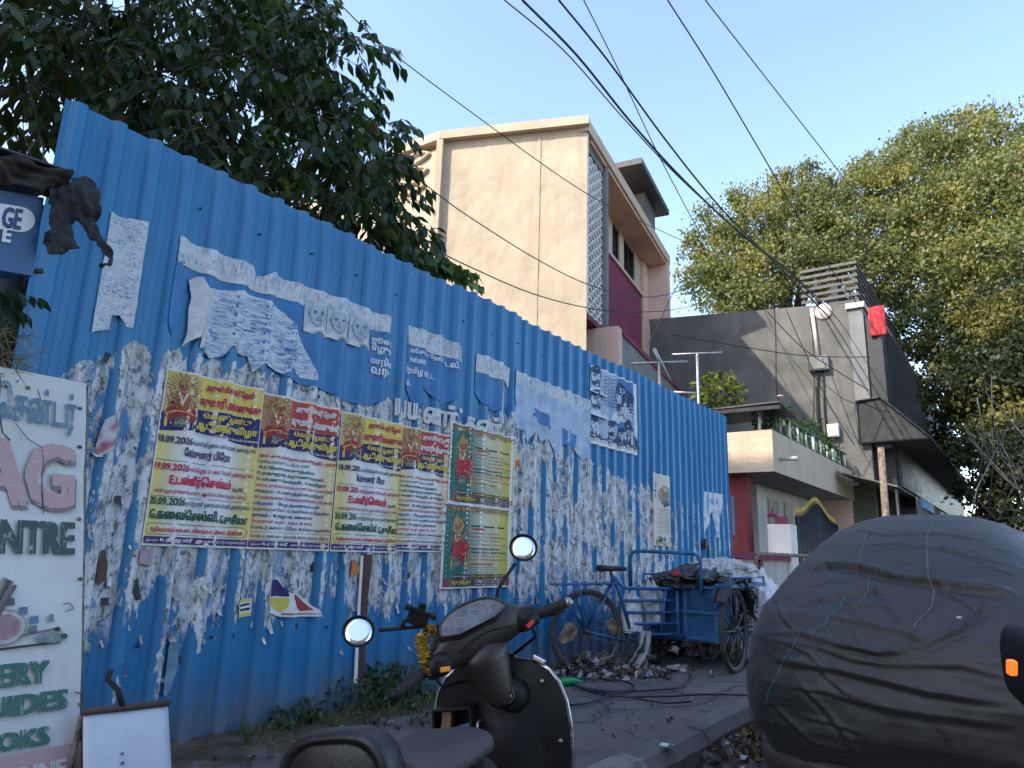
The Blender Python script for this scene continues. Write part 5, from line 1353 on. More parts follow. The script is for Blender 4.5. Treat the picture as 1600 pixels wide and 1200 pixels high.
class Spray:
    def __init__(s): s.p = []; s.d = []; s.n = []; s.z = []; s.tw = MB()
    def twig(s, p, d, L, nl, size, droop=0.5, side=0.75, r=0.006):
        p = np.array(p, float); d = np.array(d, float); d /= np.linalg.norm(d)
        pts = [p.copy()]; seg = L / nl
        for i in range(nl):
            d = d + np.array([0, 0, -droop * seg]) + rng.normal(size=3) * 0.05; d /= np.linalg.norm(d)
            p = p + d * seg; pts.append(p.copy())
            sd = np.cross(d, [0, 0, 1.0]); sd /= np.linalg.norm(sd) + 1e-6; sg = 1 if i % 2 else -1
            for q in range(1 if i < nl - 1 else 2):
                ld = sd * sg * side * rng.uniform(0.6, 1.2) + d * rng.uniform(0.2, 0.8) + np.array([0, 0, -0.75 * rng.uniform(0.6, 1.3)])
                up = np.array([0, 0, 1.0]) + sd * sg * 0.4 + rng.normal(size=3) * 0.35
                s.p.append(p + rng.normal(size=3) * 0.005); s.d.append(ld); s.n.append(up); s.z.append(size * rng.uniform(0.65, 1.15) * (0.75 + 0.4 * math.sin(PI * (i + 0.5) / nl)))
                sg = -sg
        s.tw.tube([tuple(q) for q in pts[::2] + [pts[-1]]], [r * (1 - 0.7 * i / (len(pts[::2]))) for i in range(len(pts[::2]) + 1)], 4)

# ---- big tree behind the hoarding
T0 = Vector((1.2, 8.6, 0.1))
tree = thing('broadleaf_tree', 'dark green tree with drooping leaf sprays hanging over the blue hoarding', 'tree', T0)
sp = Spray(); blobs = []
SPEC = [(-40, 20, 6.6, .9), (60, 20, 6.4, .85), (160, 10, 6.6, .8), (250, 30, 6.2, .8), (340, 10, 6.4, .75), (420, 20, 6.6, .6), (470, 35, 6.6, .4), (430, -60, 6.8, .8), (300, -80, 6.6, .9), (120, -90, 6.8, .9),
        (20, 120, 6.2, .8), (120, 110, 6.2, .75), (210, 120, 5.9, .75), (290, 140, 5.8, .7), (370, 110, 6.0, .65), (440, 100, 6.4, .5), (505, 90, 6.6, .32), (560, 75, 6.8, .2),
        (30, 210, 6.8, .6), (230, 200, 5.9, .55), (330, 220, 5.6, .6), (420, 190, 5.8, .6), (490, 170, 6.2, .5), (545, 160, 6.6, .36), (590, 205, 6.9, .16),
        (400, 275, 5.7, .5), (470, 265, 6.0, .55), (540, 250, 6.4, .5), (575, 275, 6.8, .30), (605, 250, 7.0, .16), (500, 320, 6.2, .5), (555, 335, 6.6, .42), (600, 335, 7.0, .28), (640, 365, 7.2, .2), (580, 380, 6.8, .3), (635, 405, 7.2, .24), (690, 410, 7.6, .14),
        (320, 290, 5.6, .34), (250, 250, 5.7, .35)]
for (px, py, dd, r) in SPEC:
    for layer in range(3 if py < 300 and px < 520 else 2):
        c = atD(px + rnd.uniform(-25, 25) * layer, py - 10 * layer, dd + layer * 1.2); blobs.append((c, r))
        for k in range(int((16 if layer == 0 else 13) * (0.35 + r))):
            v = rng.normal(size=3); v /= np.linalg.norm(v); v[2] = v[2] * 0.6 + 0.1
            p = np.array(c) + v * r * rng.uniform(0.15, 0.85) * np.array([1, 1, 0.8])
            d = np.array([v[0], v[1], 0.15 * v[2] - 0.1]) + rng.normal(size=3) * 0.25
            sp.twig(p, d, rng.uniform(0.35, 0.75) * (0.6 + 0.5 * r), int(rng.integers(6, 11)), 0.185, 1.6, 0.7)
k = len(sp.p)
cols = greens(k, [(0.018, 0.040, 0.016), (0.030, 0.062, 0.022), (0.050, 0.088, 0.028), (0.075, 0.085, 0.03), (0.10, 0.055, 0.03)], [30, 40, 22, 6, 1.5])
o = leaf_mesh('crown', np.array(sp.p) - np.array(T0), sp.d, sp.n, sp.z, cols, LONG, LONGF, M['leaf'], tree)
m = MB(); m.tube([(0, 0, 0), (0.05, -0.1, 1.5), (-0.1, -0.15, 3.0), (0.0, -0.3, 4.6), (0.1, -0.5, 6.5)], [0.26, 0.22, 0.19, 0.15, 0.08], 12)
m.build('trunk', M['bark'], tree)
m = MB()
for c, r in blobs[3::7]:
    q = c - T0; z0 = max(2.4, min(5.6, q.z - 1.2)); a = Vector((-0.05, -0.25, z0)); mid = a.lerp(q, 0.5) + Vector((0, 0, 0.35))
    m.tube([a, a.lerp(mid, 0.5) + Vector((0, 0, 0.15)), mid, q], [0.045, 0.03, 0.02, 0.010], 6)
m.build('branches', M['bark'], tree)
sp.tw.v = [tuple(Vector(p) - T0) for p in sp.tw.v]; sp.tw.build('twigs', M['twig'], tree)
# ---- heart leaved creeper sprig over the fence edge
sp = Spray(); 
for (px, py, qx, qy) in ((640, 392, 690, 425), (665, 395, 715, 440), (690, 410, 742, 432), (700, 425, 745, 452), (620, 400, 660, 420), (600, 385, 640, 415), (660, 415, 700, 432)):
    a = atD(px, py, 7.0); b = atD(qx, qy, 7.1); sp.twig(a, b - a + Vector((0, 0, 0.10)), (b - a).length * 1.1, 8, 0.125, 0.8, 0.6, 0.005)
V0 = atD(640, 392, 7.0); V0.z = 0.1
vine = thing('heart_leaved_creeper', 'heart shaped pale green leaves poking over the hoarding edge', 'creeper', V0)
leaf_mesh('leaves', np.array(sp.p) - np.array(V0), sp.d, sp.n, sp.z, greens(len(sp.p), [(0.05, 0.10, 0.035), (0.075, 0.14, 0.04), (0.10, 0.16, 0.05)], [3, 4, 2]), HEART, HEARTF, M['leaf'], vine)
sp.tw.v = [tuple(Vector(p) - V0) for p in sp.tw.v]
q = atD(640, 392, 7.0) - V0
sp.tw.tube([(0, 0.6, 0), (0.1, 0.5, 1.5), (q.x * 0.5, 0.3, q.z * 0.75), tuple(q)], 0.015, 6); sp.tw.build('stem', M['twig'], vine)
# ---- sunlit small leaved trees beyond the grey building
def far_tree(name, label, base, specs, nper, size, pal, wts, parent_h, dens_gap=0.0):
    T = Vector(base); root = thing(name, label, 'tree', T, group='sunlit trees beyond the grey building')
    P = []; D = []; N = []; Z = []
    cl = []
    for (px, py, dd, r) in specs:
        c = np.array(atD(px, py, dd)); cl.append((c, r))
        nsub = int(nper * r * r)
        for k in range(nsub):
            v = rng.normal(size=3); v /= np.linalg.norm(v)
            cc = c + v * r * rng.uniform(0.35, 1.0) ** 0.6 * np.array([1, 1, 0.85]); rr = rng.uniform(0.22, 0.55)
            nl = int(rng.integers(26, 60))
            q = rng.normal(size=(nl, 3)) * rr * 0.55 * np.array([1, 1, 0.8]); P.append(cc + q)
            dv = rng.normal(size=(nl, 3)) * 0.6 + np.array([0, 0, -0.8]); D.append(dv); N.append(rng.normal(size=(nl, 3)) + v * 0.8 + np.array([0, 0, 0.6])); Z.append(size * rng.uniform(0.7, 1.3, nl))
    P = np.vstack(P); D = np.vstack(D); N = np.vstack(N); Z = np.concatenate(Z); k = len(P)
    cols = greens(k, pal, wts, 0.18)
    lump = np.array([nz(p[0] * 0.5, p[1] * 0.5, p[2] * 0.6) for p in P[::1]])
    yel = np.clip((lump - 0.15) * 2.5, 0, 0.6)[:, None]
    cols = cols * (1 - yel) + yel * np.array([0.27, 0.24, 0.06])
    leaf_mesh('crown', P - np.array(T), D, N, Z, cols, RHOMB, RHOMBF, M['leaf2'], root)
    m = MB(); H = parent_h
    m.tube([(0, 0, 0), (0.2, 0.1, H * 0.35), (0.0, 0.0, H * 0.7), (0.1, -0.1, H)], [0.45, 0.36, 0.28, 0.14], 10); m.build('trunk', M['bark'], root)
    m = MB()
    for c, r in cl:
        q = Vector(c) - T; a = Vector((0, 0, max(H * 0.25, min(H, q.z * 0.6)))); mid = a.lerp(q, 0.55) + Vector((0, 0, 0.8))
        m.tube([a, mid, q + Vector((0, 0, r * 0.4))], [0.16, 0.09, 0.03], 6)
        for k in range(5):
            v = Vector(rng.normal(size=3)); v.normalize(); m.tube([mid.lerp(q, 0.5), q + v * r * 0.5, q + v * r * 0.95 + Vector((0, 0, 0.2))], [0.05, 0.03, 0.01], 4)
    m.build('branches', M['bark'], root)
    return root
PAL = [(0.09, 0.115, 0.04), (0.14, 0.16, 0.055), (0.19, 0.20, 0.075), (0.25, 0.23, 0.08), (0.26, 0.20, 0.09)]
far_tree('peepal_tree', 'nearer sunlit yellow green tree behind the grey roof corner', (30, 8.0, 0), [(1120, 395, 30, 1.6), (1180, 360, 30, 1.8), (1105, 440, 29, 1.3), (1160, 430, 29, 1.6), (1230, 420, 29, 1.8), (1240, 340, 30, 1.8), (1280, 320, 31, 1.4), (1290, 390, 30, 1.8), (1150, 465, 28, 1.1), (1330, 440, 30, 1.7), (1100, 330, 30.5, 0.5), (1200, 300, 31, 0.9), (1340, 370, 31, 1.6), (1150, 300, 30.5, 0.5), (1262, 268, 31, 0.5), (1228, 275, 31, 0.45), (1085, 370, 30, 0.5), (1160, 318, 30.5, 0.5), (1300, 285, 31, 0.5), (1190, 470, 28, 1.0)], 30, 0.145, PAL, [20, 34, 26, 8, 3], 7)
far_tree('peepal_tree', 'taller broad sunlit tree filling the right side of the sky', (36, -1.0, 0), [(1400, 300, 33, 2.2), (1460, 260, 33, 2.2), (1540, 245, 33, 2.2), (1610, 255, 32, 2.2), (1390, 370, 32, 2.0), (1450, 350, 31, 2.0), (1530, 320, 31, 2.3), (1600, 310, 30, 2.3), (1420, 430, 31, 1.7), (1480, 420, 30, 1.8), (1560, 400, 29, 1.8), (1630, 400, 28, 2.0), (1670, 320, 31, 2.2), (1340, 300, 33, 1.0), (1370, 260, 34, 1.0), (1435, 205, 33.5, 0.5), (1515, 180, 33.5, 0.5), (1340, 262, 34, 0.5), (1405, 225, 34, 0.5), (1548, 172, 33, 0.4), (1480, 205, 34, 0.9)], 28, 0.145, PAL, [22, 34, 24, 8, 3], 9)
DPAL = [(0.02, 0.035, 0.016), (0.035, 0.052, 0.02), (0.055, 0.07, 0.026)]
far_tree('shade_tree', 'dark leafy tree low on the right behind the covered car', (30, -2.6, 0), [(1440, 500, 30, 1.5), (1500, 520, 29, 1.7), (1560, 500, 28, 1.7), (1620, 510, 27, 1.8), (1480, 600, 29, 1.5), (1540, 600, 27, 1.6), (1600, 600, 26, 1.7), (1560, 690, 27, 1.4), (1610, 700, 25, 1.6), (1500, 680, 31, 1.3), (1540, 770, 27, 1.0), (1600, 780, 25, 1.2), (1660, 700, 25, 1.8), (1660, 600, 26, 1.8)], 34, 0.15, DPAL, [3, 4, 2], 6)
# bare stems and creepers under the dark tree
m = MB()
for k in range(34):
    a = atD(rnd.uniform(1510, 1640), rnd.uniform(640, 830), rnd.uniform(19, 23)); b = atD(rnd.uniform(1500, 1660), rnd.uniform(580, 830), rnd.uniform(19, 23))
    mid = a.lerp(b, 0.5) + Vector((rnd.uniform(-.3, .3), rnd.uniform(-.3, .3), rnd.uniform(-.5, .2))); m.tube([a, mid, b], rnd.uniform(0.008, 0.02), 5)
o = m.build('dry_branches', M['darkmetal']); tag(o, 'tangle of bare branches and stems in the dark right edge', 'branches', kind='stuff')

# ---- potted shrub and rail plants on the terrace
def small_plant(name, label, base, h, r, n, size, pal, wts, tpl=RHOMB, fc=RHOMBF, group=None, pot=None, sr=1.0):
    T = Vector(base); root = thing(name, label, 'plant', T, group=group)
    P = rng.normal(size=(n, 3)); P /= np.linalg.norm(P, axis=1, keepdims=True); P *= (rng.uniform(0.2, 1, (n, 1)) ** 0.5) * r * np.array([1, 1, 0.75]); P = np.sign(P) * np.abs(P); P[:, 2] += h
    D = P - np.array([0, 0, h * 0.9]); D = D + rng.normal(size=(n, 3)) * r * 0.5 + np.array([0, 0, -0.3 * r])
    leaf_mesh('foliage', P, D, rng.normal(size=(n, 3)) * 0.5 + np.array([0, 0, 1.0]), size * rng.uniform(0.6, 1.3, n), greens(n, pal, wts), tpl, fc, M['leaf2'], root)
    m = MB()
    for k in range(6):
        v = Vector((rnd.uniform(-r, r), rnd.uniform(-r, r), h + rnd.uniform(-.3, .3) * r)) * 0.8; m.tube([(0, 0, 0), (v.x * 0.2, v.y * 0.2, v.z * 0.5), tuple(v)], [0.022 * sr, 0.016 * sr, 0.006 * sr], 5)
    m.build('stem', M['bark'], root)
    if pot: pot_mb = MB(); pot_mb.lathe([(0.0, -pot[1]), (pot[0] * 0.75, -pot[1]), (pot[0], 0), (pot[0] * 0.9, 0), (pot[0] * 0.85, -0.03), (0, -0.03)], 16); pot_mb.build('pot', M['redcol'], root)
    return root
YG = [(0.07, 0.11, 0.02), (0.14, 0.17, 0.03), (0.22, 0.22, 0.05), (0.03, 0.06, 0.018)]
p = onX(1126, 655, HX + 1.2)
small_plant('terrace_shrub', 'bushy yellow green shrub standing on the terrace beside the aerial', (p.x, p.y, 3.6), 1.15, 0.52, 420, 0.17, YG, [2, 4, 2, 2], LONG, LONGF, pot=(0.2, 0.3))
for i, (s, r, h, lab) in enumerate(((0.5, 0.24, 0.32, 'low green plant against the start of the terrace rail'), (1.5, 0.28, 0.55, 'plant with a pink flower above the terrace rail'), (2.7, 0.30, 0.45, 'leafy plant in the middle of the terrace rail'), (3.9, 0.36, 0.62, 'tallest plant behind the terrace rail'), (5.0, 0.30, 0.42, 'plant spilling through the far part of the rail'), (6.2, 0.28, 0.38, 'last plant at the far end of the terrace rail'))):
    small_plant('terrace_plant', lab, (HX + s, HY + 0.25, hz1), h, r, 170, 0.12, [(0.03, 0.06, 0.018), (0.05, 0.10, 0.025), (0.10, 0.14, 0.04)], [3, 3, 1], LONG, LONGF, 'plants along the terrace rail')
m = MB(); q = Vector((HX + 1.5, HY + 0.2, hz1 + 0.95)); m.lathe([(0, -0.03), (0.05, -0.01), (0.07, 0.02), (0.02, 0.03), (0, 0.02)], 8, 0, Matrix.Translation(q)); tag(m.build('pink_flower', mat('petal', (0.6, 0.4, 0.42), 0.6)), 'single pale pink flower above the terrace rail', 'flower')
# ---- weeds along the foot of the hoarding
W = [(405, 1128, .13, .12, 'small weed at the hoarding foot left of the big clump'), (450, 1122, .16, .12, 'thin weed just left of the big clump'), (510, 1108, .22, .22, 'leafy weed at the left of the big clump'), (560, 1098, .30, .27, 'tallest broad leaved weed in the clump'), (605, 1092, .26, .24, 'broad leaved weed right of the tallest'), (640, 1105, .18, .22, 'weed between the clump and the scooter'), (585, 1128, .16, .24, 'low weed in front of the clump'), (660, 1130, .12, .22, 'low feathery weed beside the scooter')]
for i, (px, py, h, r, lab) in enumerate(W):
    p = onZ(px, py, SW + 0.02); y = min(p.y, FY - 0.10)
    small_plant('weed', lab, (p.x, y, SW), h * 0.62, r * 0.62, int(60 + 500 * r * r * 4), 0.045 if i < 6 else 0.032, [(0.035, 0.065, 0.025), (0.055, 0.095, 0.035), (0.09, 0.13, 0.05), (0.14, 0.12, 0.06)], [3, 4, 2, 1], LONG if i != 3 else HEART, LONGF if i != 3 else HEARTF, 'weeds at the hoarding foot', sr=0.22)
# grass tufts
n = 1500
gp_ = np.stack([rng.uniform(2.6, 6.2, n), FY - 0.05 - np.abs(rng.normal(size=n)) * 0.16, np.full(n, SW + 0.02)], 1)
keep = np.array([nz(q[0] * 2.2, 5) > -0.05 or rng.random() < 0.15 for q in gp_]); gp_ = gp_[keep]; n = len(gp_)
GR = np.array([[-.05, 0, 0], [.05, 0, 0], [-.03, .5, .05], [.03, .5, .05], [0, 1, .16]])
o = leaf_mesh('grass', gp_, np.stack([rng.normal(size=n) * .5, rng.normal(size=n) * .5 - .1, np.ones(n)], 1), rng.normal(size=(n, 3)) + np.array([0, -1, 0]), rng.uniform(0.04, 0.13, n), greens(n, [(0.06, 0.10, 0.03), (0.11, 0.13, 0.05), (0.17, 0.15, 0.07)], [3, 2, 1]), GR, [(0, 1, 3, 2), (2, 3, 4)], M['leaf2'])
tag(o, 'sparse grass growing along the foot of the hoarding', 'grass', kind='stuff')

# ================================================================== OVERHEAD CABLES
CB = [([(525, 0), (600, 72), (740, 178), (900, 292), (1010, 350), (1110, 392), (1200, 405)], 9, 26, .010, 'thin cable crossing in front of the cream wall from the tree top'),
      ([(80, 0), (210, 95), (430, 190), (610, 255), (720, 330), (830, 400), (920, 445), (1000, 464), (1060, 455), (1100, 432)], 7, 24, .010, 'sagging cable that emerges from the tree at mid wall height'),
      ([(-20, 130), (120, 170), (330, 262), (520, 325), (640, 372), (730, 415), (830, 458), (930, 483), (1020, 487), (1085, 478)], 6.5, 24, .011, 'lowest sagging cable just above the hoarding edge'),
      ([(788, 0), (880, 78), (970, 180), (1060, 276), (1160, 366), (1235, 425), (1310, 500), (1370, 585)], 10, 26, .012, 'left cable of the pair crossing the blue sky'),
      ([(816, 0), (900, 85), (985, 190), (1070, 283), (1165, 372), (1240, 432), (1350, 545)], 10, 26, .022, 'thick right cable of the pair crossing the blue sky'),
      ([(873, 0), (950, 95), (1035, 212), (1120, 318), (1205, 405), (1290, 490), (1360, 560)], 10, 27, .018, 'thick cable running steeply to the grey building corner'),
      ([(912, 0), (962, 100), (1022, 228), (1075, 330), (1110, 392), (1135, 420)], 10, 26, .010, 'thin steep cable ending near the tree'),
      ([(1043, 0), (1110, 105), (1190, 240), (1260, 360), (1320, 450), (1400, 545)], 10, 28, .012, 'steep cable over the slatted roof screen'),
      ([(1102, 0), (1180, 100), (1280, 228), (1360, 330), (1450, 430)], 10, 30, .010, 'rightmost cable running into the tall tree'),
      ([(1195, 400), (1206, 450), (1212, 520), (1213, 600), (1218, 632)], 20.2, 20.6, .016, 'cable hanging down the grey wall left of the pipes'),
      ([(1195, 483), (1250, 540), (1300, 575), (1358, 610)], 20.2, 20.6, .014, 'thin cable slanting down the grey wall to the right'),
      ([(1228, 483), (1262, 560), (1300, 640), (1335, 695)], 20.2, 20.6, .014, 'steep cable crossing the lower grey wall'),
      ([(1048, 522), (1120, 535), (1250, 555), (1360, 558)], 17, 20.5, .012, 'nearly level cable across the grey wall'),
      ([(1098, 425), (1060, 445), (1030, 505), (1012, 540)], 18, 15, .010, 'short cable dropping to the cream balcony'),
      ([(1052, 452), (1080, 440), (1100, 425)], 17, 20, .010, 'short cable between the cream house and the tree')]
for i, (pl, d0, d1, r, lab) in enumerate(CB):
    pts = []; n = len(pl)
    # denser along a smooth path
    for q in range((n - 1) * 6 + 1):
        t = q / 6; a = min(int(t), n - 2); f = t - a
        P0, P1, P2, P3 = pl[max(a - 1, 0)], pl[a], pl[a + 1], pl[min(a + 2, n - 1)]
        x, y = (0.5 * (2 * P1[j] + (P2[j] - P0[j]) * f + (2 * P0[j] - 5 * P1[j] + 4 * P2[j] - P3[j]) * f * f + (3 * P1[j] - P0[j] - 3 * P2[j] + P3[j]) * f ** 3) for j in (0, 1))
        w = t / (n - 1); dd = 1 / ((1 - w) / d0 + w / d1); pts.append(atD(x, y, dd))
    m = MB(); m.tube(pts, r, 6); tag(m.build('overhead_cable', M['black']), lab, 'cable', 'overhead cables')

# ================================================================== UNSEEN BLOCKS ADDED TO SHADE THE STREET AND HOARDING
ab = thing('added_shade_block', 'unseen tall block added to keep the sun off the street', 'building', (-9, 12, 0))
m = MB(); m.b2((-9, -8, 0), (7, 5, 18.6)); m.build('wall', M['cream2'], ab)
for i in range(5):
    for j in range(4):
        m = MB(); m.b2((-7.5 + i * 3, -8.04, 1.2 + j * 3.6), (-6.3 + i * 3, -7.99, 2.7 + j * 3.6)); m.build('window', M['glass'], ab)
m = MB(); m.b2((-9.1, -8.1, 18.6), (7.1, 5.1, 18.7)); m.build('roof', M['greypale'], ab)

oh = thing('added_shade_house', 'unseen house added across the street to darken the hoarding ribs', 'building', (-12, -11, 0))  # added out of view, cuts skylight on the left-facing rib sides
m = MB(); m.b2((-13, -5, 0), (11.5, 4, 9.5)); m.build('wall', M['greywall'], oh)
for i in range(6):
    for j in range(2):
        m = MB(); m.b2((-11.5 + i * 3.8, 3.99, 1.3 + j * 4), (-10 + i * 3.8, 4.04, 3.0 + j * 4)); m.build('window', M['glass'], oh)
m = MB(); m.b2((-13.2, -5.2, 9.5), (11.7, 4.3, 9.75)); m.build('roof', M['greypale'], oh)
# ================================================================== SCOOTER
M['scpaint'] = mat('brown_grey_scooter_paint', (0.036, 0.030, 0.0265), 0.42, 0.25, 0.2, 5, 0.04, 120)
M['scblack'] = mat('black_plastic', (0.007, 0.007, 0.0075), 0.55, 0, 0.3, 9, 0.08, 200, 0.3)
M['rubber'] = mat('black_rubber', (0.016, 0.016, 0.017), 0.8, 0, 0.35, 18, 0.3, 120)
M['chrome'] = mat('chrome', (0.55, 0.55, 0.56), 0.22, 1.0, 0.05, 9)
M['seatvinyl'] = mat('grey_brown_vinyl', (0.052, 0.046, 0.044), 0.55, 0, 0.2, 7, 0.25, 220)
M['padvinyl'] = mat('black_vinyl', (0.010, 0.010, 0.011), 0.38, 0, 0.25, 7, 0.15, 160)
M['dial'] = mat('dial_cover', (0.06, 0.066, 0.07), 0.22, 0.0, 0.35, 14, 0.0, 20, 0.6, (0.15, 0.155, 0.16))
M['dialmark'] = mat('dial_marks', (0.36, 0.38, 0.40), 0.4, 0, 0.2, 20)
M['mirror'] = mat('mirror_glass', (0.9, 0.92, 0.94), 0.03, 1.0, 0.03, 4)
M['amber'] = mat('amber_button', (0.75, 0.26, 0.03), 0.4, 0, 0.2, 20)
M['redbtn'] = mat('red_button', (0.50, 0.02, 0.02), 0.4, 0, 0.2, 20)
M['alloy'] = mat('alloy_metal', (0.35, 0.35, 0.35), 0.4, 0.9, 0.2, 20)
M['marigold'] = mat('marigold_petals', (0.72, 0.42, 0.03), 0.7, 0, 0.35, 30, 0.8, 90, 0.3, (0.85, 0.62, 0.08))
M['jasmine'] = mat('white_petals', (0.72, 0.70, 0.58), 0.7, 0, 0.15, 30, 0.5, 90)
SC_LOC = Vector((2.13, 1.456, 0.0)); SC_TH = 0.34; SC_LEAN = 0.147; SC_ST = 0.735
scooter = thing('parked_scooter', 'dark brown scooter parked at the kerb with round mirrors and marigolds', 'scooter', SC_LOC, (-SC_LEAN, 0, SC_TH))
_p0 = Vector((0, 0, 0.8)); _Rs = Matrix.Rotation(SC_ST, 3, Vector((-0.45, 0, 0.893)).normalized())
def st(p): return _Rs @ (Vector(p) - _p0) + _p0
def steer(mb):
    mb.v = [tuple(st(p)) for p in mb.v]; return mb
SCM = Matrix.Translation(SC_LOC) @ Matrix.Rotation(SC_TH, 4, 'Z') @ Matrix.Rotation(-SC_LEAN, 4, 'X')
SCI = SCM.inverted()
def selip(cx, cz, ax, az, y, n=28, e=2.6):
    r = []
    for k in range(n):
        a = 2 * PI * k / n; c, s_ = math.cos(a), math.sin(a)
        r.append(Vector((cx + ax * abs(c) ** (2 / e) * (1 if c >= 0 else -1), y, cz + az * abs(s_) ** (2 / e) * (1 if s_ >= 0 else -1))))
    return r
# handlebar cowl
ys = [0.215, 0.19, 0.16, 0.13, 0.10, 0.06, 0.02, -0.02, -0.06, -0.10, -0.13, -0.16, -0.19, -0.215]
def cowl_sec(y):
    a = abs(y); t = sst(0.08, 0.2, a)
    return (-0.045 - 0.045 * t, 0.992 - 0.030 * t, 0.092 - 0.060 * t, 0.082 - 0.050 * t)
m = MB(); m.loft([selip(*cowl_sec(y), y) for y in ys]); 
steer(m); m.build('handlebar_cowl', M['scpaint'], scooter)
# raised hood round the dials
m = MB(); rim = []; inner = []
DC = Vector((-0.124, 0.012, 1.050)); du = Vector((0, 1, 0)); dn = Vector((-0.80, 0, 0.60)).normalized(); dv = dn.cross(du) * -1
if dv.z < 0: dv = -dv
def arch(sx, sy, off, n=26):
    out = []
    for k in range(n):
        a = PI * k / (n - 1); out.append(DC + du * (sx * math.cos(a)) + dv * (sy * math.sin(a) ** 0.85 - 0.030) + dn * off)
    out += [DC + du * (-sx * 0.55) + dv * (-0.052) + dn * off, DC + du * (sx * 0.55) + dv * (-0.052) + dn * off]
    return out
m.loft([arch(0.128, 0.085, -0.05), arch(0.128, 0.084, 0.002), arch(0.125, 0.082, 0.007), arch(0.120, 0.077, 0.007), arch(0.118, 0.075, -0.004)], 0, False)
steer(m); m.build('dial_hood', M['scpaint'], scooter)
m = MB(); m.add(arch(0.119, 0.076, 0.001), [tuple(range(28))]); steer(m); dial = m.build('instrument_panel', M['dial'], scooter)
m = MB()
for (u0, v0, r) in ((-0.035, 0.0, 0.036), (0.045, -0.008, 0.02)):
    m.tube([DC + du * (u0 + r * math.cos(a)) + dv * (v0 + r * math.sin(a)) + dn * 0.002 for a in [2 * PI * k / 24 for k in range(24)]], 0.0012, 4, 0, False, True)
    for k in range(13):
        a = -0.6 + 4.3 * k / 12; q = DC + du * u0 + dv * v0 + dn * 0.002; e_ = du * math.cos(a) + dv * math.sin(a); m.tube([q + e_ * r * 0.72, q + e_ * r * 0.92], 0.001, 4)
m.tube([DC + du * -0.035 + dn * 0.003, DC + du * -0.012 + dv * 0.016 + dn * 0.003], 0.0013, 4); steer(m); m.build('dial_marks', M['dialmark'], dial)
# neck
m = MB(); m.loft([[Vector((-0.045 + ax * math.cos(a), ay * math.sin(a), z)) for a in [2 * PI * k / 20 for k in range(20)]] for z, ax, ay in ((0.735, 0.022, 0.028), (0.75, 0.034, 0.042), (0.785, 0.044, 0.054), (0.83, 0.055, 0.07), (0.88, 0.065, 0.084), (0.94, 0.08, 0.105))]); steer(m); m.build('steering_neck', M['scpaint'], scooter)
# seam line across the cowl
m = MB(); m.tube([(-0.142, y, 0.958 + 0.018 * math.cos(y * 16)) for y in [-0.10 + 0.02 * k for k in range(11)]], 0.0022, 5); steer(m); m.build('cowl_seam', M['scblack'], scooter)
for s in (1, -1):
    # switch pod
    m = MB(); m.loft([selip(-0.095, 0.958, 0.036, 0.035, s * 0.13, 18), selip(-0.10, 0.955, 0.044, 0.040, s * 0.16, 18), selip(-0.10, 0.955, 0.040, 0.036, s * 0.205, 18), selip(-0.10, 0.955, 0.026, 0.026, s * 0.215, 18)]); steer(m); pod = m.build('switch_pod', M['scblack'], scooter)
    m = MB(); m.box((-0.142, s * 0.165, 0.935), (0.014, 0.034, 0.016), 0, Rx(0.3 * s), 0.003); steer(m); m.build('button', M['amber'] if s > 0 else M['redbtn'], pod)
    m = MB(); m.box((-0.140, s * 0.165, 0.965), (0.012, 0.04, 0.014), 0, Rx(0.2 * s), 0.003); m.box((-0.143, s * 0.175, 0.968), (0.014, 0.012, 0.01), 0, None, 0.002); steer(m); m.build('switch', M['rubber'], pod)
    # grip with ribs
    m = MB(); pts = []; rs = []
    for k in range(31):
        t = k / 30; pts.append((-0.10 - 0.022 * t, s * (0.212 + 0.115 * t), 0.955 - 0.016 * t)); rs.append(0.0178 if k % 2 else 0.0164)
    rs[0] = 0.02; rs[1] = 0.022
    m.tube(pts, rs, 14); steer(m); m.build('grip', M['rubber'], scooter)
    m = MB(); m.tube([(-0.122, s * 0.326, 0.939), (-0.123, s * 0.334, 0.938), (-0.126, s * 0.350, 0.936), (-0.127, s * 0.354, 0.936)], [0.016, 0.019, 0.015, 0.009], 12); steer(m); m.build('bar_end', M['scblack'] if s > 0 else M['alloy'], scooter)
    m = MB(); m.tube([(-0.06, s * 0.19, 0.945), (-0.03, s * 0.24, 0.937), (-0.035, s * 0.30, 0.925), (-0.045, s * 0.345, 0.918)], [0.008, 0.0065, 0.006, 0.007], 8, 0, True, False, 1.5); steer(m); m.build('brake_lever', M['scblack'], scooter)
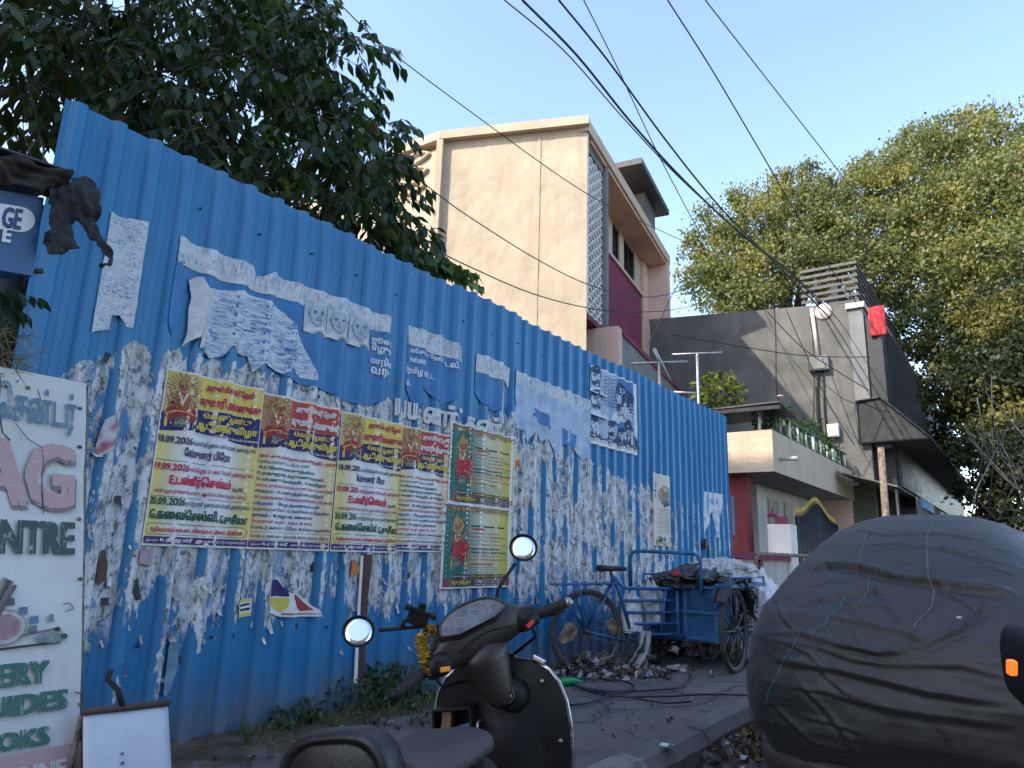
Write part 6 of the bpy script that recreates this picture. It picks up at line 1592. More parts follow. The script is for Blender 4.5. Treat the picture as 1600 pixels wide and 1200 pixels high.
# mirrors: stem, shell, rim and glass turned towards the rider
for (lab, base, mid, tip, cen) in (('l', (-0.05, 0.10, 1.055), (-0.06, 0.16, 1.085), (-0.075, 0.30, 1.135), (-0.08, 0.362, 1.160)), ('r', (-0.05, -0.115, 1.045), (-0.06, -0.14, 1.085), (-0.075, -0.235, 1.140), (-0.08, -0.288, 1.178))):
    m = MB(); b = Vector(base); m.tube([b - Vector((0, 0, 0.02)), b, Vector(mid), Vector(tip)], [0.010, 0.008, 0.0062, 0.0062], 10); m.lathe([(0.013, -0.02), (0.014, 0.0), (0.009, 0.012)], 12, 0, Matrix.Translation(b)); steer(m); stem = m.build('mirror_stem', M['scblack'], scooter)
    cw = SCM @ st(cen)                                  # centre of the glass in the street
    v = (CAM - cw).normalized(); nrm = (v + Vector((0, 0, 0.42)) + Vector((0.0, -0.05, 0))).normalized()
    ln = (SCI.to_3x3() @ nrm).normalized(); Mq = Matrix.Translation(st(cen)) @ ln.to_track_quat('Z', 'Y').to_matrix().to_4x4()
    m = MB(); m.lathe([(0.0, -0.022), (0.025, -0.021), (0.044, -0.013), (0.0525, 0.0), (0.0525, 0.004), (0.049, 0.0055), (0.0485, 0.002), (0.0, 0.002)], 32, 0, Mq); mh = m.build('mirror_head', M['scblack'], scooter)
    m = MB(); m.lathe([(0.0, 0.0032), (0.03, 0.0031), (0.0488, 0.0026), (0.0488, 0.0021)], 40, 0, Mq); m.build('mirror_glass', M['mirror'], mh)
# phone holder clipped to the left stem
m = MB(); Mh = Matrix.Translation(st((-0.075, 0.165, 1.118))) @ Matrix.Rotation(0.5, 4, 'X') @ Matrix.Rotation(0.4, 4, 'Z')
def hx(c, d, b=0.004): m.box(Mh @ (Vector(c) * 1.3), Vector(d) * 1.3, 0, Mh.to_3x3(), b)
hx((0, 0, 0), (0.014, 0.055, 0.042)); hx((-0.012, 0.035, 0.018), (0.03, 0.016, 0.012)); hx((-0.012, -0.035, 0.018), (0.03, 0.016, 0.012)); hx((-0.012, 0.03, -0.024), (0.03, 0.012, 0.018)); hx((-0.012, -0.03, -0.024), (0.03, 0.012, 0.018)); hx((0, 0.0, 0.028), (0.012, 0.02, 0.02))
m.tube([Mh @ Vector((0.008, 0, -0.02)), st((-0.06, 0.15, 1.085)), st((-0.055, 0.12, 1.06))], 0.008, 8); m.build('phone_holder', M['scblack'], scooter)
# leg shield: inner panel and front apron
lev = [(0.30, 0.15), (0.36, 0.185), (0.45, 0.222), (0.55, 0.240), (0.65, 0.246), (0.73, 0.240), (0.79, 0.222), (0.835, 0.19), (0.865, 0.14), (0.882, 0.07)]
def back_x(y, w, z): return 0.035 - 0.10 * max(0, 1 - (abs(y) / (w * 0.62)) ** 2) * sst(0.9, 0.6, z) * 0.55 + 0.02 * (abs(y) / w) ** 2
m = MB(); N_ = 26
m.grid(lambda u, v: (lambda z, w: (back_x((2 * u - 1) * w, w, z), (2 * u - 1) * w, z))(*(lambda t: (lev[int(t)][0] + (lev[min(int(t) + 1, 9)][0] - lev[int(t)][0]) * (t % 1), lev[int(t)][1] + (lev[min(int(t) + 1, 9)][1] - lev[int(t)][1]) * (t % 1)))(min(v * 9, 8.999))), 28, 40)
m.build('inner_panel', M['scblack'], scooter)
m = MB()
m.grid(lambda u, v: (lambda z, w: (0.06 + (0.14 + 0.05 * sst(0.85, 0.5, z)) * (1 - abs(2 * u - 1) ** 2.2), -(2 * u - 1) * w, z))(*(lambda t: (lev[int(t)][0] + (lev[min(int(t) + 1, 9)][0] - lev[int(t)][0]) * (t % 1), lev[int(t)][1] + (lev[min(int(t) + 1, 9)][1] - lev[int(t)][1]) * (t % 1)))(min(v * 9, 8.999))), 28, 40)
ed = [(0.056, w, z) for z, w in lev]; m.add(ed + [(0.062, w, z) for z, w in lev], [(i, i + 1, 11 + i, 10 + i) for i in range(9)])
m.build('front_apron', M['scpaint'], scooter)
for s in (1, -1):
    m = MB(); m.tube([(0.055, s * w * 1.005, z) for z, w in (lev[1:9] if s < 0 else lev[2:9])], 0.0075, 8, 0, True, False, 0.7); m.build('chrome_edge', M['chrome'], scooter)
m = MB(); m.box((0.045, -0.165, 0.868), (0.02, 0.05, 0.018), 0, Rx(0.55), 0.004); m.build('edge_clip', M['chrome'], scooter)
for (y, z) in ((-0.17, 0.80), (-0.21, 0.61), (-0.04, 0.55), (0.02, 0.60)):
    m = MB(); m.lathe([(0.0, 0.004), (0.006, 0.004), (0.008, 0.0), (0.008, -0.006)], 10, 0, Matrix.Translation((0.028 - (0.03 if abs(y) < 0.1 else 0), y, z)) @ Matrix.Rotation(-PI / 2, 4, 'Y')); m.build('screw', M['alloy'], scooter)
# ignition lock and its boss
m = MB(); m.loft([[Vector((0.0 + dx, -0.066 + r * math.cos(a), 0.766 + r * math.sin(a))) for a in [2 * PI * k / 20 for k in range(20)]] for dx, r in ((0.05, 0.058), (0.0, 0.054), (-0.022, 0.046), (-0.034, 0.032))]); boss = m.build('lock_boss', M['scblack'], scooter)
ML = Matrix.Translation((-0.036, -0.062, 0.772)) @ Matrix.Rotation(-PI / 2 + 0.25, 4, 'Y')
m = MB(); m.lathe([(0.024, -0.01), (0.027, 0.0), (0.026, 0.006), (0.020, 0.006), (0.019, 0.001)], 24, 0, ML); lk = m.build('lock_ring', M['scpaint'], boss)
m = MB(); m.lathe([(0.016, 0.0), (0.016, 0.006), (0.006, 0.007), (0.0, 0.003)], 20, 0, ML); m.build('key_slot', M['alloy'], lk)
m = MB(); m.tube([(-0.02, 0.048, 0.70), (-0.05, 0.048, 0.70), (-0.058, 0.048, 0.685), (-0.05, 0.048, 0.672)], 0.005, 8); m.build('bag_hook', M['alloy'], scooter)
# open glove pocket with odds and ends
m = MB()
for c, d in (((-0.02, 0.135, 0.745), (0.09, 0.14, 0.008)), ((-0.02, 0.135, 0.648), (0.09, 0.14, 0.008)), ((-0.02, 0.068, 0.697), (0.09, 0.008, 0.10)), ((-0.02, 0.203, 0.697), (0.09, 0.008, 0.10)), ((-0.055, 0.135, 0.660), (0.01, 0.13, 0.03))): m.box(c, d, 0, None, 0.003)
gl = m.build('glove_pocket', M['scblack'], scooter)
m = MB(); m.box((-0.025, 0.165, 0.700), (0.04, 0.035, 0.08), 0, Rx(0.2), 0.004); m.build('brown_packet', mat('brown_card', (0.20, 0.11, 0.07), 0.8), gl)
m = MB(); m.box((-0.03, 0.105, 0.675), (0.05, 0.07, 0.035), 0, Rx(-0.2), 0.008); m.build('blue_cloth', mat('blue_cloth', (0.05, 0.12, 0.25), 0.8), gl)
# floorboard, tunnel, body, seat
m = MB(); m.loft([[Vector((x, y, z)) for y, z in ((-w, 0.27), (w, 0.27), (w, 0.315), (w * 0.9, 0.325), (-w * 0.9, 0.325), (-w, 0.315))] for x, w in ((0.10, 0.14), (0.0, 0.18), (-0.2, 0.185), (-0.36, 0.17))], 0, True, False); m.build('floorboard', M['scblack'], scooter)
def ring_x(x, w, zb, zt, e=3.0, n=28):
    r = []
    for k in range(n):
        a = 2 * PI * k / n; c, s_ = math.cos(a), math.sin(a)
        r.append(Vector((x, w * abs(c) ** (2 / e) * (1 if c >= 0 else -1), (zb + zt) / 2 + (zt - zb) / 2 * abs(s_) ** (2 / e) * (1 if s_ >= 0 else -1))))
    return r
m = MB(); m.loft([ring_x(-0.34, 0.10, 0.32, 0.66), ring_x(-0.40, 0.15, 0.32, 0.69), ring_x(-0.55, 0.175, 0.34, 0.70), ring_x(-0.80, 0.19, 0.38, 0.715), ring_x(-1.0, 0.17, 0.45, 0.73), ring_x(-1.18, 0.11, 0.55, 0.72), ring_x(-1.24, 0.06, 0.60, 0.70)]); m.build('rear_body', M['scpaint'], scooter)
m = MB()
ss_ = []
for k in range(29):
    t = k / 28; x = -0.30 - 0.66 * t
    w = 0.145 * sst(-0.02, 0.30, t) ** 0.6 + 0.022 * t; zt = 0.700 + 0.065 * sst(0.0, 0.22, t) ** 0.7 - 0.006 * math.sin(t * PI * 1.2) + 0.03 * sst(0.45, 1, t); zb = 0.672 + 0.035 * t
    ss_.append(ring_x(x, max(w, 0.01), zb, zt, 2.7, 32))
m.loft(ss_); m.build('seat', M['seatvinyl'], scooter)
m = MB(); m.box((-0.318, -0.05, 0.695), (0.03, 0.05, 0.02), 0, None, 0.006); m.build('seat_latch', M['scblack'], scooter)
# padded back rest
m = MB()
def pad(sc, x, dz=0.0):
    return [Vector((x, 0.018 + 0.136 * sc * c, 0.775 + 0.102 * sc * s_ + dz)) for c, s_ in [((abs(math.cos(a)) ** 0.55) * (1 if math.cos(a) >= 0 else -1) * (1.0 - 0.16 * max(0, math.sin(a))), (abs(math.sin(a)) ** 0.6) * (1 if math.sin(a) >= 0 else -1)) for a in [2 * PI * k / 40 for k in range(40)]]]
m.loft([pad(0.80, -0.955), pad(0.95, -0.962), pad(1.0, -0.978), pad(1.0, -1.030), pad(0.97, -1.045), pad(0.90, -1.050), pad(0.82, -1.047), pad(0.79, -1.040), pad(0.74, -1.042), pad(0.5, -1.048), pad(0.1, -1.050)])
br = m.build('back_rest', M['padvinyl'], scooter)
m = MB(); bp = [(-1.0525, y, z) for y, z in ((0.075, 0.728), (0.062, 0.752), (-0.062, 0.752), (-0.075, 0.728), (-0.05, 0.714), (0.05, 0.714))]; m.tube(bp + [bp[0]], 0.0014, 4); 
V, F = text_fit("tac", -0.045, 0.732, 0.06, 0.015, 0.03); m.add([(-1.0535, -x, z) for x, z in V], F); m.build('badge', M['alloy'], br)
m = MB(); m.tube([(-0.9, 0.15, 0.72), (-1.0, 0.16, 0.74), (-1.08, 0.12, 0.75), (-1.08, -0.12, 0.75), (-1.0, -0.16, 0.74), (-0.9, -0.15, 0.72)], 0.011, 8); m.build('grab_rail', M['scblack'], scooter)
m = MB(); m.box((-1.235, 0, 0.66), (0.03, 0.14, 0.06), 0, None, 0.01); m.build('tail_lamp', M['redbtn'], scooter)
m = MB(); m.box((-1.30, 0, 0.48), (0.012, 0.15, 0.16), 0, Ry(0.25), 0.004); m.build('rear_mudflap', M['scblack'], scooter)
# wheels
def wheel(c, st_=False):
    Mw = Matrix.Translation(c) @ Matrix.Rotation(PI / 2, 4, 'X')
    m = MB(); m.lathe([(0.13, -0.045), (0.165, -0.05), (0.195, -0.038), (0.208, 0.0), (0.195, 0.038), (0.165, 0.05), (0.13, 0.045), (0.125, 0.0), (0.13, -0.045)], 36, 0, Mw, True, False)
    if st_: steer(m)
    w = m.build('wheel', M['rubber'], scooter)
    m = MB(); m.lathe([(0.0, -0.03), (0.04, -0.035), (0.05, -0.02), (0.11, -0.02), (0.13, -0.035), (0.13, 0.035), (0.11, 0.02), (0.05, 0.02), (0.04, 0.035), (0.0, 0.03)], 30, 0, Mw)
    if st_: steer(m)
    m.build('rim', M['alloy'], w)
wheel((0.29, 0, 0.208), True); wheel((-0.97, 0, 0.208))
m = MB(); m.grid(lambda u, v: (0.29 + 0.235 * math.cos(-0.3 + 2.6 * u), 0.07 * (2 * v - 1), 0.208 + 0.235 * math.sin(-0.3 + 2.6 * u) - 0.02 * abs(2 * v - 1) ** 2), 22, 8); steer(m); m.build('front_mudguard', M['scpaint'], scooter, solid=0.004)
for s in (1, -1):
    m = MB(); m.tube([(0.29, s * 0.075, 0.21), (0.22, s * 0.075, 0.36), (0.10, s * 0.05, 0.62)], 0.02, 8); steer(m); m.build('fork_leg', M['scblack'], scooter)
m = MB(); m.tube([(-0.45, -0.14, 0.26), (-0.7, -0.17, 0.26), (-0.8, -0.18, 0.28), (-1.15, -0.19, 0.33)], [0.02, 0.02, 0.05, 0.045], 12); m.build('exhaust', M['scblack'], scooter)
m = MB(); m.tube([(-0.35, 0.10, 0.30), (-0.38, 0.24, 0.10), (-0.39, 0.29, 0.045)], 0.011, 8); m.build('side_stand', M['alloy'], scooter)
m = MB(); m.tube([(-0.085, -0.19, 0.93), (-0.05, -0.20, 0.88), (0.0, -0.12, 0.86)], 0.006, 6); m.tube([(-0.085, 0.19, 0.93), (-0.04, 0.17, 0.88), (0.0, 0.08, 0.86)], 0.005, 6); steer(m); m.build('control_cable', M['scblack'], scooter)
m = MB(); m.lathe([(0.0, 0.02), (0.06, 0.012), (0.075, 0.0), (0.075, -0.02)], 20, 0, Matrix.Translation((0.062, 0, 1.0)) @ Matrix.Rotation(PI / 2, 4, 'Y')); steer(m); m.build('headlamp', M['glass'], scooter)
# garland hung from the left stem
GO = SCM @ st((-0.06, 0.155, 1.06))
# petals in short overlapping whorls
gar = thing('flower_garland', 'short garland of yellow marigolds hung on the scooter mirror stem', 'garland', GO)
fr = random.Random(3)
path = [st((-0.08, 0.145 + 0.04 * k / 3, 1.060 - 0.008 * k)) for k in range(4)] + [st((-0.10 - 0.004 * k, 0.195 + 0.004 * k, 1.050 - 0.020 * k)) for k in range(6)]
for i, p in enumerate(path):
    q = SCM @ p - GO; R0 = fr.uniform(0.014, 0.019); m = MB()
    for ring, (rr, hz, n) in enumerate(((R0, 0.0, 11), (R0 * 0.8, R0 * 0.35, 9), (R0 * 0.5, R0 * 0.6, 7), (R0 * 0.75, -R0 * 0.3, 9))):
        for k in range(n):
            a = 2 * PI * (k + 0.37 * ring) / n; d = Vector((math.cos(a), math.sin(a), 0.2 + hz / R0)); c = q + Vector((math.cos(a) * rr * 0.6, math.sin(a) * rr * 0.6, hz)); s_ = d.cross(Vector((0, 0, 1))).normalized() * R0 * 0.62
            m.add([c - s_ * 0.5, c + s_ * 0.5, c + d * R0 * 0.75 + s_ * 0.8 + Vector((0, 0, fr.uniform(-.004, .006))), c + d * R0 * 0.75 - s_ * 0.8 + Vector((0, 0, fr.uniform(-.004, .006)))], [(0, 1, 2, 3)], 0, True)
    m.build('blossom', M['jasmine'] if i in (2, 3) else M['marigold'], gar)
m = MB(); m.tube([SCM @ p - GO for p in path], 0.0015, 4); m.build('thread', M['jasmine'], gar)
# ================================================================== CYCLE CART
M['cartblue'] = mat('chalky_blue_paint', (0.018, 0.095, 0.26), 0.6, 0.1, 0.4, 9, 0.3, 50, 0.4, (0.035, 0.14, 0.33))
M['cartdark'] = mat('dirty_blue_board', (0.010, 0.060, 0.165), 0.7, 0, 0.45, 5, 0.3, 40, 0.3, (0.02, 0.09, 0.21))
M['tyre'] = mat('dusty_tyre', (0.045, 0.042, 0.038), 0.9, 0, 0.4, 14, 0.4, 80)
M['spoke'] = mat('dull_spokes', (0.10, 0.095, 0.085), 0.6, 0.5, 0.3, 20)
M['tarpgrey'] = mat('grey_plastic_sheet', (0.30, 0.31, 0.32), 0.45, 0, 0.35, 6, 0.5, 25, 0.5, (0.48, 0.49, 0.50))
M['tarpblack'] = mat('black_plastic_sheet', (0.022, 0.020, 0.024), 0.4, 0, 0.4, 7, 0.5, 25)
M['sack'] = mat('white_woven_sack', (0.52, 0.53, 0.54), 0.6, 0, 0.2, 8, 0.5, 40)
M['card'] = mat('brown_carton', (0.17, 0.11, 0.06), 0.85, 0, 0.45, 14, 0.3, 40, 0.3, (0.36, 0.29, 0.20))
M['litter'] = tint_mat('litter_scraps', 0.7, 0.0, 0.4, 25, 0.4, 60)
M['greycloth'] = mat('grey_cloth', (0.27, 0.28, 0.30), 0.8, 0, 0.3, 8, 0.5, 30)
CW0 = Vector((6.13, 3.50, SW)); CH = Vector((0.82, -0.57, 0)).normalized(); CN = Vector((CH.y, -CH.x, 0)) * 1.0
cart = thing('cycle_cart', 'blue three wheeled cycle cart with spoked wheels loaded with plastic sheets', 'cycle cart', CW0)
def bp(a, z, s=0.0): return CH * a + CN * s + Vector((0, 0, z))      # relative to the cart's base; s sideways
def cbuild(mb, name, mt, parent=cart): return mb.build(name, mt, parent)
def spoked(center, axis, R, name, nsp=18, thick=0.022, hub=0.035, spr=0.0045):
    axis = Vector(axis).normalized(); Mx = Matrix.Translation(center) @ axis.to_track_quat('Z', 'Y').to_matrix().to_4x4()
    m = MB(); n = 56
    m.tube([Mx @ Vector((R * math.cos(2 * PI * k / n), R * math.sin(2 * PI * k / n), 0)) for k in range(n)], thick, 10, 0, False, True); w = cbuild(m, name, M['tyre'])
    m = MB(); m.lathe([(R - 0.018, -0.014), (R - 0.035, -0.012), (R - 0.035, 0.012), (R - 0.018, 0.014)], 48, 0, Mx, True, False); m.build('rim', M['spoke'], w)
    m = MB()
    for k in range(nsp):
        a = 2 * PI * k / nsp; sd = 1 if k % 2 else -1
        m.tube([Mx @ Vector((hub * 0.7 * math.cos(a + 0.3 * sd), hub * 0.7 * math.sin(a + 0.3 * sd), 0.028 * sd)), Mx @ Vector(((R - 0.03) * math.cos(a), (R - 0.03) * math.sin(a), 0))], spr, 5)
    m.build('spokes', M['spoke'], w)
    m = MB(); m.lathe([(0.0, -0.06), (0.012, -0.06), (0.012, -0.035), (hub, -0.03), (hub * 0.6, 0.0), (hub, 0.03), (0.012, 0.035), (0.012, 0.06), (0.0, 0.06)], 16, 0, Mx); m.build('hub', M['spoke'], w)
    return w
RW = 0.36
spoked(bp(0, RW + 0.02), CN, RW, 'rear_wheel', 28, 0.022, 0.03, 0.0022)
XB = 0.92     # cart box starts here (x), relative to base
y1b, y0b = 3.20 - CW0.y, 2.58 - CW0.y
RC = 0.385
spoked((1.13, y0b - 0.10, RC + 0.02), (0.02, -1, 0), RC, 'cart_wheel', 14, 0.026, 0.05, 0.009)
spoked((1.13, y1b + 0.12, RC + 0.02), (0.02, -1, 0), RC, 'cart_wheel', 14, 0.026, 0.05, 0.009)
m = MB(); m.tube([(1.13, y0b - 0.10, RC + 0.02), (1.13, y1b + 0.12, RC + 0.02)], 0.018, 8); m.tube([(0.95, y0b + 0.05, 0.40), (1.13, y0b + 0.02, RC + 0.02), (1.9, y0b + 0.05, 0.42)], 0.015, 6); cbuild(m, 'axle', M['spoke'])
# frame of the cycle half
m = MB()
BBp = (0.50, 0.28)
for s in (0.03, -0.03):
    m.tube([bp(0, RW + 0.02, s * 1.8), bp(BBp[0] - 0.05, BBp[1], s)], 0.011, 8)
    m.tube([bp(0, RW + 0.02, s * 1.8), bp(0.27, 0.84, s * 0.6)], 0.011, 8)
m.tube([bp(0.26, 0.90), bp(0.34, 0.74), bp(BBp[0], BBp[1])], 0.017, 10)
m.tube([bp(0.29, 0.88), bp(0.36, 0.80), bp(0.42, 0.775), bp(0.99, 0.775)], 0.017, 10)
m.tube([bp(0.99, 0.80), bp(0.99, 0.34)], 0.017, 10); m.tube([bp(0.86, 0.76), bp(0.80, 0.36)], 0.013, 8)
for z, a0 in ((0.66, 0.385), (0.55, 0.425), (0.445, 0.455), (0.345, 0.62)): m.tube([bp(a0, z), bp(0.99, z)], 0.014, 8)
m.tube([bp(BBp[0], BBp[1]), bp(0.62, 0.345)], 0.013, 8)
cbuild(m, 'cycle_frame', M['cartblue'])
m = MB(); m.tube([bp(-0.36, 0.80, 0.06), bp(0.30, 0.82, 0.06)], 0.008, 6); m.tube([bp(-0.36, 0.80, -0.06), bp(0.30, 0.82, -0.06)], 0.008, 6)
for k in range(6): m.tube([bp(-0.36 + k * 0.12, 0.802, 0.07), bp(-0.36 + k * 0.12, 0.802, -0.07)], 0.007, 6)
for s in (0.06, -0.06): m.tube([bp(-0.12, 0.80, s), bp(0.0, RW + 0.03, s)], 0.007, 6); m.tube([bp(-0.30, 0.80, s), bp(0.0, RW + 0.03, s)], 0.006, 6)
cbuild(m, 'carrier_rack', M['cartblue'])
m = MB()
rings = []
for k in range(13):
    t = k / 12; w = 0.02 + 0.088 * sst(0.35, 0.85, t) * (1 - 0.25 * sst(0.9, 1, t)); zc = 0.945 + 0.014 * t + 0.012 * (1 - t); hh = 0.020 + 0.012 * t
    rings.append([bp(0.42 - 0.29 * t, zc + hh * math.sin(a), w * math.cos(a)) for a in [2 * PI * j / 14 for j in range(14)]])
m.loft(rings); cbuild(m, 'saddle', M['rubber'])
m = MB()
for s in (0.05, -0.05): m.tube([bp(0.16 + 0.012 * math.cos(k), 0.845 + 0.010 * k / 2, s + 0.014 * math.sin(k)) for k in range(20)], 0.004, 5)
m.tube([bp(0.27, 0.84), bp(0.25, 0.93)], 0.013, 8); cbuild(m, 'saddle_springs', M['spoke'])
m = MB(); ax = CN; Mx = Matrix.Translation(bp(BBp[0], BBp[1], 0.05)) @ ax.to_track_quat('Z', 'Y').to_matrix().to_4x4()
m.tube([Mx @ Vector((0.095 * math.cos(2 * PI * k / 30), 0.095 * math.sin(2 * PI * k / 30), 0)) for k in range(30)], 0.008, 6, 0, False, True)
for k in range(5): a = 2 * PI * k / 5; m.tube([Mx @ Vector((0.01, 0, 0)), Mx @ Vector((0.09 * math.cos(a), 0.09 * math.sin(a), 0))], 0.007, 5)
m.tube([bp(BBp[0], BBp[1], 0.08), bp(BBp[0] + 0.10, BBp[1] - 0.12, 0.08)], 0.01, 6); m.tube([bp(BBp[0], BBp[1], -0.08), bp(BBp[0] - 0.10, BBp[1] + 0.12, -0.08)], 0.01, 6)
m.box(bp(BBp[0] + 0.10, BBp[1] - 0.12, 0.13), (0.08, 0.08, 0.025), 0, Rz(-0.6)); m.box(bp(BBp[0] - 0.10, BBp[1] + 0.12, -0.13), (0.08, 0.08, 0.025), 0, Rz(-0.6)); cbuild(m, 'crank', M['spoke'])
m = MB(); m.tube([bp(0, RW + 0.06, 0.05), bp(BBp[0], BBp[1] + 0.09, 0.05)], 0.004, 5); m.tube([bp(0, RW - 0.02, 0.05), bp(BBp[0], BBp[1] - 0.09, 0.05)], 0.004, 5); cbuild(m, 'chain', M['spoke'])
# box
zb_c, zt_c = 0.30, 0.80
m = MB(); XE = 2.05
m.b2((XB, y0b, zb_c), (XB + 0.025, y1b, zt_c)); m.b2((XE - 0.025, y0b, zb_c), (XE, y1b, zt_c)); m.b2((XB + 0.026, y0b, zb_c), (XE - 0.026, y0b + 0.02, zt_c)); m.b2((XB + 0.026, y1b - 0.02, zb_c), (XE - 0.026, y1b, zt_c)); m.b2((XB, y0b, zb_c - 0.022), (XE, y1b, zb_c - 0.002)); cbuild(m, 'box_panels', M['cartdark'])
m = MB()
for yy in (y0b, (y0b + y1b) / 2, y1b): m.b2((XB - 0.014, yy - 0.018, zb_c - 0.02), (XB - 0.002, yy + 0.018, zt_c + 0.02))
for zz in (zb_c + 0.015, 0.56, zt_c): m.b2((XB - 0.02, y0b - 0.02, zz - 0.014), (XB - 0.003, y1b + 0.02, zz + 0.014))
m.b2((XB - 0.02, y0b - 0.16, zt_c + 0.005), (XE, y0b - 0.002, zt_c + 0.04)); m.b2((XB - 0.02, y1b + 0.002, zt_c + 0.005), (XE, y1b + 0.16, zt_c + 0.04))
m.tube([(XB - 0.01, y0b - 0.15, zt_c), (XB - 0.01, y0b, zb_c + 0.3)], 0.012, 6)
m.tube([(XB + 0.1, y1b + 0.1, zb_c), (0.72, -0.36, 0.33)], 0.015, 6)
for yy in (y0b - 0.15, y1b + 0.15):
    for xx in (XB, XB + 0.5, XE - 0.05): m.tube([(xx, yy, zt_c), (xx, yy, zt_c + 0.10)], 0.011, 6)
    m.tube([(XB, yy, zt_c + 0.10), (XE - 0.05, yy, zt_c + 0.10)], 0.010, 6)
m.tube([(0.95, y0b + 0.3, zb_c), bp(0.99, 0.34), bp(0.99, 0.5)], 0.018, 6)
cbuild(m, 'box_frame', M['cartblue'])
hx_ = XB - 0.06; ya, yb2 = 3.47 - CW0.y, 2.70 - CW0.y
m = MB(); pts = [(hx_, ya, 0.74), (hx_, ya, 1.06), (hx_, ya - 0.02, 1.11), (hx_, ya - 0.07, 1.135), (hx_, yb2 + 0.07, 1.125), (hx_, yb2 + 0.02, 1.10), (hx_, yb2, 1.05), (hx_, yb2, 0.74)]
m.tube(pts, 0.019, 10); cbuild(m, 'push_bar', M['cartblue'])
m = MB(); m.grid(lambda u, v: (1.13 + (RC + 0.07) * math.cos(0.35 + 2.2 * u), y0b - 0.17 + 0.14 * v, RC + 0.03 + (RC + 0.07) * math.sin(0.35 + 2.2 * u)), 20, 3); o = cbuild(m, 'mudguard', M['black']); o.modifiers.new('s', 'SOLIDIFY').thickness = 0.004
# load and rubbish
def crumple(name, label, cat, c, d, mt, seed, rough=0.5, flat=0.0, n=40, group=None, fr_=3.0, drape=0.0):
    m = MB()
    def f(u, v):
        a = 2 * PI * u; e = v * PI / 2
        r = (1 + rough * fbm(math.cos(a) * fr_ + seed, math.sin(a) * fr_, v * fr_ * 0.8 + seed) - rough * 0.6 * abs(fbm(math.cos(a) * fr_ * 1.7, math.sin(a) * fr_ * 1.7 + seed, v * 3)))
        cz = math.sin(e) ** (1 - flat); cr = math.cos(e) ** 0.7 if v < 1 else 0
        return (d[0] * r * cr * math.cos(a), d[1] * r * cr * math.sin(a), d[2] * cz * (1 + rough * 0.9 * fbm(u * 7 + seed, v * 5, seed)) - (drape * abs(nz(math.cos(a) * 3, math.sin(a) * 3, seed)) if v < 0.12 else 0))
    m.grid(f, n, n // 2, 0, False); o = m.build(name, mt); o.location = c; return tag(o, label, cat, group)
B0 = CW0
crumple('plastic_sheet', 'black plastic sheeting heaped in the cart box', 'plastic sheet', (B0.x + 1.42, B0.y - 0.62, B0.z + 0.78), (0.62, 0.44, 0.20), M['tarpblack'], 1.3, 0.35, 0.2, 60)
crumple('plastic_sheet', 'shiny grey plastic sheet folded over the top of the cart load', 'plastic sheet', (B0.x + 1.60, B0.y - 0.74, B0.z + 0.90), (0.50, 0.34, 0.17), M['tarpgrey'], 4.1, 0.30, 0.2, 60)
crumple('cloth_bundle', 'dark bundle with red cloth beside the cart saddle', 'bundle', (B0.x + 0.98, B0.y - 0.42, B0.z + 0.80), (0.20, 0.22, 0.13), M['tarpblack'], 7.7, 0.35, 0.1, 36)
crumple('red_rag', 'small red rag tucked on the cart load', 'rag', (B0.x + 0.90, B0.y - 0.52, B0.z + 0.90), (0.06, 0.05, 0.045), M['redflag'], 2.2, 0.4, 0.1, 20)
for i, (dx, dy, dz, sz, lab, mt) in enumerate(((2.30, -0.86, 0.0, (0.36, 0.34, 0.90), 'big white woven sack standing behind the cart wheel', 'sack'), (2.75, -0.35, 0.0, (0.4, 0.35, 0.6), 'grey sack slumped behind the white sack', 'tarpgrey'), (2.15, -1.05, 0.0, (0.26, 0.2, 0.16), 'low heap of grey plastic beyond the cart wheel', 'tarpgrey'))):
    crumple('sack', lab, 'sack', (B0.x + dx, B0.y + dy, SW - 0.01), sz, M[mt], 11 + i * 3.3, 0.22, 0.3, 48)
crumple('plastic_bag', 'white plastic bag wedged in the cycle frame', 'plastic bag', (B0.x + 0.50, B0.y - 0.22, B0.z + 0.36), (0.15, 0.11, 0.34), M['sack'], 5.5, 0.25, 0.2, 30)
crumple('plastic_bag', 'grey bag pushed between the cycle frame and the box', 'plastic bag', (B0.x + 0.72, B0.y - 0.34, B0.z + 0.45), (0.13, 0.12, 0.36), M['tarpgrey'], 8.5, 0.25, 0.2, 30)
# cloth hanging from the frame
m = MB(); q0 = bp(0.60, 0.38); 
m.grid(lambda u, v: (B0 + q0 + CH * (0.20 * (u - 0.5) * (0.6 + 0.7 * v) - 0.16 * v * v) + CN * (0.05 * math.sin(u * 11 + v * 2) + 0.05 + 0.04 * nz(u * 5, v * 4)) + Vector((0, 0, -0.36 * v))), 26, 26); tag(m.build('hanging_cloth', M['greycloth'], solid=0.004), 'grey cloth hanging from the cycle frame to the ground', 'cloth')
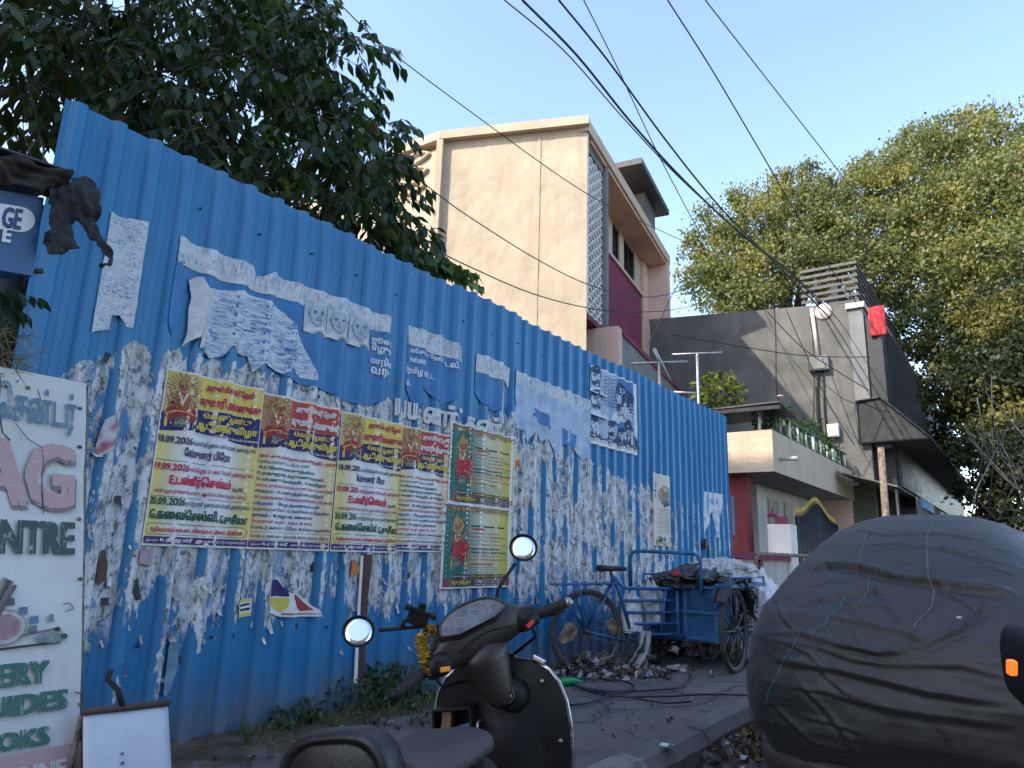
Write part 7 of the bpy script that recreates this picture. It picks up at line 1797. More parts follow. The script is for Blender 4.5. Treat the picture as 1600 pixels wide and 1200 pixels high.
# cartons stuck by the rear wheel
for (a, z, s, d, lab) in ((-0.18, 0.36, -0.02, (0.16, 0.02, 0.22), 'torn yellow brown carton stuck in the rear wheel'), (0.34, 0.42, -0.08, (0.24, 0.03, 0.20), 'brown lettered carton behind the rear wheel'), (0.22, 0.66, -0.10, (0.18, 0.04, 0.12), 'printed carton scrap on top of the bag')):
    m = MB(); R_ = Rz(-0.6) @ Ry(rnd.uniform(-0.9, 0.9)); pl = [(d[0] * 0.62 * math.cos(k * 0.6981) * rnd.uniform(0.5, 1.0), d[2] * 0.62 * math.sin(k * 0.6981) * rnd.uniform(0.6, 1.0)) for k in range(9)]; V, F = cdt(pl, 0.02); m.add([R_ @ Vector((x, 0.05 * nz(x * 12, z * 12, a) + 0.6 * x * x, z)) for x, z in V], F, 0, True); o = m.build('carton_piece', M['card'], solid=0.004); o.location = B0 + bp(a, z, s); tag(o, lab, 'carton')
# litter heap: many small crumpled scraps
def scraps(name, label, pts, mt, cols, smin, smax, seed):
    fr = random.Random(seed); m = MB()
    for (x, y, z) in pts:
        s = fr.uniform(smin, smax); c = fr.choice(cols); k = fr.uniform(0.8, 1.15); vs = []
        R = Matrix.Rotation(fr.uniform(0, 6.28), 3, 'Z') @ Matrix.Rotation(fr.uniform(-1.0, 1.0), 3, 'X') @ Matrix.Rotation(fr.uniform(-1.0, 1.0), 3, 'Y'); sd = fr.uniform(0, 50)
        for j in range(5):
            for i in range(5):
                u, v = (i / 4 - 0.5), (j / 4 - 0.5); e = 1 + 0.35 * nz(i * 0.9 + sd, j * 0.9)
                p = R @ Vector((u * s * e, v * s * 0.7 * e, s * 0.30 * nz(u * 3 + sd, v * 3, sd))); vs.append((x + p.x, y + p.y, max(SW + 0.004 if y > 1.95 else 0.004, z + p.z)))
        m.add(vs, [(j * 5 + i, j * 5 + i + 1, (j + 1) * 5 + i + 1, (j + 1) * 5 + i) for j in range(4) for i in range(4)], 0, False, tuple(q * k for q in c))
    return tag(m.build(name, mt), label, 'litter', kind='stuff')
fr = random.Random(31); P = []
GL = [(0.50, 0.50, 0.51), (0.30, 0.31, 0.32), (0.18, 0.17, 0.16), (0.10, 0.09, 0.08), (0.05, 0.05, 0.05), (0.03, 0.03, 0.03), (0.22, 0.18, 0.12), (0.36, 0.37, 0.40), (0.12, 0.10, 0.07)]
for k in range(420):
    a = fr.gauss(0.25, 0.30); s = fr.gauss(0.0, 0.17); h = 0.20 * math.exp(-((a - 0.1) / 0.32) ** 2 - (s / 0.2) ** 2)
    q = B0 + bp(a, 0, s); P.append((q.x, min(q.y, FY - 0.06), SW + fr.random() * h + 0.01))
scraps('litter_heap', 'heap of torn white plastic and paper under the cycle cart', P, M['litter'], GL, 0.03, 0.13, 8)
P = []
for k in range(240):
    x = B0.x + 2.2 + fr.gauss(0.3, 0.5); y = B0.y - 0.5 + fr.gauss(0, 0.4); P.append((x, min(y, FY - 0.1), SW + fr.random() * 0.35 * math.exp(-((y - B0.y + 0.5) / 0.4) ** 2)))
scraps('rubbish_heap', 'rubbish heap of plastic and paper beyond the cart', P, M['litter'], GL, 0.06, 0.2, 9)

t = NT('black_white_pattern_cloth'); v_ = t.voro(34.0, None, 'DISTANCE_TO_EDGE'); w_ = t.noise(9.0, 3, 0.6)
f_ = t.math('MULTIPLY', t.ramp(v_, [(0.10, 0.0), (0.16, 1.0)]), t.ramp(w_, [(0.42, 0.0), (0.50, 1.0)]))
t.P(Base_Color=t.mix(f_, (0.012, 0.012, 0.014), (0.55, 0.56, 0.58)), Roughness=0.8); t.bump(t.noise(14, 4, 0.6), 0.4, 0.01)
m = MB(); m.grid(lambda u, v: (1.13 + (RC + 0.085 + 0.02 * nz(u * 6, v * 3)) * math.cos(-0.15 + 1.5 * u), y0b - 0.21 + 0.20 * v + 0.02 * math.sin(u * 9), RC + 0.03 + (RC + 0.09) * math.sin(-0.15 + 1.5 * u)), 26, 6)
o = m.build('patterned_cloth', t.m, solid=0.004); o.location = CW0; tag(o, 'black cloth with white pattern draped over the cart wheel guard', 'cloth')
# ================================================================== COVERED CAR
from mathutils.bvhtree import BVHTree
from mathutils.kdtree import KDTree
CX0, CYC = 3.86, 0.53
def cover_mat():
    t = NT('grey_car_cover')
    a = t.noise(2.2, 5, 0.6); w = t.noise(1.0, 3, 0.6, t.vec((220, 220, 220)))
    c = t.ramp(a, [(0.3, (0.0195, 0.0198, 0.0195)), (0.7, (0.029, 0.0292, 0.0285))])
    d = t.noise(9, 6, 0.75); c = t.mix(t.ramp(d, [(0.55, 0.0), (0.75, 0.4)]), c, (0.05, 0.055, 0.056))
    t.P(Base_Color=c, Roughness=t.ramp(a, [(0.3, 0.5), (0.7, 0.62)]), Specular_IOR_Level=0.5, Sheen_Weight=0.05)
    h = t.math('ADD', t.math('MULTIPLY', w, 0.05), t.noise(26, 5, 0.65)); t.bump(h, 0.22, 0.012); return t.m
M['cover'] = cover_mat()
LV = [(0.27, 3.92, 7.95, 0.850, 5.5), (0.45, 3.82, 8.03, 0.905, 5.5), (0.65, 3.78, 8.05, 0.925, 5.0), (0.85, 3.82, 7.95, 0.910, 4.6), (0.98, 3.92, 7.6, 0.865, 4.2), (1.10, 4.05, 7.15, 0.79, 3.8), (1.22, 4.20, 6.90, 0.705, 3.5), (1.34, 4.38, 6.65, 0.61, 3.2), (1.43, 4.55, 6.45, 0.515, 3.0), (1.49, 4.72, 6.25, 0.415, 2.7), (1.53, 4.90, 6.05, 0.31, 2.3), (1.548, 5.15, 5.85, 0.18, 2.2), (1.555, 5.40, 5.60, 0.03, 2.1)]
def lv(z):
    for a, b in zip(LV, LV[1:]):
        if z <= b[0]:
            t = (z - a[0]) / (b[0] - a[0]); return [a[i] + (b[i] - a[i]) * t for i in range(5)]
    return list(LV[-1])
NR, NA = 170, 380
zs_ = [0.27 + (1.555 - 0.27) * (1 - (1 - k / NR) ** 1.35) for k in range(NR + 1)]
base = []
for z in zs_:
    _, xr, xf, hw, e = lv(z); cx = (xr + xf) / 2; ax = (xf - xr) / 2
    for k in range(NA):
        a = PI + 2 * PI * (k / NA - 0.5) ; 
        # finer spacing at the rear
        a = PI + PI * ((abs(2 * (k / NA) - 1) ** 1.6) * (1 if k / NA > 0.5 else -1))
        c, s = math.cos(a), math.sin(a)
        base.append(Vector((cx + ax * abs(c) ** (2 / e) * (1 if c >= 0 else -1), CYC - hw * abs(s) ** (2 / e) * (1 if s >= 0 else -1), z)))
cf = [(j * NA + k, (j + 1) * NA + k, (j + 1) * NA + (k + 1) % NA, j * NA + (k + 1) % NA) for j in range(NR) for k in range(NA)]
bvh = BVHTree.FromPolygons([tuple(p) for p in base], cf)
def cast(px, py):
    d = ray(px, py).normalized(); h = bvh.ray_cast(CAM, d); return h[0]
def onfold(pl):
    out = []
    for (a, b) in zip(pl, pl[1:]):
        for k in range(10):
            h = cast(a[0] + (b[0] - a[0]) * k / 10, a[1] + (b[1] - a[1]) * k / 10)
            if h is not None: out.append(h)
    return out
FOLDS = [([(1262, 892), (1290, 880), (1340, 881), (1410, 899), (1480, 910), (1560, 922), (1600, 935)], .045, .050), ([(1240, 948), (1256, 941), (1305, 927), (1357, 920), (1420, 922)], .022, .032), ([(1180, 988), (1249, 986), (1305, 1004), (1375, 1021), (1445, 1007), (1497, 983), (1532, 948), (1534, 930)], .028, .034),
         ([(1200, 1025), (1224, 1033), (1305, 1046), (1375, 1063), (1445, 1081), (1520, 1092), (1600, 1102)], .030, .042), ([(1207, 937), (1222, 965), (1242, 985)], .014, .022), ([(1195, 1090), (1230, 1125), (1270, 1158), (1357, 1182)], .02, .035), ([(1270, 1040), (1300, 1065), (1330, 1090)], .014, .025),
         ([(1355, 905), (1385, 940), (1420, 990), (1450, 1002)], .016, .03), ([(1290, 960), (1340, 970), (1400, 985), (1450, 1002)], .018, .028), ([(1305, 927), (1330, 945), (1350, 940), (1400, 950), (1430, 935)], .016, .022), ([(1460, 905), (1490, 930), (1520, 950), (1560, 960)], .016, .03), ([(1320, 825), (1380, 835), (1460, 832), (1560, 845)], .012, .03),
         ([(1340, 850), (1400, 848), (1470, 855), (1600, 885)], .014, .03), ([(1250, 1000), (1330, 1030), (1390, 1040), (1500, 1040), (1600, 1065)], .014, .03), ([(1300, 1085), (1400, 1110), (1500, 1125), (1600, 1140)], .02, .05), ([(1240, 1060), (1290, 1110), (1330, 1160), (1345, 1199)], .018, .03), ([(1420, 960), (1450, 950), (1480, 930)], .012, .02), ([(1370, 1100), (1420, 1150), (1440, 1199)], .012, .03), ([(1185, 1060), (1200, 1110), (1215, 1160)], .015, .03), ([(1262, 915), (1300, 905), (1345, 907)], .012, .018), ([(1215, 1000), (1260, 1020), (1290, 1050)], .012, .018), ([(1330, 985), (1350, 1010), (1362, 1040)], .012, .02), ([(1400, 925), (1425, 950), (1440, 975)], .012, .018), ([(1290, 940), (1330, 955), (1370, 985)], .012, .018), ([(1480, 1000), (1530, 1010), (1600, 1012)], .012, .02), ([(1230, 1075), (1280, 1080), (1340, 1100), (1420, 1110)], .012, .02), ([(1500, 860), (1540, 880), (1600, 900)], .012, .02), ([(1390, 870), (1430, 880), (1470, 900)], .01, .016), ([(1250, 1120), (1300, 1130), (1360, 1150)], .014, .022), ([(1450, 1120), (1480, 1150), (1500, 1190)], .014, .022)]
disp = [0.0] * len(base)
for pl, amp, wid0 in FOLDS:
    pts = onfold(pl)
    if not pts: continue
    kd = KDTree(len(pts))
    for i, p in enumerate(pts): kd.insert(p, i)
    kd.balance()
    for i, p in enumerate(base):
        if p.x > 6.8: continue
        q, qi, dist = kd.find(p); tap = min(1.0, math.sin(PI * (qi + 0.5) / len(pts)) * 1.8) if len(pts) > 1 else 0; wid = wid0 * (0.6 + 0.25 * nz(q.x * 3, q.y * 3, q.z * 3))
        if dist < wid0 * 3:
            up = p.z - q.z; g = math.exp(-(dist / wid) ** 2)
            # a ridge with a hollow under it
            disp[i] += tap * amp * 0.72 * (g * 0.9 - 0.8 * math.exp(-((dist - wid * 0.9) / (wid * 0.8)) ** 2) * (1 if up < 0 else 0.15))
verts = []
for i, p in enumerate(base):
    j, k = divmod(i, NA); a = base[j * NA + (k + 1) % NA] - base[j * NA + k - 1]; b = base[min(j + 1, NR) * NA + k] - base[max(j - 1, 0) * NA + k]
    n = a.cross(b)
    if n.length < 1e-9: n = Vector((0, 0, 1))
    n.normalize()
    if n.dot(p - Vector((5.6, CYC, 0.7))) < 0: n = -n
    w = sst(0.0, 0.3, 1.56 - p.z) 
    r = 0.010 * fbm(p.x * 1.5 + p.z * 2.0, p.y * 1.6, p.z * 3.2, 3) - 0.013 * abs(nz(p.x * 1.3 - p.y * 0.9, p.y * 1.5 + p.z * 1.0, p.z * 3.0 + p.y * 1.2)) - 0.012 * abs(nz(p.y * 2.6 + p.z * 2.2, p.x * 2.0, p.z * 1.4 - p.y * 1.9 + 4)) + 0.004 * fbm(p.x * 6, p.y * 6, p.z * 11) - 0.006 * abs(nz(p.y * 6 + p.z * 7, p.z * 5 - p.y * 6, p.x * 3)) ** 0.7
    hemz = 0.03 * nz(p.x * 4, p.y * 4, 2) * sst(0.55, 0.27, p.z)
    verts.append(p + n * (disp[i] + r * (0.4 + 0.6 * w) + hemz) + Vector((0, 0, (0.05 * nz(k * 0.05, 7) + 0.03) * sst(0.4, 0.27, p.z))))
m = MB(); m.add(verts, cf, 0, True)
co = m.build('car_cover', M['cover']); tag(co, 'dark grey cloth cover draped in folds over the parked car', 'car cover')
bvh = BVHTree.FromPolygons([tuple(p) for p in verts], cf)
def seam(name, pl, r, mt, lift=0.002):
    pts = []
    for (a, b) in zip(pl, pl[1:]):
        for k in range(12):
            h = cast(a[0] + (b[0] - a[0]) * k / 12, a[1] + (b[1] - a[1]) * k / 12)
            if h is not None and (not pts or (h - pts[-1]).length < 0.25): pts.append(h + (CAM - h).normalized() * lift)
    if len(pts) > 2:
        m = MB(); m.tube(pts, r, 5); m.build(name, mt, co)
M['rope'] = mat('turquoise_cord', (0.03, 0.16, 0.19), 0.7, 0, 0.3, 60)
M['seamg'] = mat('grey_seam', (0.11, 0.11, 0.11), 0.8, 0, 0.3, 60)
seam('cord_seam', [(1328, 926), (1316, 940), (1312, 950), (1294, 962), (1290, 976), (1264, 990)], 0.0026, M['rope']); seam('cord_seam', [(1250, 987), (1240, 1010), (1222, 1035), (1215, 1055), (1200, 1082), (1196, 1104)], 0.0026, M['rope']); seam('cord_seam', [(1230, 940), (1214, 952)], 0.002, M['rope'])
seam('stitched_seam', [(1368, 818), (1356, 828), (1344, 868), (1340, 882)], 0.004, M['seamg']); seam('stitched_seam', [(1458, 815), (1448, 840), (1450, 902), (1460, 925), (1455, 950), (1430, 975), (1428, 985)], 0.004, M['seamg']); seam('stitched_seam', [(1358, 900), (1356, 925), (1342, 945)], 0.003, M['seamg'])
for (px, py) in ((1499, 965), (1574, 982)):
    h = cast(px, py)
    if h is not None:
        m = MB(); v = (CAM - h).normalized(); Mq = Matrix.Translation(h + v * 0.004) @ v.to_track_quat('Z', 'Y').to_matrix().to_4x4(); m.lathe([(0.0, 0.002), (0.012, 0.001), (0.014, -0.004)], 10, 0, Mq @ Matrix.Scale(0.45, 4, (0, 1, 0))); m.build('dropping', M['sack'], co)
# the car underneath: bumper, sills, wheels
car = thing('parked_car', 'car parked by the kerb under a grey cloth cover with its bumper edge showing', 'car', (5.9, CYC, 0))
def kb(mb, name, mt, parent=car):
    mb.v = [(x - 5.9, y - CYC, z) for x, y, z in [tuple(p) for p in mb.v]]; return mb.build(name, mt, parent)
def outline(z, grow, n=60, part=None):
    _, xr, xf, hw, e = lv(max(z, 0.27)); xr -= grow; xf += grow; hw += grow; cx = (xr + xf) / 2; ax = (xf - xr) / 2; out = []
    for k in range(n):
        a = 2 * PI * k / n; c, s = math.cos(a), math.sin(a); out.append(Vector((cx + ax * abs(c) ** (2 / e) * (1 if c >= 0 else -1), CYC + hw * abs(s) ** (2 / e) * (1 if s >= 0 else -1), z)))
    return out
m = MB(); m.loft([outline(z, g, 120) for z, g in ((0.20, -0.10), (0.20, -0.005), (0.235, 0.012), (0.275, 0.010), (0.30, -0.02), (0.30, -0.2))], 0, False); kb(m, 'bumper', mat('worn_bumper', (0.07, 0.06, 0.052), 0.4, 0.1, 0.4, 6, 0.1))
m = MB(); m.loft([outline(z, g, 80) for z, g in ((0.17, -0.16), (0.5, -0.10), (0.9, -0.10), (1.2, -0.12))], 0, True); kb(m, 'body', M['scblack'])
for (x, s) in ((4.55, 1), (4.55, -1), (7.1, 1), (7.1, -1)):
    m = MB(); m.lathe([(0.18, -0.09), (0.28, -0.09), (0.30, -0.06), (0.30, 0.06), (0.28, 0.09), (0.18, 0.09)], 36, 0, Matrix.Translation((x, CYC + s * 0.60, 0.30)) @ Matrix.Rotation(PI / 2, 4, 'X')); w = kb(m, 'wheel', M['rubber'])
    m = MB(); m.lathe([(0.0, -0.05), (0.18, -0.06), (0.185, 0.06), (0.0, 0.05)], 24, 0, Matrix.Translation((x, CYC + s * 0.60, 0.30)) @ Matrix.Rotation(PI / 2, 4, 'X')); kb(m, 'rim', M['alloy'], w)
h = cast(1216, 1146)
m = MB(); m.tube([(4.0, 0.95, 0.20), (3.88, 0.95, 0.20)], 0.03, 12); kb(m, 'exhaust_tip', M['alloy'])
# ================================================================== SIGNBOARD, KIOSK SIGN, FOLDING BOARD
def board_paint():
    t = NT('weathered_white_board')
    a = t.noise(2.0, 5, 0.65); st_ = t.noise(1.0, 5, 0.7, t.vec((14, 14, 1.2)))
    c = t.ramp(a, [(0.3, (0.50, 0.51, 0.48)), (0.7, (0.60, 0.60, 0.57))])
    c = t.mix(t.ramp(st_, [(0.55, 0.0), (0.8, 0.45)]), c, (0.33, 0.31, 0.27))
    d = t.noise(26, 6, 0.8); c = t.mix(t.ramp(d, [(0.63, 0.0), (0.72, 0.6)]), c, (0.25, 0.23, 0.2))
    t.P(Base_Color=c, Roughness=0.7); t.bump(t.noise(12, 5, 0.6), 0.2, 0.01); return t.m
M['board'] = board_paint()
def worn_paint(name, c):
    t = NT(name); d = t.noise(16, 6, 0.8); e = t.noise(1.0, 4, 0.7, t.vec((40, 40, 6)))
    f = t.math('ADD', t.math('MULTIPLY', d, 0.6), t.math('MULTIPLY', e, 0.4))
    col = t.mix(t.ramp(f, [(0.54, 0.0), (0.60, 0.75)]), c, (0.52, 0.52, 0.49)); t.P(Base_Color=col, Roughness=0.75); return t.m
SBX = 1.25         # right hand edge
P_top = Vector((SBX, 3.05, 1.86)); P_bot = Vector((SBX + 0.02, 2.55, 0.16))
up = (P_top - P_bot); SH = up.length; up = up / SH; ex = Vector((1, 0, 0)); sn = ex.cross(up)      # towards the street
sign = thing('white_signboard', 'tall weathered white signboard with faded pink and green lettering leaning on the hoarding', 'signboard', P_bot)
WB = 0.95
def SB(u, v, off=0.0):      # u metres left of the right edge (negative = left), v metres from the bottom
    return ex * u + up * v + sn * off + ex * (0.0)
m = MB()
def sg(u, v, o): return SB(-WB + WB * u, SH * v, o + 0.006 * nz(u * 3, v * 6) + 0.003 * nz(u * 9, v * 17))
n1, n2 = 24, 50
m.grid(lambda u, v: sg(u, v, 0.0), n1, n2); m.grid(lambda u, v: sg(1 - u, v, -0.018), n1, n2)
for (a, b) in (((0, 0), (0, 1)), ((1, 1), (1, 0)), ((0, 1), (1, 1)), ((1, 0), (0, 0))):
    m.grid(lambda u, v, a=a, b=b: sg(a[0] + (b[0] - a[0]) * u, a[1] + (b[1] - a[1]) * u, -0.018 * (1 - v)), 40, 1)
m.build('board', M['board'], sign)
def pix(px, py):          # photo pixel to board coordinates
    d = ray(px, py); t = (P_bot - CAM).dot(sn) / d.dot(sn); q = CAM + d * t - P_bot; return q.dot(ex), q.dot(up)
def btext(mb, s, px0, py0, px1, py1, bold, mi=0, off=0.010, skew=0.0):
    u0, v0 = pix(px0, py1); u1, v1 = pix(px1, py0); V, F = text_fit(s, u0, v0, u1 - u0, v1 - v0, bold, skew)
    mb.add([SB(x, y, off + 0.006 * nz(1 + x / WB * 1 * 3, y / SH * 6)) for x, y in V], F, mi)
def bline(mats, *args, **kw):
    m = MB(); btext(m, *args, **kw); m.build('lettering', mats, sign)
PK = worn_paint('faded_pink', (0.44, 0.29, 0.28)); DG = worn_paint('dark_green_paint', (0.035, 0.075, 0.065)); TG = worn_paint('teal_paint', (0.10, 0.20, 0.27)); GG = worn_paint('green_letter_paint', (0.04, 0.13, 0.10)); SHD = worn_paint('letter_shadow', (0.20, 0.16, 0.16))
bline(TG, "சென்டர்", -4, 618, 127, 671, 0.022)
bline(SHD, "AG", -44, 706, 126, 796, 0.055, off=0.0085); bline(PK, "AG", -46, 700, 124, 790, 0.055)
bline(DG, "NTRE", 2, 818, 122, 868, 0.055)
bline(GG, "ERY", -4, 1032, 80, 1078, 0.07, skew=0.0); bline(GG, "UIDES", -22, 1076, 109, 1128, 0.07); bline(GG, "OKS", -8, 1134, 80, 1180, 0.07)
m = MB(); a = pix(-10, 1175); b = pix(126, 1205); m.add([SB(x, y, 0.009) for x, y in ((a[0], b[1] - 0.1), (b[0], b[1] - 0.1), (b[0], a[1] - 0.02), (a[0], a[1] - 0.02))], [(0, 1, 2, 3)]); m.build('pink_band', PK, sign)
m = MB(); u0, v0 = pix(34, 1200); u1, v1 = pix(104, 1180); V, F = text_fit("LINE", u0, v0 - 0.05, u1 - u0, v1 - v0 + 0.04, 0.06); m.add([SB(x, y, 0.012) for x, y in V], F); m.build('lettering', M['board'], sign)
# painted stationery picture
m = MB()
def strip(mb, pts, w, off, col):
    q = [pix(*p) for p in pts]
    for a, b in zip(q, q[1:]):
        A = Vector(a); B = Vector(b); d = (B - A).normalized(); n_ = Vector((-d.y, d.x)) * w; mb.add([SB(*(A - n_), off), SB(*(B - n_), off), SB(*(B + n_), off), SB(*(A + n_), off)], [(0, 1, 2, 3)], 0, False, col)
def blob(mb, px, py, ru, rv, off, col):
    c = pix(px, py); mb.add([SB(c[0] + ru * math.cos(k * PI / 8), c[1] + rv * math.sin(k * PI / 8), off) for k in range(16)], [tuple(range(16))], 0, False, col)
for (p, q, w, c) in (((-5, 950), (18, 908), .008, (.12, .11, .11)), ((-5, 962), (22, 910), .008, (.25, .18, .16)), ((-5, 975), (28, 916), .006, (.14, .12, .12)), ((0, 935), (12, 905), .006, (.3, .27, .25))): strip(m, [p, q], w, 0.010, c)
blob(m, 12, 982, .062, .058, 0.009, (.28, .28, .27)); blob(m, 12, 982, .058, .054, 0.0095, (.50, .50, .48)); blob(m, 10, 982, .048, .042, 0.010, (.40, .24, .25))
for (px, py, s, c) in ((40, 956, .012, (.13, .22, .32)), (57, 970, .012, (.12, .22, .32)), (55, 985, .011, (.1, .2, .22)), (83, 967, .008, (.2, .3, .35)), (21, 942, .01, (.12, .12, .12))): strip(m, [(px, py - 6), (px, py + 6)], s, 0.010, c)
blob(m, 82, 998, .045, .018, 0.010, (.22, .30, .28)); blob(m, 86, 990, .03, .014, 0.0095, (.34, .36, .33)); strip(m, [(35, 995), (92, 983)], .004, 0.010, (.2, .2, .2)); strip(m, [(0, 1017), (50, 1010), (96, 1004)], .004, 0.010, (.06, .05, .05)); blob(m, 102, 995, .012, .01, 0.010, (.05, .05, .05)); blob(m, 92, 984, .01, .008, 0.0105, (.05, .05, .05))
strip(m, [(102, 945), (112, 943), (118, 952), (106, 956)], .002, 0.010, (.2, .2, .2))
m.build('painted_stationery', tint_mat('sign_paint', 0.75, 0, 0.5, 30), sign)
# wire and nails on the board
m = MB()
def wire(pl, r=0.002):
    m.tube([SB(*pix(*p), 0.012) for p in pl], r, 5)
wire([(2, 560), (8, 600), (4, 640), (10, 680), (22, 692)], .003); wire([(30, 665), (50, 690), (70, 702), (73, 720), (70, 760), (72, 806)], .0018); wire([(118, 1082), (136, 1086)], .0025)
m.build('loose_wire', M['rust'], sign)
m = MB()
for p in ((18, 607), (52, 609), (132, 640), (131, 700), (129, 812), (130, 905), (128, 1100)): m.lathe([(0, .004), (.006, .003), (.008, 0)], 8, 0, Matrix.Translation(SB(*pix(*p), 0.006)) @ sn.to_track_quat('Z', 'Y').to_matrix().to_4x4())
m.build('nail_heads', M['rust'], sign)
m = MB(); m.tube([SB(0.004, 0.02, -0.009), SB(0.004, SH * 0.5, -0.009), SB(0.004, SH - 0.01, -0.009)], 0.008, 6); m.build('edge_strip', M['rust'], sign)
# leaning white metal plate with a brown top bar
fb = [onY(130, 1116, 2.62), onY(262, 1101, 2.62)]
A = fb[0]; B = fb[1]; wv = (B - A); wl = wv.length; wv = wv / wl; dnv = (Vector((0.10, -0.28, -0.62))).normalized(); dnv = (dnv - wv * dnv.dot(wv)).normalized(); pn = wv.cross(dnv) * -1
if pn.y > 0: pn = -pn
fold = thing('folding_board', 'white metal folding board with brown top bar beside the signboard', 'folding board', (A + B) / 2 - Vector((0, 0, 0.0)))
off_ = (A + B) / 2
def fq(u, d, o): return A + wv * (wl * u) + dnv * d + pn * o - off_
LD = min(0.78, (A.z - 0.16) / -dnv.z - 0.005)
m = MB(); m.grid(lambda u, v: fq(u, v * LD, 0.0 + 0.004 * nz(u * 3, v * 4)), 12, 16, 0, True); o = m.build('plate', mat('scuffed_white_metal', (0.52, 0.55, 0.60), 0.5, 0, 0.12, 7, 0.2, 30, 0.4, (0.60, 0.62, 0.66)), fold, solid=0.004)
m = MB(); m.tube([fq(-0.01, -0.005, 0.004), fq(1.01, -0.005, 0.004)], 0.012, 8); bar = m.build('top_bar', mat('brown_bar', (0.07, 0.04, 0.035), 0.7), fold)
m = MB(); m.tube([fq(0.0, 0.0, -0.01), fq(0.02, LD * 0.98, -0.30)], 0.01, 6); m.build('back_leg', M['rust'], fold)
m = MB(); m.tube([fq(1.0, 0.0, -0.01), fq(0.98, LD * 0.98, -0.30)], 0.01, 6); m.build('back_leg', M['rust'], fold)
m = MB()
for (u, d, r) in ((0.5, 0.26, 0.008), (0.42, 0.14, 0.004), (0.42, 0.17, 0.005), (0.43, 0.2, 0.004)): m.lathe([(0, .003), (r, .002), (r, -.004)], 8, 0, Matrix.Translation(fq(u, d, 0.006)) @ pn.to_track_quat('Z', 'Y').to_matrix().to_4x4())
m.build('rust_spots', M['rust'], fold)
m = MB(); m.tube([fq(0.42, -0.01, 0.01), fq(0.34, -0.06, 0.03), fq(0.24, -0.10, 0.02), fq(0.28, -0.13, 0.02)], 0.010, 6); tag(m.build('brown_strap', M['rubber']), 'short dark strap curling over the folding board bar', 'strap').location = off_
p = onY(128, 1182, 2.9); crumple('cloth_bundle', 'maroon cloth bundle on the ground between signboard and folding board', 'bundle', (p.x + 0.02, 2.95, SW - 0.01), (0.14, 0.16, 0.34), mat('maroon_cloth', (0.16, 0.03, 0.06), 0.8, 0, 0.3, 8, 0.4, 20), 3.1, 0.25, 0.2, 30)
# blue kiosk sign with torn cover
KO = Vector((0.86, 2.8, 2.17))
kio = thing('kiosk_sign', 'blue metal sign with white pill lettering under a torn dark cover', 'sign', KO)
def kp(px, py, y=2.8): return onY(px, py, y) - KO
cs = [kp(-160, 268), kp(69, 309), kp(52, 431), kp(-160, 395)]
m = MB(); th = Vector((0, 0.10, 0))
m.add(cs + [c + th for c in cs], [(0, 3, 2, 1), (4, 5, 6, 7), (0, 1, 5, 4), (1, 2, 6, 5), (2, 3, 7, 6), (3, 0, 4, 7)]); m.build('panel', mat('sign_blue', (0.022, 0.085, 0.22), 0.45, 0, 0.25, 4, 0.05, 30, 0.5, (0.035, 0.12, 0.28)), kio)
xa = (cs[1] - cs[0]).normalized(); za = (cs[1] - cs[2]); zl = za.length; za = za / zl
def kl(px, py, o): q = kp(px, py); return q + Vector((0, -o, 0))
m = MB(); c0 = kp(16, 341); L_ = 0.055; ring = []
for k in range(24):
    a = 2 * PI * k / 24; ring.append(c0 + xa * (0.075 * (1 if math.cos(a) > 0 else -4) * (0.35 if math.cos(a) > 0 else 1) + 0.05 * math.cos(a)) + za * (0.048 * math.sin(a)) + Vector((0, -0.004, 0)))
m.add(ring, [tuple(range(24))]); m.build('white_pill', M['whitepl'], kio)
def ktext(s, px0, py0, px1, py1, bold, mt, o):
    a = kp(px0, py1); b = kp(px1, py0); V, F = text_fit(s, 0, 0, (b - a).dot(xa), (b - a).dot(za), bold); m = MB(); m.add([a + xa * x + za * y + Vector((0, -o, 0)) for x, y in V], F); m.build('lettering', mt, kio)
ktext("GE", 0, 330, 29, 356, 0.05, mat('sign_navy', (0.02, 0.05, 0.16), 0.5), 0.006); ktext("E", 1, 357, 14, 378, 0.06, M['whitepl'], 0.006)
m = MB()
def topc(u, v):
    px = -160 + 262 * u; py = 205 + 66 * u + (0 if v < 0.5 else 1) * 0 + 46 * v + 5 * nz(u * 9, v * 4)
    return kp(px, py) + Vector((0, -0.03 - 0.05 * abs(nz(u * 7, v * 3)) - 0.02 * math.sin(v * 6 + u * 20), 0))
m.grid(topc, 50, 12); m.build('torn_cover', mat('brown_black_sheet', (0.012, 0.011, 0.010), 0.75, 0, 0.5, 12, 0.6, 30, 0.3, (0.05, 0.04, 0.03)), kio, solid=0.004)
# thin sheet roof edge over it
m = MB(); a = kp(-160, 190); b = kp(106, 276); m.tube([a + Vector((0, -0.06, 0)), b + Vector((0, -0.05, 0))], 0.006, 5); m.add([a + Vector((0, -0.06, 0)), b + Vector((0, -0.05, 0)), b + Vector((0, 0.5, 0.02)), a + Vector((0, 0.6, 0.02))], [(0, 1, 2, 3)]); m.build('roof_sheet', M['dark'], kio)
m = MB(); m.tube([kp(54, 330) + Vector((0, 0.05, 0)), kp(42, 440) + Vector((0, 0.05, 0))], 0.012, 6); m.tube([kp(52, 421) + Vector((0, 0.03, 0)), kp(72, 421) + Vector((0, 0.03, 0))], 0.010, 6)
m.tube([(-0.75, 0.12, 0.3), (-0.75, 0.12, -2.0)], 0.025, 8)
m.build('frame', M['darkmetal'], kio)
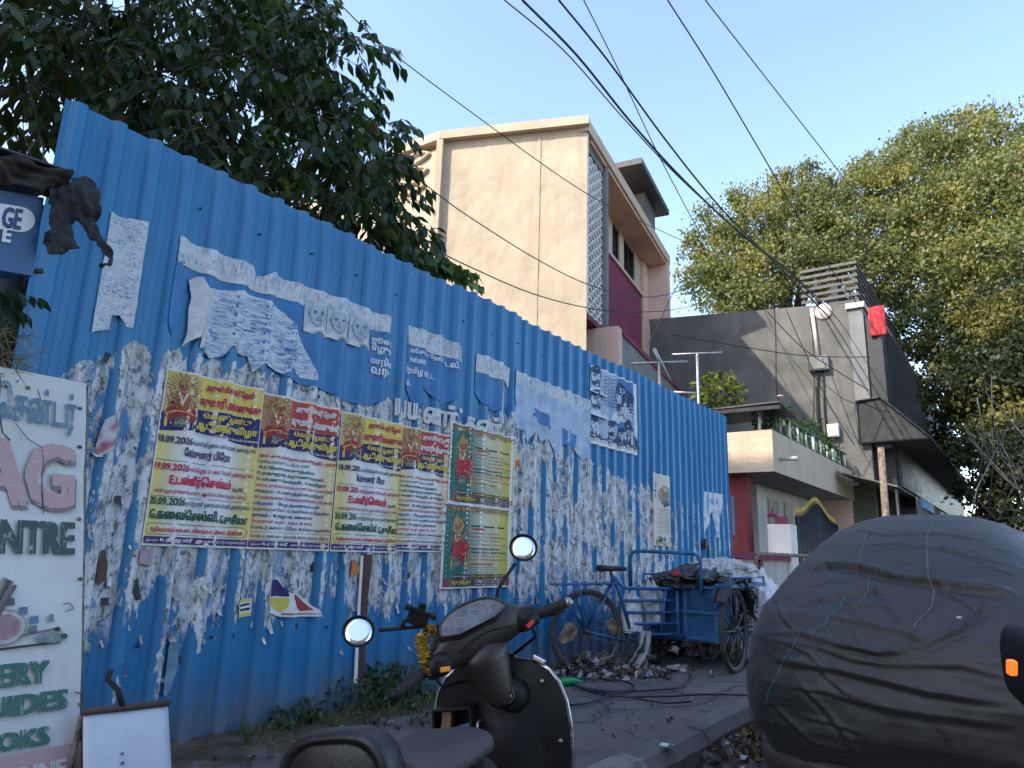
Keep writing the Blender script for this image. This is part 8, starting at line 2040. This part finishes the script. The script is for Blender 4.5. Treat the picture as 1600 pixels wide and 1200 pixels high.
# torn black flex flapping from the sign corner
fx = [(68, 300), (98, 292), (104, 283), (126, 277), (137, 280), (145, 295), (146, 320), (147, 345), (143, 352), (152, 372), (164, 395), (168, 410), (160, 422), (150, 424), (144, 420), (146, 416), (156, 416), (160, 408), (150, 392), (136, 378), (126, 358), (112, 348), (108, 355), (112, 375), (116, 388), (134, 386), (110, 392), (92, 400), (76, 402), (64, 400), (58, 384), (66, 350)]
poly = [(kp(*p).x, kp(*p).z) for p in fx]
ar = sum(poly[i][0] * poly[(i + 1) % len(poly)][1] - poly[(i + 1) % len(poly)][0] * poly[i][1] for i in range(len(poly)))
if ar < 0: poly.reverse()
V, F = cdt(rough_edge(poly, 0.012, 0.011, 3), 0.012)
m = MB(); m.add([(x, -0.03 - 0.035 * nz(x * 9, z * 7) - 0.045 * abs(nz(x * 24, z * 12, 3)), z) for x, z in V], F, 0, True)
o = m.build('torn_flex', mat('black_flex', (0.005, 0.005, 0.006), 0.6, 0, 0.4, 9, 0.7, 60), solid=0.0012); o.location = KO; tag(o, 'torn black plastic flex flapping from the blue sign corner', 'torn banner')
# dim stall behind the sign
stall = thing('stall', 'dark closed stall under the blue sign at the left edge', 'stall', (0.3, 3.6, SW))
m = MB(); m.b2((-2.6, 0.42, 0.0), (2.1, 1.7, 2.75)); m.build('walls', M['dark'], stall)
m = MB(); m.b2((-2.7, 0.41, 2.752), (2.12, 1.8, 2.79)); m.build('roof', M['darkmetal'], stall)
# sprig by the stall and dry straw
sp = Spray()
for (px, py, qx, qy) in ((-60, 455, 60, 470), (-40, 470, 40, 492), (-80, 440, 30, 462)):
    a = onY(px, py, 3.05); b = onY(qx, qy, 3.0); sp.twig(a, b - a + Vector((0, 0, 0.05)), (b - a).length, 11, 0.085, 0.8, 0.6, 0.004)
o = leaf_mesh('hanging_sprig', sp.p, sp.d, sp.n, sp.z, greens(len(sp.p), [(0.02, 0.05, 0.025), (0.03, 0.07, 0.035)], [1, 1]), LONG, LONGF, M['leaf']); tag(o, 'dark green leafy sprig hanging below the blue sign', 'sprig')
n = 260; c = onY(8, 560, 3.1)
o = leaf_mesh('dry_straw', np.array(c) + rng.normal(size=(n, 3)) * np.array([0.05, 0.03, 0.09]), rng.normal(size=(n, 3)) + np.array([0, 0, -0.5]), rng.normal(size=(n, 3)), rng.uniform(0.05, 0.15, n), greens(n, [(0.30, 0.25, 0.16), (0.2, 0.16, 0.1)], [1, 1]), GR * np.array([.4, 1, 1]), [(0, 1, 3, 2), (2, 3, 4)], M['leaf2']); tag(o, 'wisps of dry straw above the white signboard', 'straw', kind='stuff')

# ================================================================== SMALL THINGS ON THE GROUND
def gpt(px, py, z): p = onZ(px, py, z); return Vector((p.x, p.y, z))
def smooth(pl, k=8):
    out = []; n = len(pl)
    for a in range(n - 1):
        P0, P1, P2, P3 = pl[max(a - 1, 0)], pl[a], pl[a + 1], pl[min(a + 2, n - 1)]
        for q in range(k):
            f = q / k; out.append(tuple(0.5 * (2 * P1[j] + (P2[j] - P0[j]) * f + (2 * P0[j] - 5 * P1[j] + 4 * P2[j] - P3[j]) * f * f + (3 * P1[j] - P0[j] - 3 * P2[j] + P3[j]) * f ** 3) for j in (0, 1)))
    out.append(tuple(pl[-1])); return out
GC = [([(878, 1103), (920, 1098), (955, 1085), (988, 1076), (985, 1068), (960, 1062), (915, 1060), (890, 1064), (905, 1073), (950, 1080), (1010, 1079), (1060, 1074), (1075, 1062), (1080, 1054)], 'black cable lying in a wide loop on the pavement below the cart'),
      ([(888, 1066), (920, 1080), (965, 1088), (1040, 1088), (1100, 1085), (1168, 1086), (1220, 1088)], 'black cable running straight over the pavement to the covered car'),
      ([(910, 1077), (985, 1090), (1040, 1098), (1080, 1096)], 'thin cable trailing short of the straight one')]
for pl, lab in GC:
    m = MB(); m.tube([gpt(x, y, SW + 0.02 + 0.012 * abs(nz(x * 0.05, y * 0.05))) for x, y in smooth(pl)], 0.008, 6); tag(m.build('loose_cable', M['black']), lab, 'cable', 'loose cables on the pavement')
p = gpt(875, 1066, SW + 0.035)
m = MB(); m.lathe([(0.0, 0.0), (0.032, 0.0), (0.035, 0.02), (0.035, 0.13), (0.02, 0.17), (0.012, 0.19), (0.012, 0.21), (0.0, 0.21)], 16, 0, Matrix.Rotation(PI / 2, 4, 'Y') @ Matrix.Rotation(0.5, 4, 'X')); o = m.build('green_bottle', mat('green_plastic', (0.01, 0.22, 0.07), 0.2, 0, 0.2, 9)); o.location = p; tag(o, 'green plastic bottle lying beside the cart rear wheel', 'bottle')
m = MB(); m.box((0, 0, 0.11), (0.42, 0.30, 0.2), 0, Rz(0.3), 0.02); m.box((0, 0, 0.215), (0.36, 0.24, 0.02), 0, Rz(0.3)); o = m.build('black_crate', M['scblack']); o.location = gpt(1045, 1022, SW); tag(o, 'low black crate on the ground under the cart box', 'crate')
m = MB(); m.tube([(0, 0, 0.42), (0.0, 0.0, 0.0)], 0.005, 5); m.tube([(0.03, 0, 0.42), (0.1, 0.02, 0.12), (0.2, 0.0, 0.0)], 0.004, 5); o = m.build('dangling_wire', M['black']); o.location = (7.1, 2.85, SW); tag(o, 'two thin wires dangling under the cart box', 'wire')
fr = random.Random(77); P = []
for k in range(150): 
    x = 2.2 + 6.5 * fr.random(); y = FY - 0.08 - abs(fr.gauss(0, 0.28)); P.append((x, max(2.0, y), SW + 0.015))
scraps('pavement_litter', 'scattered scraps of paper and dry leaves along the hoarding foot', P, M['litter'], [(0.45, 0.45, 0.45), (0.10, 0.07, 0.04), (0.07, 0.055, 0.04), (0.16, 0.11, 0.06), (0.05, 0.045, 0.04)], 0.012, 0.05, 12)
P = []
for k in range(260):
    q = gpt(fr.gauss(1150, 40), fr.gauss(1172, 16), 0.0); P.append((q.x, min(q.y, 1.76), 0.012 + 0.06 * fr.random()))
scraps('gutter_litter', 'wet leaves and plastic litter in the gutter beside the covered car', P, M['litter'], [(0.06, 0.05, 0.035), (0.12, 0.08, 0.03), (0.20, 0.13, 0.03), (0.30, 0.31, 0.33), (0.04, 0.04, 0.04), (0.10, 0.10, 0.10)], 0.02, 0.09, 13)
m = MB(); m.grid(lambda u, v: (0.16 * (u - 0.5), 0.05 * (v - 0.5), 0.012 * math.sin(u * 5) + 0.01), 8, 3); o = m.build('white_scrap', M['sack'], solid=0.002); o.location = gpt(1165, 1185, 0.01); tag(o, 'long white scrap lying in the gutter', 'scrap')
m = MB(); m.grid(lambda u, v: (0.10 * (u - 0.5), 0.05 * (v - 0.5), 0.008 * math.sin(u * 5)), 8, 3); o = m.build('white_scrap', M['sack'], solid=0.002); o.location = gpt(1042, 1163, SW + 0.035); tag(o, 'small white scrap lying on a kerb stone', 'scrap')
P = [(gpt(fr.uniform(900, 1160), fr.uniform(1062, 1150), SW).x, gpt(1000, fr.uniform(1062, 1150), SW).y, SW + 0.012) for k in range(60)]
scraps('grit', 'dark grit and crumbs scattered on the open pavement', P, M['litter'], [(0.03, 0.03, 0.03), (0.05, 0.045, 0.04), (0.3, 0.3, 0.3)], 0.008, 0.03, 14)

# ================================================================== WING MIRROR OF THE CAR THE PHOTO IS TAKEN FROM
wm = atD(1634, 1056, 0.95); wing = thing('wing_mirror', 'black wing mirror with a lit orange indicator at the right edge', 'wing mirror', wm)
vx = RM @ Vector((1, 0, 0)); vy = RM @ Vector((0, 1, 0)); vz_ = RM @ Vector((0, 0, 1))
m = MB(); rings = []
for t, s in ((-0.07, 0.35), (-0.055, 0.75), (-0.02, 1.0), (0.02, 1.0), (0.04, 0.9)):
    rings.append([vx * (0.020 * s * math.copysign(abs(math.cos(a)) ** 0.7, math.cos(a))) + Vector((0, 0, 0.042 * s * math.copysign(abs(math.sin(a)) ** 0.7, math.sin(a)))) - vz_ * t for a in [2 * PI * k / 28 for k in range(28)]])
m.loft(rings); m.build('shell', M['scblack'], wing)
m = MB(); m.tube([vx * 0.02 - vz_ * 0.0 - Vector((0, 0, 0.05)), vx * 0.10 - Vector((0, 0, 0.07)), vx * 0.2 - Vector((0, 0, 0.06))], 0.022, 10); m.build('arm', M['scblack'], wing)
t = NT('indicator_lamp'); t.P(Base_Color=(0.7, 0.2, 0.02), Roughness=0.3, Emission_Color=(1.0, 0.13, 0.012, 1), Emission_Strength=0.40)
m = MB(); m.box(atD(1581, 1043, 0.90) - wm, (0.008, 0.015, 0.008), 0, RM, 0.002); m.build('indicator', t.m, wing)
